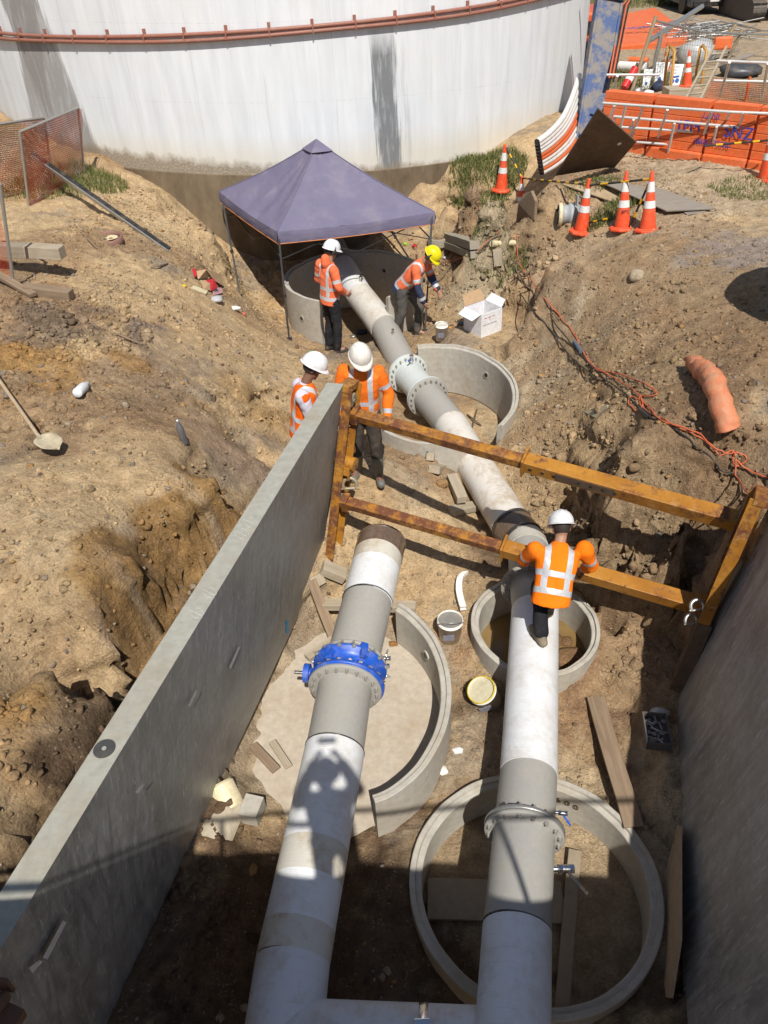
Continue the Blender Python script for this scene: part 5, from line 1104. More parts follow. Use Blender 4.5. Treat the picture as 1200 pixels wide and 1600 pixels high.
# 1 centre man facing the viewer, gumboots
f1 = T(576, 747); 
person('man in muddy orange jacket, grey gumboots and white helmet facing us beside the yellow post', f1, math.radians(172), pose(neck=(-.01,.06,1.45), head=(-.02,.12,1.61), look=(-.45,1,-.5), lel=(-.28,-.02,1.13), lwr=(-.27,.12,.90), rel=(.27,.03,1.12), rwr=(.24,.27,1.0), lkn=(-.12,.07,.49), rkn=(.10,.04,.49), lan=(-.13,.02,.09), ran=(.13,-.06,.09), lto=(-.17,.17,.04), rto=(.17,.08,.04)), OJ1, DGT, GUM, SKIND, HWD, boots='gum', sc=1.03)
# 2 vest man behind the panel
f2 = G(478, 700, .85); f2.z = hz(f2.x, f2.y)
f2 = Vector((-.86, 7.42, .72))
person('man in orange vest over pale shirt, helmet with green sticker, behind the left panel', f2, math.radians(-72), pose(lsh=(-.14,.05,1.35), neck=(0,.09,1.44), head=(.0,.18,1.59), look=(.15,1,-.6), rel=(.23,.06,1.13), rwr=(.12,.28,1.08), lel=(-.2,.14,1.14), lwr=(-.08,.34,1.06)), OJV, DGT, BOOTD, SKIND, HW, vest=True, sleeve=SHIRT, sticker=GREENP, sc=1.05)
# 3 under the canopy, facing right, hood
f3 = T(523, 549)
person('man in faded orange hooded jacket and black trousers, left of the pipe under the canopy', f3, math.radians(-55), pose(neck=(0,.05,1.45), head=(0,.10,1.61), look=(.05,1,-.35), rel=(.29,.0,1.14), rwr=(.2,.20,.98), lel=(-.29,.0,1.14), lwr=(-.17,.2,.98)), OJF, BLK, BOOTD, SKIN_, HW, muffs=True, hood=True, sc=1.02)
# 4 yellow helmet, bending to the right
cuffs_m = NAVY
f4 = T(634, 526)
person('man in yellow helmet stepping forward beside the right front canopy leg', f4, math.radians(-118), pose(pel=(0,-.02,.88), neck=(.0,.34,1.29), lsh=(-.18,.29,1.24), rsh=(.18,.29,1.24), head=(0,.46,1.40), look=(0,.75,-.8), rel=(.24,.34,.97), rwr=(.2,.42,.74), lel=(-.24,.36,.98), lwr=(-.18,.5,.80), lhip=(-.09,0,.84), rhip=(.09,0,.84), rkn=(.11,-.0,.46), ran=(.11,-.16,.11), rto=(.11,-.02,.04), lkn=(-.10,.22,.49), lan=(-.1,.16,.09), lto=(-.1,.32,.04)), OJF, GRYT, BOOTD, SKIN_, HY, muffs=True, cuffs=.03, sc=1.02)
# 5 man standing on the pipe, back to us, hands on the lower strut
f5 = G(848, 1003, .86); 
person('man in bright orange shirt and white helmet standing on the white pipe, back to us', f5, math.radians(-4), pose(pel=(.05,.10,.55), neck=(.13,.40,.86), lsh=(-.09,.35,.83), rsh=(.34,.35,.83), head=(.15,.50,.95), look=(0,1,-1.0), hup=(0,.8,1), lel=(-.17,.50,.58), lwr=(-.12,.66,.40), rel=(.45,.42,.56), rwr=(.42,.58,.38), lhip=(-.04,.10,.52), rhip=(.14,.10,.52), lkn=(-.03,.30,.44), lan=(-.02,.0,.10), lto=(-.08,.15,.04), rkn=(.20,.46,.40), ran=(.10,.36,.12), rto=(.12,.50,.06), lpalm=(0,0,-1), rpalm=(0,0,-1), lhdir=(0,.6,-.5), rhdir=(0,.6,-.5)), OJ, BLK, BOOT, SKIN_, HW, cuffs=None, sc=1.0)

# ------------------------------------------------------------ cones and bars
cn = thing('traffic_cone', 'x', 'traffic cone', (0, 0, 0), 'orange traffic cones with reflective bands')
def rad(z): return .135-.105*z/.86
b = MB(); b.lathe([(.0, .0), (.22, .0), (.22, .03), (.205, .045), (.16, .05), (.15, .06)], n=8, a0=22.5, a1=382.5, sm=False); b.build('cone_base', CONEO, cn, .006)
b = MB(); b.lathe([(rad(.05), .05), (rad(.30), .30), (rad(.88), .88)], n=24); b.lathe([(rad(.88), .88), (.024, .905), (.0001, .905)], n=24); b.build('cone_body', CONEO, cn)
for z0, z1 in ((.36, .47), (.60, .75)): MB().lathe([(rad(z0)+.003, z0), (rad(z1)+.003, z1)], n=24).build('reflective_band', CONEW, cn)
cones = [((783, 297), 'orange cone standing in the grass by the tank foot', 2, 1.0), ((815, 310), 'orange cone half sunk behind the bank, second from the tank', 0, .9), ((908, 362), 'orange cone at the left of the three in front of the plywood', 1, 1.0), ((972, 357), 'orange cone lettered BPC, middle of the three in front of the plywood', 7, 1.0), ((1012, 360), 'orange cone at the right of the three in front of the plywood', 9, 1.0), ((1196, 280), 'orange cone cut by the right edge of the view', 5, 1.0), ((1074, 142), 'orange cone on the timber platform behind the orange barriers', 6, .85), ((1040, 108), 'distant orange cone behind the white sign boards', 8, .8)]
CONES = []
for k, ((px, py), lab, tl, sc_) in enumerate(cones):
    c = cn if k == 0 else copytree(cn, label=lab)
    p = T(px, py); c['label'] = lab; c.location = p+Vector((0, 0, -.02 if k != 1 else -.35)); c.rotation_euler = (math.radians((-1)**k*2), math.radians(tl), .5*k); c.scale = (sc_*.9,)*3; CONES.append((c, p))
bpy.context.view_layer.update()
bp = CONES[3][0]; me = text_mesh('BPC', .075, .0004); me.materials.clear(); me.materials.append(BLACKP)
o = bpy.data.objects.new('cone_lettering', me); C.objects.link(o); o.parent = bp; yw = bp.rotation_euler.z; an_ = -yw-math.pi/2+.05
rz_ = rad(.30)+.0045; o.location = (rz_*math.cos(an_), rz_*math.sin(an_), .30); o.rotation_mode = 'QUATERNION'; o.rotation_quaternion = (Matrix.Rotation(an_+math.pi/2, 3, 'Z') @ Matrix.Rotation(math.radians(83), 3, 'X')).to_quaternion()
def ctop(k): return CONES[k][0].matrix_world @ Vector((0, 0, .86))
def bar(a, b_, label, r=.016, ends=True):
    a, b_ = Vector(a), Vector(b_); t = thing('barrier_bar', label, 'barrier bar', tuple(a), 'black and yellow cone bars'); n = max(3, int((b_-a).length/.30))
    for i in range(n): MB().cyl(a+(b_-a)*(i/n), a+(b_-a)*((i+.62)/n), r, n=10).build('black_section', BLACKP, t); MB().cyl(a+(b_-a)*((i+.62)/n), a+(b_-a)*((i+1)/n), r*1.02, n=10).build('yellow_section', YELP, t)
    return t
c0, c1, c2, c3, c4 = [ctop(k) for k in range(5)]
bar(c0+Vector((.03,0,-.02)), c1+Vector((0,0,.0)), 'striped bar between the grass cone and the half sunk cone')
bar(c1, c2+Vector((0,0,-.05)), 'striped bar between the half sunk cone and the left of the three cones')
bar(c2+Vector((0,0,-.06)), c4+Vector((0,-.03,-.06)), 'striped bar joining the tops of the three cones')
bar(T(985, 352, .05), c4+Vector((-.02,.03,-.15)), 'striped bar leaning down between the middle and right of the three cones')
bar(T(905, 352, .06), T(948, 342, .10), 'short striped bar lying on the ground between the left and middle cones')
pa = G(1100, 228, 3.1); bar(pa, G(1215, 218, 3.1), 'striped bar across the orange barriers at the right edge')

# ------------------------------------------------------------ orange water barriers
def barrier(p0, p1, hgt, label, k):
    p0, p1 = Vector(p0), Vector(p1); d = p1-p0; d.z = 0; L = d.length; d.normalize(); n = Vector((d.y, -d.x, 0)); n = n if n.y < 0 else -n
    t = thing('water_barrier', label, 'barrier', tuple((p0+p1)/2), 'orange plastic barriers behind the handrails'); c = (p0+p1)/2; R = Matrix((d, -n, Vector((0, 0, 1)))).transposed()
    MB().box(c+Vector((0, 0, .10)), (L-.03, .34, .20), R).build('barrier_foot', ORANGE, t, .03)
    nb = 6; hh = (hgt-.20)/nb
    for i in range(nb):
        z = .20+hh*i; MB().box(c+Vector((0, 0, z+hh/2)), (L-.05-.0*i, .24-.006*i, hh-.008), R).build('barrier_rib', ORANGE, t, .007)
    MB().box(c+Vector((0, 0, hgt/2)), (L-.10, .19, hgt-.06), R).build('barrier_core', ORANGE, t)
    for s in (-1, 1): MB().cyl(c+d*s*(L/2-.02)+Vector((0, 0, .1)), c+d*s*(L/2-.02)+Vector((0, 0, hgt-.05)), .04, n=10).build('hinge_pin', ORANGE, t)
    return t, c, R, n
bpts = [(938, 232), (1012, 243), (1098, 256), (1168, 266), (1245, 277)]
BP = [G(x, y, 2.5) for x, y in bpts]
labs = ['orange barrier half hidden by the rusty steel plate', 'orange barrier behind the ladder, second from the plate', 'orange barrier with blue sprayed letters', 'orange barrier at the right edge of the view']
BR_ = []
for k in range(4): BR_.append(barrier(BP[k], BP[k+1], .98, labs[k], k))
t_, c_, R_, n_b = BR_[1]
RT = R_ @ Matrix.Rotation(math.pi/2, 3, 'X')
for txt, dx_, z_, sz in (('LANI', .55, .77, .13), ('1PM', .2, .58, .24), ('SNZ', 1.05, .57, .26), ('0800 175050', .65, .37, .12)):
    lettering('sprayed_lettering', txt, sz, c_+R_.col[0]*dx_+n_b*.135+Vector((0, 0, z_)), RT, BLUEP, t_)
# handrails
RAILM = M('white_handrail', (.62, .62, .60), .45, .2, .2, (.4, .33, .26), 10)
def rail(pts, label, r=.022):
    """pts: (px, py, Z) polyline groups"""
    P0 = G(*pts[0][0]); t = thing('handrail', label, 'handrail', tuple(P0), 'pale tube handrails in front of the orange barriers')
    for g in pts: MB().tube([G(*q) for q in g], r, 8).build('rail_tube', RAILM, t)
    return t
rail([[(942,161,3.45),(1140,175,3.45)],[(960,198,3.0),(1134,209,3.0)],[(960,165,3.4),(945,205,2.95)],[(1005,166,3.4),(985,222,2.7)],[(1043,171,3.4),(1025,225,2.7)],[(1112,174,3.4),(1090,240,2.6)],[(978,163,3.4),(965,220,2.75)]], 'handrail section nearest the orange barriers on the left')
rail([[(960,182,3.15),(958,200,2.95)],[(959,182,3.15),(1155,199,3.15)],[(995,222,2.75),(1145,234,2.75)],[(1054,193,3.15),(1041,250,2.5)],[(1120,198,3.15),(1107,255,2.5)],[(990,187,3.15),(984,215,2.8)]], 'lower handrail section leaning out in front, level with the steel plate corner')
rail([[(1140,175,3.4),(1215,178,3.4)],[(1140,175,3.4),(1132,200,3.05)],[(1134,205,3.0),(1215,207,3.0)],[(1162,176,3.4),(1145,235,2.7)]], 'handrail section running off the right edge')
rail([[(1115,126,3.55),(1215,128,3.55)],[(1120,95,4.0),(1215,99,4.0)],[(1140,97,4.0),(1125,150,3.2)],[(1200,99,4.0),(1190,155,3.2)],[(948,117,3.7),(1030,117,3.7)],[(965,118,3.7),(955,150,3.2)]], 'upper handrail behind the barriers beside the orange mesh')
# rusty plate
pl = [G(935, 171, 3.75), G(994, 222, 3.05), G(958, 252, 2.62), G(944, 262, 2.56), G(868, 275, 2.5)]
n = (pl[1]-pl[0]).cross(pl[4]-pl[0]).normalized(); n = n if n.y < 0 else -n
pt = thing('steel_plate', 'rusty brown steel plate leaning in front of the orange barriers', 'steel plate', tuple(pl[4])); 
fit = [p-n*(p-pl[0]).dot(n) for p in pl]; MB().poly(fit[::-1] if (fit[1]-fit[0]).cross(fit[2]-fit[0]).dot(n) < 0 else fit, .03, n).build('plate', RUST, pt)
q = G(962, 200, 3.25); q = q-n*(q-pl[0]).dot(n); MB().cyl(q-n*.0+n*.002, q+n*.006, .035, n=14).build('lifting_hole', CONEW, pt)
# grey plywood sheets on the ground
def sheet(px, label, m, z=.0, th=.02, name='plywood_sheet', cat='plywood sheet', group=None):
    P_ = [T(x, y, z) for x, y in px]; zz = max(p.z for p in P_); 
    # fit a plane through the corner heights
    c = sum(P_, Vector())/len(P_); A_ = np.array([[p.x-c.x, p.y-c.y, 1] for p in P_]); s_, *_ = np.linalg.lstsq(A_, np.array([p.z for p in P_]), rcond=None)
    P_ = [Vector((p.x, p.y, s_[0]*(p.x-c.x)+s_[1]*(p.y-c.y)+s_[2]+.03)) for p in P_]; N = Vector((-s_[0], -s_[1], 1)).normalized()
    if (P_[1]-P_[0]).cross(P_[2]-P_[0]).dot(N) < 0: P_ = P_[::-1]
    return MB().poly(P_, th, N).build(name, m, None, .002, 1, label=label, cat=cat, group=group)
sheet([(932,284),(1030,300),(1118,328),(1040,334)], 'large grey weathered plywood sheet lying behind the three cones', PLYG, .05)
sheet([(878,290),(915,286),(1000,318),(975,326)], 'narrow brown plywood offcut under the left side of the grey sheet', PLY, .0)
sheet([(1068,335),(1116,328),(1100,333),(1072,339)], 'thin strip of ply poking out under the grey sheet', PLYG, -.01)
#@@PART4
# ------------------------------------------------------------ small and middling things
def at(px, py, h=0.0): return T(px, py, h)
def pole_top(base, px, py, dy=0.0): return GY(px, py, base.y+dy)
def single(mb, name, m, label, cat, group=None, bev=0, **kw): return mb.build(name, m, None, bev, label=label, cat=cat, group=group, **kw)
DUSTB = M('clay_caked_board', (.28,.23,.165), .9, 0, .5, (.33,.26,.18), 4, .3)
# timber
def timber(p0, p1, w, h, label, m=WOOD, name='timber_block', group=None, dz0=0, dz1=0, z=None):
    a = at(*p0) if z is None else G(*p0, z); b_ = at(*p1) if z is None else G(*p1, z)
    a = a+Vector((0, 0, h/2+dz0)); b_ = b_+Vector((0, 0, h/2+dz1)); return plank(name, a, b_, w, h, m, label, group=group)
timber((678,742), (712,735), .15, .10, 'short timber block nearest the slotted ring, left of the soiled pipe', dz0=.03, dz1=.08)
timber((706,757), (722,800), .13, .10, 'long timber block lying beside the soiled pipe, resting on another', dz0=.06, dz1=.13)
timber((705,803), (755,792), .14, .08, 'low timber block crosswise under the long one beside the soiled pipe')
bb = timber((672,722), (690,716), .10, .10, 'small timber offcut with a blue painted top near the slotted ring', dz0=.02, dz1=.02)
MB().poly([p+Vector((0,0,.145)) for p in (at(668,722), at(688,726), at(691,716), at(673,712))], .01).build('blue_card', CYANP, None, label='bright blue card lying on the small timber offcut', cat='card')
timber((500,925), (492,905), .16, .08, 'thick timber block at the foot of the yellow post', dz0=.04)
timber((505,900), (540,912), .17, .10, 'pale timber block left of the open pipe end', dz0=.06, dz1=.06)
timber((488,918), (522,1005), .11, .04, 'brown plank slanting beside the left pipe', WOODB, 'plank', dz0=.06, dz1=.03)
timber((505,948), (650,952), .12, .08, 'timber bearer under the left pipe', WOOD, 'bearer', z=.18)
timber((480,1030), (522,1002), .10, .05, 'plank offcut on the concrete left of the valve', WOOD, 'plank', z=.02)
timber((395,1165), (432,1205), .09, .03, 'brown plank splinter against the foot of the left wall panel', WOODB, 'plank', z=.02)
timber((425,1160), (452,1200), .07, .03, 'pale plank splinter right of the brown one by the left panel', WOOD, 'plank', z=.02)
timber((930,1092), (990,1295), .17, .04, 'long brown plank lying right of the white pipe', WOODB, 'plank', z=.08)
timber((668,1405), (880,1412), .34, .03, 'wide board lying across the floor of the largest ring', DUSTB, 'board', z=-.29)
timber((898,1330), (872,1640), .11, .03, 'narrow board lying lengthwise beside the right pipe in the largest ring', DUSTB, 'board', z=-.26)
q0, q1 = G(1062,1290,.25), G(1052,1560,.15); MB().poly([q0, G(1066,1292,.45), G(1066,1470,.55), q1, G(1036,1560,-.1), G(1035,1400,-.05)], .02).build('plywood_board', PLY, None, label='orange-brown plywood board standing between the largest ring and the right panel', cat='board')
plank('timber_beam', G(-40,388,2.98), G(98,394,2.93), .17, .15, WOOD, 'thick squared timber beam poking in from the left edge in front of the orange mesh')
plank('timber_beam', at(40,452,.05), at(112,462,.07), .14, .12, WOODB, 'low brown timber half buried left of the yellow clay bank')
plank('timber_plank', at(-20,420,.12), at(52,462,.05), .10, .05, WOODB, 'thin brown plank below the orange fence panel at the left edge')
plank('kerb_block', at(701,372,.16), at(742,386,.18), .17, .14, CONC_D, 'upper of two stacked concrete kerb blocks beside the small collar', 'concrete block')
plank('kerb_block', at(700,384,.05), at(744,402,.05), .19, .12, CONC_D, 'lower of two stacked concrete kerb blocks beside the small collar', 'concrete block')
p = at(684,383); b = MB(); b.lathe([(.19, 0), (.19, .14), (.185, .15), (.15, .15), (.145, .14), (.145, 0)], p, 30); single(b, 'concrete_collar', CONC_D, 'small round concrete collar beside the stacked kerb blocks', 'concrete ring')
p = at(171,377,-.02); b = MB(); b.lathe([(.21, 0), (.21, .07), (.19, .08), (.185, .08), (.17, .03), (.17, 0)], p, 30, RX(8)); o = single(b, 'pipe_collar', M('brown_red_plastic', (.22, .11, .09), .6), 'dusty red-brown plastic pipe collar on the left bank', 'pipe collar')
disc('white_lining', (p.x-.02, p.y+.03), .15, .12, p.z+.045, CREAM, label='cream disc of sheet lying inside the red-brown collar', cat='plastic disc')
# black angle rail leaning
t_ = thing('angle_rail', 'long black and grey metal rail slanting from the mesh fence down to the clay', 'metal rail', tuple(at(264,392)))
ra, rb = G(50,240,3.25), at(264,390,.03); MB().beam(ra, rb, .09, .02, (0, -.4, 1)).build('rail_web', BLACKP, t_); MB().beam(ra+Vector((.0,-.05,-.03)), rb+Vector((0,-.05,-.03)), .02, .07, (0, -.4, 1)).build('rail_flange', STEEL, t_)
# fences on the left
MESHO = NT('debris_netting'); _u = MESHO
def net_mat(name, col, sc, op):
    t = NT(name); uv = t.node('ShaderNodeUVMap').outputs[0]; sp = t.node('ShaderNodeSeparateXYZ'); t.l(uv, sp.inputs[0])
    a = t.mapr(t.math('FRACT', t.math('MULTIPLY', sp.outputs[0], sc)), .0, .01, 0, 1); gx_ = t.math('GREATER_THAN', t.math('FRACT', t.math('MULTIPLY', sp.outputs[0], sc)), op); gy_ = t.math('GREATER_THAN', t.math('FRACT', t.math('MULTIPLY', sp.outputs[1], sc)), op)
    hole = t.math('MULTIPLY', gx_, gy_); m = t.out(t.mix(t.mapr(t.noise(3, 4), .35, .7), col, tuple(q*.75 for q in col)), .7, 0, None, .2)
    tr = t.node('ShaderNodeBsdfTransparent'); mx = t.node('ShaderNodeMixShader'); t.l(hole, mx.inputs[0]); t.l(t.b.outputs[0], mx.inputs[1]); t.l(tr.outputs[0], mx.inputs[2])
    t.l(mx.outputs[0], t.n['Material Output'].inputs[0]); return m
NETO = net_mat('orange_netting', hexc('#b8502c'), 30, .27); NETS = net_mat('orange_shade_net', hexc('#d2401a'), 60, .16)
def quadgrid(b, c4, n, m, bulge=0.0, seed=0):
    A_, B_, C_, D_ = [Vector(x) for x in c4]; vs = []; L1 = (B_-A_).length; L2 = (D_-A_).length; N = (B_-A_).cross(D_-A_).normalized(); uv = []
    for j in range(m+1):
        for i in range(n+1):
            u, v = i/n, j/m; p = A_*(1-u)*(1-v)+B_*u*(1-v)+C_*u*v+D_*(1-u)*v; p += N*bulge*(math.sin(u*5+seed)*math.sin(v*4+1)+.5*math.sin(u*13)*math.sin(v*9+seed)); vs.append(p); uv.append((u*L1, v*L2))
    fs = [(j*(n+1)+i, j*(n+1)+i+1, (j+1)*(n+1)+i+1, (j+1)*(n+1)+i) for j in range(m) for i in range(n)]
    b.add(vs, fs, 0, True, [[uv[k] for k in f] for f in fs]); return b
def fence(c4, label, net, step=.07, bulge=.03, netpart='netting', wires=True, group='temporary mesh fence panels on the left'):
    A_, B_, C_, D_ = [Vector(x) for x in c4]; t = thing('mesh_fence_panel', label, 'fence panel', tuple(A_), group)
    for a, c in ((A_, B_), (B_, C_), (C_, D_), (D_, A_)): MB().cyl(a, c, .021, n=10).build('frame_tube', STEEL, t)
    L1 = (B_-A_).length; L2 = (D_-A_).length; P_ = lambda u, v: A_*(1-u)*(1-v)+B_*u*(1-v)+C_*u*v+D_*(1-u)*v
    if wires:
        b = MB(); n = int((L1+L2)/step)
        for k in range(1, n):
            s = k*step
            for sg in (0, 1):
                x0, y0 = (s, 0) if s < L1 else (L1, s-L1); x1, y1 = (0, s) if s < L2 else (s-L2, L2)
                p0, p1 = P_(x0/L1, y0/L2), P_(x1/L1, y1/L2)
                if sg: p0, p1 = P_(1-x0/L1, y0/L2), P_(1-x1/L1, y1/L2)
                b.cyl(p0, p1, .0028, n=3, caps=False)
        o = b.build('chain_link_wire', STEEL, t); o['kind'] = 'stuff'
    if net: N = (B_-A_).cross(D_-A_).normalized()*.03; quadgrid(MB(), (A_+N, B_+N, C_+N, D_+N), 24, 16, bulge).build(netpart, net, t)
    return t
bl = at(45,322); br = at(132,272); fence([bl, br, pole_top(br, 122, 168), pole_top(bl, 31, 206)], 'mesh fence panel with dull orange netting, between the tank and the slanting rail', NETO)
bl = at(-25,316); br = at(84,288); fence([bl, br, pole_top(br, 68, 184), pole_top(bl, -15, 196)], 'mesh fence panel set back behind the others at the left edge', NETO)
bl = at(-30,400); br = at(22,448); fence([bl, br, pole_top(br, 0, 288), pole_top(bl, -50, 290)], 'solid orange shade-net fence panel cut by the left edge', NETS, wires=False)
# shovel
t_ = thing('shovel', 'long-handled shovel with a pale dusty blade lying on the left bank', 'shovel', tuple(at(82,705)))
a_, c_ = at(66,690,.10), at(-25,560,.20); MB().tube([a_, a_.lerp(c_, .5), c_], .018, 10).build('handle', wood_mat('handle_wood', (.33,.24,.15), (.47,.37,.25), 2), t_)
d_ = (at(88,714)-a_); d_.z = 0; d_.normalize(); s_ = Vector((-d_.y, d_.x, 0)); b = MB(); g = []
for k in range(9):
    w_ = [.02, .085, .105, .108, .108, .105, .095, .07, .02][k]; u_ = k/8*.29
    for j in range(7): x_ = (j/6*2-1); g.append(a_+d_*(u_-.01)+s_*w_*x_+Vector((0, 0, .012+.03*x_*x_-.02*(k/8)+.02)))
for q_ in g: q_.z = max(q_.z, float(hz(q_.x, q_.y))+.03)
b.add(g, [(k*7+j, k*7+j+1, k*7+j+8, k*7+j+7) for k in range(8) for j in range(6)], 0, True); o = b.build('blade', M('dusty_blade', (.46, .40, .28), .8, .1, .3), t_); sd_ = o.modifiers.new('s', 'SOLIDIFY'); sd_.thickness = .004
MB().cyl(a_-(c_-a_).normalized()*-.1, a_+d_*.08+Vector((0,0,.0)), .022, .014, n=10).build('socket', M('dusty_socket', (.42,.37,.27), .7, .2), t_)
# bottles
def bottle(p, d, L, r, m, mcap, label, cat='bottle', name='bottle'):
    R = frame(d); t = thing(name, label, cat, tuple(p)); c = Vector(p)+Vector((0, 0, r)) if abs(Vector(d).z) < .8 else Vector(p)
    MB().lathe([(.0001, 0), (r*.9, 0), (r, r*.3), (r, L*.60), (r*.85, L*.72), (r*.42, L*.86), (r*.42, L*.92)], c, 20, R).build('bottle_body', m, t)
    MB().lathe([(r*.5, L*.90), (r*.5, L), (.0001, L*1.002)], c, 16, R).build('bottle_cap', mcap, t); return t
d_ = (at(153,597)-at(122,622)); d_.z += .02; bottle(at(123,622,.05), d_, .34, .05, M('white_bottle', (.7,.72,.74), .35, 0, .1), WHP, 'white plastic bottle lying on the left bank above the shovel')
bottle(at(290,695), (-.12, .1, 1), .27, .036, M('flask_steel', (.22,.22,.23), .3, .6, .2), STEEL, 'dark steel drinking flask standing on the left bank edge', name='flask')
# buckets
def bucket(p, r, h, label, lid, rim, tilt=(0, 0), body=WHP, rot=0, liddrop=.02, handle=True):
    t = thing('bucket', label, 'bucket', tuple(p)); R = RY(tilt[1]) @ RX(tilt[0]); c = Vector(p)
    MB().lathe([(.0001, .004), (r*.84, 0), (r*.97, h*.86), (r*1.04, h*.865), (r*1.04, h*.90), (r*.99, h*.905), (r, h), (r*.965, h), (r*.95, h*.9), (r*.83, .02)], c, 28, R).build('bucket_body', body, t)
    if rim: MB().lathe([(r*1.0, h*.97), (r*1.03, h*.985), (r*1.0, h*1.01), (r*.93, h*1.0)], c, 28, R).build('bucket_rim', rim, t)
    b = MB(); n = 24; vs = [c+R @ Vector((0, 0, h-liddrop))]+[c+R @ Vector((r*.95*math.cos(6.283*i/n), r*.95*math.sin(6.283*i/n), h-liddrop)) for i in range(n)]; b.add(vs, [(0, i+1, (i+1) % n+1) for i in range(n)]); b.build('bucket_contents', lid, t)
    if handle: MB().tube([c+R @ Vector((r*1.05*math.cos(a), r*1.05*math.sin(a)*.9-.01, h*.8-.12*math.sin(a)*0-.14*math.sin(a/1.0) if True else 0)) for a in np.linspace(math.pi, 2*math.pi, 14)], .004, 6).build('bucket_handle', STEEL, t)
    q = c+R @ Vector((-.2*r, -r*.93, h*.45)); MB().box(q, (r*.9, .006, h*.28), R).build('bucket_label', GREYT, t)
    return t
GRYM = M('grey_slurry', (.20,.195,.18), .8, 0, .3, (.35,.3,.22), 12, .4, 30); bucket(at(703,997), .135, .28, 'white bucket filled with grey slurry between the two ring walls', GRYM, None, (0, 0))
bucket(at(766,1094)+Vector((0,0,-.02)), .14, .30, 'white bucket with a yellow rim tilted against the small ring', M('cream_contents', (.5,.46,.32), .6), YLID, (12, -22), liddrop=.03, handle=False)
bucket(at(690,531), .105, .27, 'white bucket of pale rubble beside the printed carton', M('white_rubble', (.6,.57,.5), .8, 0, .3, bump=.6, bs=25, bd=.02), None, (0, 0))
# printed carton
t_ = thing('carton', 'open white printed carton with brown flap on the right bank', 'cardboard box', tuple(at(765,527)))
c0_ = at(768,530); c1_ = at(796,520); c3_ = at(738,508); u_ = (c1_-c0_); u_.z = 0; wl = u_.length; u_.normalize(); v_ = Vector((-u_.y, u_.x, 0)); dl_ = .36; hh = .33; o_ = Vector((PADS[0][0]-.2, PADS[0][1]-.24, .90)); R_b = Matrix((u_, v_, Vector((0, 0, 1)))).transposed(); wl = .42; dl_ = .42; hh = .38
for nm, cc_, dd in (('front_side', (wl/2, .003, hh/2), (wl, .006, hh)), ('back_side', (wl/2, dl_, hh/2), (wl, .006, hh)), ('left_side', (.003, dl_/2, hh/2), (.006, dl_-.012, hh)), ('right_side', (wl-.003, dl_/2, hh/2), (.006, dl_-.012, hh)), ('bottom', (wl/2, dl_/2, .004), (wl-.02, dl_-.02, .005))):
    MB().box(o_+R_b @ Vector(cc_), dd, R_b).build(nm, CARDW, t_)
MB().poly([o_+R_b @ Vector(q) for q in ((.008, dl_-.01, hh), (wl-.01, dl_-.01, hh), (wl-.03, dl_+.08, hh+.17), (.02, dl_+.08, hh+.16))], .004).build('open_flap', CARD, t_)
MB().poly([o_+R_b @ Vector(q) for q in ((.0, .02, hh), (.0, dl_-.02, hh), (-.16, dl_-.05, hh-.06), (-.15, .05, hh-.07))], .004).build('open_flap', CARDW, t_)
MB().poly([o_+R_b @ Vector(q) for q in ((wl, .02, hh), (wl, dl_-.02, hh), (wl+.10, dl_-.05, hh+.10), (wl+.10, .05, hh+.09))], .004).build('open_flap', CARDW, t_)
MB().poly([o_+R_b @ Vector(q) for q in ((.01, .01, hh), (wl-.01, .01, hh), (wl-.03, .14, hh-.07), (.03, .14, hh-.07))], .004).build('open_flap', CARDW, t_)
RF = R_b @ Matrix.Rotation(math.pi/2, 3, 'X')
for k in range(4): lettering('carton_print', 'TAPE', .028, o_+R_b @ Vector((.06+.072*k, -.002, .19)), RF, GREYT, t_)
for k in range(3): lettering('carton_print', 'TAPE', .024, o_+R_b @ Vector((.08+.08*k, -.002, .30)), RF, REDP, t_)
lettering('carton_print', 'i', .06, o_+R_b @ Vector((.17, -.002, .262)), RF, REDP, t_)
# litter
def crumple(px, py, s, m, label, cat, name, seed=1, flat=.5):
    rs = np.random.RandomState(seed); v, f = ico(2); v = v*(1+.5*(rs.rand(len(v), 1)-.5))*np.array([1, .75, flat])*s; me = bpy.data.meshes.new(name); fastmesh(me, v+np.array([0, 0, s*flat*.6]), f); me.materials.append(m); return link(name, me, None, at(px, py), label=label, cat=cat)
CLEAR = M('milky_plastic_film', (.42, .43, .44), .25, 0, .3, (.35, .3, .22), 10, .4, 20, .02)
crumple(337, 470, .13, CLEAR, 'crumpled clear plastic bag below the crushed carton', 'plastic bag', 'plastic_bag', 3, .35)
crumple(366, 484, .10, WHP, 'white crumpled bag lying down the slope from the crushed carton', 'plastic bag', 'plastic_bag', 4, .3)
crumple(382, 493, .045, M('red_can', (.4,.12,.08), .4), 'small red tin at the bottom of the litter trail', 'can', 'tin_can', 5, .8)
crumple(288, 449, .035, YLID, 'small yellow plastic piece left of the crushed carton', 'plastic piece', 'plastic_piece', 6, .6)
MB().poly([at(298,451,.03), at(322,460,.03), at(325,454,.05), at(303,446,.05)], .02).build('foam_board', CREAM, None, label='cream foam offcut left of the crushed carton', cat='board')
t_ = thing('crushed_carton', 'crushed brown carton with red and white print on the bank left of the canopy', 'cardboard box', tuple(at(325,445)))
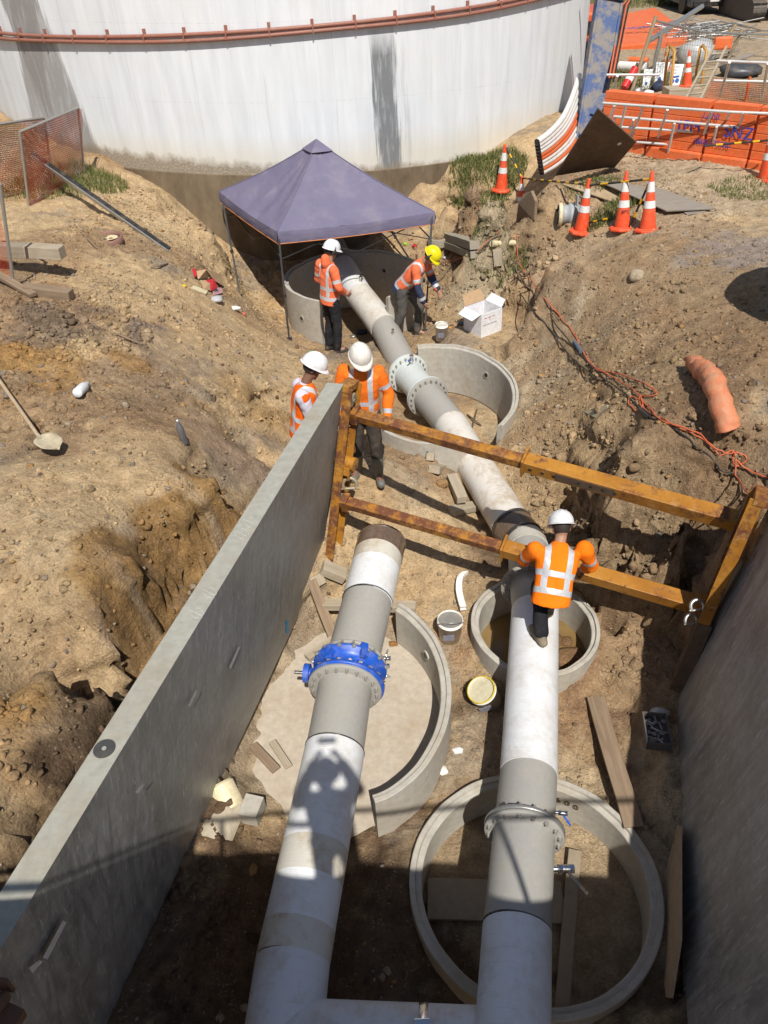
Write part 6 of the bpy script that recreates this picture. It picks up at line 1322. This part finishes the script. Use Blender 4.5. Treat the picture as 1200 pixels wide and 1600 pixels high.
for k, (q4, m_) in enumerate(((((302,425,.05),(322,421,.22),(330,432,.10),(310,436,.03)), CARD), (((322,421,.22),(345,430,.16),(350,448,.05),(336,440,.12)), CARD), (((312,438,.05),(332,440,.14),(336,456,.04),(318,452,.02)), CARD), (((322,438,.10),(334,436,.2),(340,450,.12),(330,455,.04)), REDP), (((300,422,.1),(306,420,.16),(308,432,.08),(304,434,.04)), REDP), (((330,450,.03),(346,450,.04),(348,458,.02),(334,462,.02)), M('pink_print', (.5,.3,.32), .6)))):
    MB().poly([at(x, y, z) for x, y, z in q4], .008).build('carton_panel', m_, t_)
crumple(716, 1175, .055, WHP, 'scrap of torn white wrap nearest the yellow-rimmed bucket', 'wrap scrap', 'wrap_scrap', 8, .4)
crumple(690, 1206, .065, WHP, 'scrap of torn white wrap beside the half ring end', 'wrap scrap', 'wrap_scrap', 9, .35)
crumple(1030, 1116, .09, CLEAR, 'clear plastic bag in the shade of the right wall panel', 'plastic bag', 'plastic_bag', 10, .4)
crumple(566, 522, .10, M('dark_blue_rag', (.03,.045,.09), .8), 'dark blue bundle of cloth at the foot of the pipe by the canopy', 'cloth', 'cloth_bundle', 11, .5)
crumple(552, 528, .06, STEEL, 'silvery fittings heaped beside the dark blue cloth', 'fittings', 'pipe_fittings', 12, .5)
crumple(722, 507, .07, M('slate_rag', (.10,.12,.16), .8), 'slate-grey rag left of the printed carton', 'cloth', 'cloth_bundle', 13, .4)
crumple(704, 513, .03, M('orange_scrap', (.6,.25,.03), .6), 'small orange plastic scrap between the bucket and the printed carton', 'plastic piece', 'plastic_piece', 14, .5)
crumple(695, 405, .045, M('lilac_tin', (.5,.5,.6), .4), 'small pale tin on the bank in front of the kerb blocks', 'can', 'tin_can', 15, .7)
crumple(648, 388, .05, REDP, 'dark red tin behind the man in the yellow helmet', 'can', 'tin_can', 16, .8); crumple(633, 384, .045, M('lime_scrap', (.25,.5,.05), .6), 'lime green scrap under the right of the canopy', 'plastic piece', 'plastic_piece', 17, .7)
# curved white strap
pts = [at(x, y, .05+.0*i) for i, (x, y) in enumerate(((727,898),(719,908),(717,925),(720,942),(724,955)))]; b = MB(); P_ = path(pts, 5)
vs = []; 
for k, p in enumerate(P_): vs += [p+Vector((-.035, 0, 0)), p+Vector((.035, .01, 0)), p+Vector((.035, .01, .05)), p+Vector((-.035, 0, .05))]
b.add(vs, [(k*4+j, k*4+(j+1) % 4, k*4+4+(j+1) % 4, k*4+4+j) for k in range(len(P_)-1) for j in range(4)]+[(3, 2, 1, 0)]); single(b, 'curved_strip', WHP, 'pale curved plastic strip lying above the slurry bucket', 'plastic strip')
# crate of bolts
c_ = G(1022, 1192, .04); c_.z = max(float(hz(c_.x+a, c_.y+b_)) for a in (-.1, 0, .1) for b_ in (0, .15, .3))-.03; t_ = thing('bolt_crate', 'dark shallow crate of loose bolts and washers in the shade of the right panel', 'crate', tuple(c_)); u_ = Vector((.98, -.16, 0)); v_ = Vector((.16, .98, 0)); Rc = Matrix((u_, v_, Vector((0, 0, 1)))).transposed(); CRM = M('grey_crate_plastic', (.09,.09,.095), .5)
cw, cl_, chh = .21, .33, .10; o_ = c_
for cc_, dd in (((0, 0, .1), (cw, .012, chh)), ((0, cl_, .1), (cw, .012, chh)), ((-cw/2, cl_/2, .1), (.012, cl_+.012, chh)), ((cw/2, cl_/2, .1), (.012, cl_+.012, chh)), ((0, cl_/2, .055), (cw, cl_, .01))): MB().box(o_+Rc @ Vector(cc_), dd, Rc).build('crate_side', CRM, t_)
for k in range(22):
    p = o_+Rc @ Vector((random.uniform(-.08, .08), random.uniform(.03, .30), .08+random.uniform(0, .03))); a_ = random.uniform(0, 3.1); d_ = Vector((math.cos(a_), math.sin(a_), random.uniform(-.2, .2)))
    if k % 4: b = MB(); b.cyl(p-d_*.035, p+d_*.035, .008, n=7); b.cyl(p+d_*.03, p+d_*.044, .015, n=6, sm=False); b.build('loose_bolt', STEEL, t_)
    else: b = MB(); b.lathe([(.022, 0), (.022, .005), (.012, .005), (.012, 0), (.022, 0)], p+Vector((0,0,.02)), 14, frame(Vector((.3, .2, 1)))); b.build('washer', STEEL, t_)
# broken pipe pieces by the left panel
b = MB(); R_ = frame((G(372,1235,.1)-G(330,1330,.1)).normalized()); b.lathe([(.19, 0), (.19, .42), (.165, .42), (.165, 0), (.19, 0)], G(330,1325,.02), 18, R_, a0=-20, a1=160, sm=False); single(b, 'broken_pipe_half', M('cream_pipe', (.46,.40,.30), .6, 0, .3), 'curved cream half of a broken pipe against the left panel foot', 'broken pipe')
b = MB(); R_ = frame((G(350,1215,.25)-G(370,1260,.1)).normalized()); b.lathe([(.13, 0), (.12, .22), (.10, .24), (.11, 0), (.13, 0)], G(362,1262,.08), 12, R_, a0=20, a1=150, sm=False); single(b, 'broken_pipe_shard', CREAM, 'upright curved shard above the broken half pipe', 'broken pipe')
plank('concrete_block', G(380,1262,.08), G(408,1268,.08), .2, .16, CONC, 'pale square concrete block right of the broken half pipe', 'concrete block')
# triangular slab, collapsed sleeve, cables
MB().poly([at(911,645,.03), at(945,664,.05), at(949,632,.04)], .03).build('stone_slab', concrete('sandstone', (.42,.37,.25), .3), None, label='flat triangular stone slab on the right bank below the cables', cat='stone')
SLV = M('orange_sleeve', (.55, .20, .10), .6, 0, .5, (.42, .28, .17), 7, .35, 14, .02)
t_ = thing('orange_sleeve', 'crumpled orange plastic sleeve lying on the right bank', 'plastic sleeve', tuple(at(1137,680)))
pts = path([at(1136,682,.09), at(1130,648,.11), at(1120,612,.14), at(1110,590,.15), at(1094,577,.12), at(1080,567,.08)], 7); n = len(pts)
b = MB(); b.tube(pts, .1, 20, False, radii=[.105+.004*math.sin(k*2) if k < n*.52 else .105-.05*((k/n-.52)/.48)+.012*math.sin(k*2.9) for k in range(n)]); me_v = b.v
b.v = [(x+.007*math.sin(z*24+y*19), y+.008*math.sin(x*21+z*30), z+(.03*math.sin(x*38+y*22) if k > n*12 else .006*math.sin(x*25+y*17))) for k, (x, y, z) in enumerate(b.v)]; o = b.build('sleeve', SLV, t_); sd_ = o.modifiers.new('s', 'SOLIDIFY'); sd_.thickness = .006
def cable(pts, r, m, label, lift=.02, cat='cable', name='power_cable'):
    P_ = [Vector(p) if len(p) == 3 and not isinstance(p[0], int) else at(p[0], p[1], lift+(p[2] if len(p) > 2 else 0)) for p in pts]; P_ = path(P_, 7)
    P_ = [Vector((p.x+.006*math.sin(k*1.3), p.y+.006*math.cos(k*1.7), max(p.z, float(hz(p.x, p.y))+r))) for k, p in enumerate(P_)]; return single(MB().tube(P_, r, 7), name, m, label, cat)
ORC = M('orange_cable', (.55, .12, .05), .5, 0, .3); BKC = M('black_cable', (.03,.028,.025), .5, 0, .4, (.2,.15,.1), 20)
cable([(806,368,.25),(808,395,.2),(815,418,.1),(830,440),(850,465),(872,492),(895,520),(908,545),(925,570),(958,590),(990,612),(1003,628),(998,646),(982,632),(988,620),(1010,632),(1030,655),(1060,668),(1095,690),(1120,715),(1148,748),(1175,783)], .0075, ORC, 'orange extension cord running down the right bank to the trench post')
cable([(908,545),(930,577),(965,585),(1005,600),(1025,612),(1020,620),(1000,622),(1005,640),(1045,660),(1090,680),(1112,700),(1135,715),(1150,712),(1165,722),(1150,735),(1142,722),(1170,742),(1205,752)], .0075, ORC, 'second orange cord looping over the right bank to the right edge')
cable([(800,420,.3),(818,440,.1),(838,468),(862,500),(895,540),(915,562),(945,592),(975,615),(1000,640),(1020,655),(1055,672),(1090,700),(1120,735),(1160,770),(1178,786)], .0095, BKC, 'black cable running beside the orange cords down the right bank')
cable([(782,488),(800,462),(812,460),(832,485),(858,515),(885,550),(905,572),(935,595),(950,592)], .0095, BKC, 'second black cable ending in a joint above the triangular slab')
cable([(668,450),(690,436),(715,415),(745,400),(770,378,.1),(790,372,.15)], .008, BKC, 'thin black cable from the canopy leg past the kerb blocks')
cable([(640,455),(668,418),(700,410),(740,398),(768,378,.1),(808,372,.25)], .006, ORC, 'thin orange cord crossing the gravel by the kerb blocks')
for (a_, c_, lb) in (((898,535),(908,550),'slate-blue cable connector where the cords cross'), ((1000,640),(1014,652),'black cable connector in the loop of orange cord')): b = MB(); b.cyl(at(*a_, .03), at(*c_, .03), .028, n=10); single(b, 'cable_connector', M('slate_connector', (.09,.13,.18), .5) if 'slate' in lb else BLACKP, lb, 'connector')
# pipe fitting behind the cones
t_ = thing('pipe_fitting', 'large grey pipe coupling with a ribbed lug lying behind the left cone of three', 'pipe fitting', tuple(at(900,350)))
a_ = at(872,336,.15); d_ = Vector((1, -.12, .0)); FG = M('pale_grey_fitting', (.34,.36,.37), .5, 0, .3); R_ = frame(d_)
b = MB(); b.lathe([(.15, 0), (.17, 0), (.17, .05), (.15, .06), (.15, .16), (.18, .17), (.18, .24), (.15, .25), (.15, .55), (.13, .55)], a_, 28, R_); b.build('coupling_body', FG, t_); MB().lathe([(.14, -.01), (.14, .1)], a_, 24, R_).build('coupling_bore', BLACKP, t_); MB().lathe([(.172, .0), (.182, .01), (.182, .05), (.172, .06)], a_, 28, R_).build('coupling_band', CREAM, t_)
for k in range(3): MB().beam(a_+d_*(.28+.08*k)+Vector((0, 0, .1)), a_+d_*(.28+.08*k)+Vector((0, .02, .30-.03*k)), .02, .12).build('fitting_rib', FG, t_, .004)
b = MB(); b.cyl(at(768,386,.22), at(803,381,.28), .05, n=16); b.cyl(at(768,386,.22)-Vector((.004,0,0)), at(768,386,.22)+Vector((.004,0,0)), .043, n=14, mi=1); single(b, 'pipe_stub', [CREAM, BLACKP], 'cream pipe stub poking out of the right bank beside the roots', 'pipe')
plank('timber_stake', at(778,420,.0), at(776,392,.15), .14, .10, WOOD, 'squared timber stake under the cream pipe stub')
MB().poly([at(806,348), at(834,346), at(836,318,.35), at(829,302,.5), at(818,303,.42), at(810,318,.35)], .05).build('rotted_board', WOODB, None, label='dark rotted board standing in the bank beside the sunken cone', cat='board')
b = MB()
for k in range(26):
    p = at(random.uniform(782, 832), random.uniform(415, 460)); q = p+Vector((random.uniform(-.22, .22), random.uniform(-.2, .05), random.uniform(.05, .32))); b.tube([p, p.lerp(q, .5)+Vector((random.uniform(-.05, .05), 0, .03)), q], .010, 5, radii=[.014, .01, .004])
single(b, 'tree_roots', WOODB, 'tangle of dark torn roots hanging out of the cut right bank', 'roots', kind='stuff')
for (a_, c_, lb) in (((152,388),(135,372),'curled dark root beside the red-brown collar'), ((178,520),(222,538),'thin stick lying across the yellow clay'), ((236,418),(262,412),'dark slate sliver on the left bank below the black rail'), ((730,648),(752,665),'bent rusty rod inside the slotted ring'), ((745,640),(738,668),'short rusty rod crossing the bent one in the slotted ring')):
    single(MB().tube(path([at(*a_, .02), at((a_[0]+c_[0])/2, (a_[1]+c_[1])/2, .06), at(*c_, .02)], 4), .012, 6), 'stick', WOODB if 'rusty' not in lb else RUST, lb, 'stick')
# grass
def grass(px, py, r, n, hgt, label, seed):
    rs = np.random.RandomState(seed); c = at(px, py); V = []; Fc = []; k = 0
    for _ in range(n):
        a_, q = rs.uniform(0, 6.28), r*math.sqrt(rs.rand()); x, y = c.x+q*math.cos(a_)*1.5, c.y+q*math.sin(a_)
        if math.hypot(x-TC.x, y-TC.y) < TR+.08: continue
        z = float(hz(x, y)); h = hgt*rs.uniform(.4, 1.2); t_ = rs.uniform(0, 6.28); w_ = .006; dx, dy = math.cos(t_)*w_, math.sin(t_)*w_; lx, ly = rs.normal(0, .35)*h, rs.normal(0, .35)*h
        V += [(x-dx, y-dy, z-.01), (x+dx, y+dy, z-.01), (x+dx*.7+lx*.4, y+dy*.7+ly*.4, z+h*.6), (x-dx*.7+lx*.4, y-dy*.7+ly*.4, z+h*.6), (x+lx, y+ly, z+h)]; Fc += [(k, k+1, k+2), (k, k+2, k+3), (k+3, k+2, k+4)]; k += 5
    me = bpy.data.meshes.new('grass'); fastmesh(me, np.array(V), np.array(Fc)); me.materials.append(GRASS); o = bpy.data.objects.new('grass_patch', me); C.objects.link(o); o['kind'] = 'stuff'; o['label'] = label; o['category'] = 'grass'
g_ = NT('grass_blades'); GRASS = g_.out(g_.mix(g_.mapr(g_.noise(25, 3), .35, .65), (.05, .11, .02), (.26, .22, .09)), .7, 0, None, .2)
grass(762, 268, .5, 3600, .16, 'bright grass growing at the tank foot beside the first cone', 1); grass(110, 282, .65, 2600, .15, 'grass at the foot of the mesh fence beside the tank', 2); grass(60, 300, .6, 900, .12, 'thin dry grass under the mesh fence', 3)
grass(955, 332, .25, 700, .13, 'tuft of grass behind the middle cone of three', 4); grass(1180, 300, .5, 900, .08, 'low grass near the right edge', 5); grass(782, 350, .35, 800, .14, 'weeds on the cut bank below the sunken cone', 6); grass(925, 288, .3, 500, .1, 'weeds under the rusty plate', 7)
grass(1010, 4, 2.2, 4000, .25, 'grass verge at the top of the yard', 8); grass(930, 120, .9, 1500, .2, 'grass beside the drill rig foot', 9); grass(1000, 135, .9, 1500, .15, 'grass behind the orange barriers', 10)

# ------------------------------------------------------------ yard behind the barriers
# drill rig
rg = thing('drill_rig', 'orange drill rig with a scuffed blue mast beside the tank', 'drill rig', tuple(G(925,215,2.5)))
BM = NT('scuffed_blue'); n_ = BM.noise(3, 7, .7); n2_ = BM.noise(14, 6, .7); c_ = BM.mix(BM.mapr(n_, .46, .56), (.008, .045, .16), BM.mix(n2_, (.10, .09, .085), (.20, .175, .15))); BMM = BM.out(c_, .5, 0, BM.bump(n2_, .2, .005), .4)
m0 = G(915,218,2.55); m1 = GY(957,-45, m0.y+1.6); d_ = (m1-m0).normalized(); MB().beam(m0, m1, .44, .30, (0, -1, .3)).build('mast', BMM, rg, .02); sdv = d_.cross(Vector((0, -1, .3))).normalized()
for s in (-1, 1): MB().beam(m0+sdv*.22*s-Vector((0,.16,0)), m1+sdv*.22*s-Vector((0,.16,0)), .05, .06, (0, -1, .3)).build('mast_rail', BMM, rg, .008)
for k in range(3): MB().box(m0+d_*(2.6+.75*k)+Vector((.02,-.22,0)), (.44, .06, .06), frame(d_, (0,-1,.3))).build('mast_cross_plate', BMM, rg)
for k in range(4): MB().tube([m0+sdv*.0+Vector((.34+.03*k, .1, 1.0)), m0+d_*2.5+Vector((.36+.04*k, .25, -.1)), m1+Vector((.36+.03*k, .1, -.5))], .018, 7).build('hydraulic_hose', BLACKP if k % 2 else ORC, rg)
e_ = G(928, 112, 2.55)+Vector((-.1, .9, 0)); OM = M('orange_machine_paint', (.62,.10,.03), .4); MB().box(e_+Vector((0,.4,.95)), (1.3, 1.6, .7)).build('engine_cover', OM, rg, .1); MB().cyl(e_+Vector((-.35,-.45,.95)), e_+Vector((-.35,-.38,.95)), .13, n=20).build('headlamp', BLACKP, rg); MB().cyl(e_+Vector((.0,-.45,.95)), e_+Vector((.0,-.38,.95)), .13, n=20).build('headlamp', BLACKP, rg)
for s in (-.5, .5): b = MB(); R_ = None; b.cyl(e_+Vector((s-.15,-.5,.3)), e_+Vector((s+.15,-.5,.3)), .3, n=20); b.cyl(e_+Vector((s-.15,1.4,.3)), e_+Vector((s+.15,1.4,.3)), .3, n=20); b.box(e_+Vector((s,.45,.3)), (.3, 1.9, .58)); b.build('crawler_track', BLACKP, rg, .02)
# flattened orange barrier pile
MB().poly([at(964,72,.12), at(1073,62,.12), at(1076,51,.2), at(1023,12,.25), at(976,21,.25)], .22).build('orange_panel_stack', ORANGE, None, .03, label='big flat pile of orange plastic panels lettered in blue beyond the drill rig', cat='panel stack')
q_ = at(1000,45,.32); me = text_mesh('LANDSLIDE', .42, .002); me.materials.clear(); me.materials.append(BLUEP); o = link('sprayed_lettering', me, bpy.data.objects['orange_panel_stack'], BASE['orange_panel_stack']); o.location = q_-Vector(BASE['orange_panel_stack'])+Vector((0,0,.02)); o.rotation_euler = (0, 0, .1)
# car
cr = thing('parked_car', 'dark grey van parked nose towards us at the very top of the yard', 'van', tuple(at(1112,24))); ca = at(1112,24); CARM = M('dark_grey_car_paint', (.055,.065,.085), .25, .3, .05, spec=.6); GL_ = M('car_glass', (.02,.025,.03), .08, 0, .05, spec=.6)
b = MB(); prof = [(-.0, .25), (0, .62), (.12, .82), (.75, .98), (1.45, 1.62), (4.2, 1.66), (4.4, .3)]; w_ = .86
vs = [(s*w_*(1-.06*(z > 1.2)), y, z) for s in (-1, 1) for y, z in prof]; n = len(prof); b.add([ca+Vector(v) for v in vs], [tuple(range(n)), tuple(range(2*n-1, n-1, -1))]+[(i, i+n, (i+1) % n+n, (i+1) % n) for i in range(n)]); b.build('body', CARM, cr, .06, 3)
MB().poly([ca+Vector(v) for v in ((-.74, .80, 1.04), (.74, .80, 1.04), (.68, 1.42, 1.62), (-.68, 1.42, 1.62))], .01).build('windscreen', GL_, cr)
for s in (-1, 1):
    MB().box(ca+Vector((s*.68, -.0, .68)), (.30, .12, .17)).build('headlight', CLEAR, cr, .03); b = MB()
    for yy in (.75, 3.6): wq = b.cyl(ca+Vector((s*.72, yy, .32)), ca+Vector((s*.90, yy, .32)), .32, n=24)
    b.build('wheel', BLACKP, cr, .02); MB().box(ca+Vector((s*.98, 1.1, 1.05)), (.16, .10, .14)).build('wing_mirror', CARM, cr, .03)
MB().box(ca+Vector((0, -.03, .66)), (.80, .06, .13)).build('grille', BLACKP, cr, .01); MB().box(ca+Vector((0, -.03, .36)), (1.5, .08, .2)).build('bumper', BLACKP, cr, .02); MB().box(ca+Vector((0, -.08, .47)), (.36, .012, .12)).build('number_plate', CONEW, cr)
# excavator
xc = thing('excavator', 'yellow tracked excavator cut by the top right corner', 'excavator', tuple(at(1190,36))); ex = at(1180,36); EY = M('excavator_yellow', hexc('#d98a10'), .4)
for s in (0, 1.9):
    b = MB(); b.cyl(ex+Vector((s-.2,.2,.32)), ex+Vector((s+.25,.2,.32)), .32, n=20); b.cyl(ex+Vector((s-.2,2.6,.32)), ex+Vector((s+.25,2.6,.32)), .32, n=20); b.box(ex+Vector((s+.025,1.4,.32)), (.44, 2.4, .62)); b.build('track', M('track_steel', (.09,.08,.07), .6), xc, .02)
    for k in range(12): MB().box(ex+Vector((s+.025,.25+.2*k,.655)), (.46, .05, .04)).build('track_shoe', BLACKP, xc)
    for k in range(4): MB().box(ex+Vector((s+.025,-.13+.02*k,.12+.14*k)), (.46, .03, .05)).build('track_shoe', BLACKP, xc)
MB().box(ex+Vector((.95,1.4,1.15)), (2.2, 2.4, .8)).build('house', EY, xc, .1); MB().box(ex+Vector((.35,.9,2.0)), (.95, 1.3, 1.3)).build('cab', GL_, xc, .08); MB().box(ex+Vector((.35,.9,2.7)), (1.0, 1.4, .08)).build('cab_roof', EY, xc, .03); MB().box(ex+Vector((.95,.1,.75)), (1.2, .5, .25)).build('undercarriage', EY, xc, .04)
# site fence frame, props
def poles(name, lst, m, label, cat, r=.03):
    t = None
    for (b0, t1) in lst:
        a = at(*b0) if len(b0) == 2 else G(*b0); c = GY(t1[0], t1[1], a.y+(t1[2] if len(t1) > 2 else 0))
        if t is None: t = thing(name, label, cat, tuple(a))
        MB().cyl(a, c, r, n=8).build('pole', m, t)
    return t
TW = wood_mat('stake_wood', (.28,.2,.12), (.42,.33,.22), 2)
poles('fence_frame', [((986,146),(1025,25)), ((1137,96),(1160,46)), ((1118,90),(1150,38))], TW, 'row of tall brown stakes carrying the far fence', 'fence', .045)
sf = thing('far_mesh_fence', 'sagging wire mesh fence strung between the brown stakes', 'fence', tuple(at(1020,140))); a0, a1_ = GY(1026, 33, at(986,146).y), GY(1160, 53, at(1137,96).y); b = MB(); b.tube([a0, (a0+a1_)/2-Vector((0,0,.08)), a1_, a1_+Vector((2.5, .2, -.2))], .022, 8); b.build('top_rail', STEEL, sf)
b = MB(); g0, g1 = a0-Vector((0, 0, 1.5)), a1_-Vector((0, 0, 1.5))
for k in range(1, 36): u = k/36; b.cyl(a0.lerp(a1_, u), g0.lerp(g1, u), .004, n=3, caps=False)
for k in range(1, 12): u = k/12; b.cyl(a0.lerp(g0, u), a1_.lerp(g1, u), .004, n=3, caps=False)
o = b.build('mesh_wire', STEEL, sf); o['kind'] = 'stuff'
pp = thing('prop_frame', 'galvanised tube prop with a long slanting arm in the yard', 'steel prop', tuple(at(1020,118))); a_ = at(1019,118); b_ = GY(1034,50,a_.y); MB().cyl(a_, b_, .05, n=10).build('upright', STEEL, pp); c_ = GY(1014,64,a_.y-.3); d_ = GY(1097,10,a_.y+2.4); MB().cyl(c_, d_, .06, n=10).build('slanting_arm', STEEL, pp)
YG = M('mustard_frame', (.45,.24,.05), .5, 0, .3)
for (x0, x1, yb, yt, lb) in ((1036,1046,150,76,'mustard yellow gate frame beside the white sign boards'), (1086,1096,128,75,'mustard yellow gate frame beside the top of the ladder')):
    a_, b_ = at(x0, yb), at(x1, yb+3); dx_ = 8; c_, d_ = GY(x1+dx_, yt+5, b_.y), GY(x0+dx_, yt, a_.y); single(MB().tube([a_, d_, d_+Vector((.05,0,.05)), c_, b_], .035, 8), 'gate_frame', YG, lb, 'gate frame')
pf = thing('timber_platform', 'rough timber step platform above the orange barriers', 'platform', tuple(at(1062,160))); a_ = at(1062,158); MB().box(a_+Vector((0,0,.14)), (.7, .45, .28)).build('platform_box', WOOD, pf, .01)
CONES[6][0].location = a_+Vector((.12, .05, .28))
# ladder
ld = thing('wooden_ladder', 'weathered wooden ladder leaning over the orange barriers', 'ladder', tuple(G(1040,238,2.5))); a_ = G(1040,240,2.5); b_ = GY(1126,72,a_.y+2.6); sv = Vector((.17, .02, 0))
for s in (-1, 1): MB().beam(a_+sv*s, b_+sv*s*.8, .04, .08).build('ladder_rail', WOOD, ld, .004)
for k in range(1, 13): p = a_.lerp(b_, k/13); MB().cyl(p-sv, p+sv, .016, n=8).build('rung', WOOD, ld)
MB().box(b_+Vector((.03,0,.05)), (.35, .12, .22)).build('orange_rag', ORANGE, ld, .03)
# signs
SGW = M('sign_white', (.72,.73,.74), .5, 0, .1); SGB = M('sign_blue', (.02,.09,.38), .5, 0, 0)
for k, ((x0, x1, yb, yt), lb) in enumerate((((1003,1017,140,108), 'narrow white safety sign board with one blue disc, leftmost of three'), ((1022,1043,136,97), 'white safety sign board with a blue disc, middle of three'), ((1045,1065,138,100), 'white safety sign board with two blue discs and a blue bar, rightmost of three'))):
    a_, b_ = at(x0, yb), at(x1, yb); b_.y = a_.y; c_ = GY(x1+4, yt, a_.y+.15); d_ = GY(x0+4, yt, a_.y+.15); t = thing('safety_sign', lb, 'sign board', tuple(a_), 'white safety sign boards in the yard'); MB().poly([a_, b_, c_, d_], .02).build('board', SGW, t)
    W_ = (b_-a_); Hh = (d_-a_); N = W_.cross(Hh).normalized(); N = N if N.y < 0 else -N; R_s = Matrix((W_.normalized(), Hh.normalized(), W_.normalized().cross(Hh.normalized()))).transposed()
    for u_ in ((.5,) if k < 2 else (.28, .74)): p = a_+W_*u_+Hh*.28+N*.012; MB().cyl(p-N*.002, p+N*.003, W_.length*.19, n=20).build('blue_disc', SGB, t)
    for r_ in range(3): lettering('sign_text', ('CAUTION', 'SITE', 'PPE')[r_] if k else 'STOP', W_.length*.17, a_+W_*.5+Hh*(.86-.13*r_)+N*.014, R_s, GREYT, t)
    if k == 2: MB().box(a_+W_*.5+Hh*.45+N*.012, (W_.length*.85, .004, .03), frame(N, Hh) @ RX(0) if 0 else R_s @ Matrix.Rotation(math.pi/2, 3, 'X')).build('blue_bar', SGB, t)
t = thing('fire_extinguisher', 'red fire extinguisher lying behind the orange barriers', 'fire extinguisher', tuple(at(975,140))); a_ = at(975,138,.15); b_ = a_+Vector((.28,.25,.35)); MB().cyl(a_, b_, .09, n=16).build('cylinder', M('extinguisher_red', (.5,.02,.02), .3), t, .01); MB().cyl(a_.lerp(b_, .35), a_.lerp(b_, .6), .093, n=16).build('white_label', SGW, t); MB().cyl(b_, b_+Vector((.05,.05,.1)), .03, n=8).build('valve_head', BLACKP, t)
b = MB(); b.cyl(at(968,104,.12), at(1010,106,.12), .12, n=16); single(b, 'drain_pipe', WHP, 'short white slotted pipe lying in the yard behind the sign boards', 'pipe'); b = MB(); b.cyl(at(983,94,.08), at(1012,98,.08), .08, n=14); single(b, 'orange_duct_length', ORANGE, 'short orange pipe lying above the white one in the yard', 'pipe')
crumple(1155, 118, .55, M('black_plastic_sheet', (.05,.055,.065), .4), 'heap of dark plastic sheeting behind the barriers at right', 'plastic sheet', 'plastic_sheet_heap', 21, .35); crumple(1090, 98, .5, CLEAR, 'heap of clear plastic sheeting left of the ladder top', 'plastic sheet', 'plastic_sheet_heap', 22, .7)
b = MB(); q_ = at(1090,60)
for k in range(60): a_ = random.uniform(0, 3.14); p = q_+Vector((random.uniform(-1.0, 1.3), random.uniform(-.9, 1.2), .08+random.random()*.3)); d_ = Vector((math.cos(a_), math.sin(a_), random.uniform(-.2, .2)))*random.uniform(.4, 1.0); b.cyl(p-d_, p+d_, .018, n=5)
single(b, 'reinforcing_mesh_pile', STEEL, 'tangled pile of reinforcing mesh and rods in the yard', 'mesh pile', kind='stuff')
for k, (x, y, x2, y2) in enumerate(((1110,90,1150,80),(1130,100,1175,85),(1060,78,1100,66))): plank('scrap_plank', at(x,y,.1), at(x2,y2,.15), .2, .05, PLYG, ('grey scrap board right of the ladder top', 'longer grey scrap board in the yard near the dark sheeting', 'grey scrap board beside the mesh pile')[k])
for k, (x, y, s, m_) in enumerate(((982,138,.18,BLACKP), (1028,142,.2,M('navy_bag', (.02,.03,.07), .7)), (996,146,.12,STEEL), (1012,150,.12,SGW), (960,128,.16,BLACKP))): crumple(x, y, s, m_, ('black tool bag beside the extinguisher', 'navy tool bag at the foot of the sign boards', 'grey metal clutter at the foot of the narrow sign', 'white paper clutter below the narrow sign', 'black hose coil beside the drill rig')[k], 'site clutter', 'tool_bag' if 'bag' in ('black tool bag', 'navy bag', '', '', '')[k] else 'site_clutter', 30+k, .7)
b0, b1_ = at(1100,158), at(1215,172); quadgrid(MB(), [b0, b1_, GY(1215, 128, b1_.y), GY(1112, 122, b0.y)], 20, 8, .05, 2).build('safety_netting', NETO, None, label='sagging orange safety netting behind the barriers at the right edge', cat='netting')
MB().cyl(at(1165,158), GY(1172,120,at(1165,158).y), .03, n=8).build('netting_post', ORANGE, None, label='orange post holding the safety netting', cat='post')

# ------------------------------------------------------------ where the photographer stands (above and behind the lens)
dk = thing('scaffold_deck', 'steel scaffold deck the photographer stands on, above the near end of the trench', 'scaffold', (0, -1.0, 4.66))
e = lambda x: -.17-.145*(x-.5)
MB().poly([(-1.25, e(-1.25), 4.7), (3.2, e(3.2), 4.7), (3.2, -2.2, 4.7), (-3.2, -2.2, 4.7), (-3.2, .32, 4.7), (-1.25, .32, 4.7)][::-1], .05, (0, 0, 1)).build('deck', STEEL, dk)  # left end carried forward, shaped to throw shade on the left panel top
MB().cyl((-3.2, -.33, 5.72), (3.2, -.42, 5.72), .022, n=10).build('guard_rail', STEEL, dk)
for x in (-2.6, -.95, 1.25, 2.9):
    MB().cyl((x, -.36, 4.7), (x, -.36, 5.72), .02, n=8).build('rail_post', STEEL, dk)
for x in (-3.1, 3.1): MB().cyl((x, -2.0, 2.4), (x, -2.0, 4.7), .05, n=10).build('support_tube', STEEL, dk)
person('photographer standing on the scaffold deck holding up a phone', Vector((0, -.40, 4.70)), 0, pose(head=(0,.0,1.60), look=(0,1,-.5), neck=(0,-.02,1.43), lel=(-.27,.08,1.22), rel=(.27,.08,1.22), lwr=(-.115,.24,1.46), rwr=(.115,.24,1.46), lhdir=(.25,.2,.8), rhdir=(-.25,.2,.8), lpalm=(1,0,0), rpalm=(-1,0,0)), OJ, BLK, BOOTD, SKIN_, HW)
MB().box((0, -.035, 6.30), (.155, .009, .075)).build('phone', BLACKP, None, label='black phone held up by the photographer', cat='phone')
# drum added unseen beyond the right edge to cast the dark shadow there
b = MB(); b.lathe([(.0001, 0), (.80, 0), (.82, .05), (.80, .7), (.82, .75), (.80, 1.9), (.72, 2.05), (.0001, 2.1)], (5.15, 7.0, 2.45), 40); single(b, 'shadow_drum', BLACKP, 'large dark drum added unseen beyond the right edge to cast a shadow', 'drum')
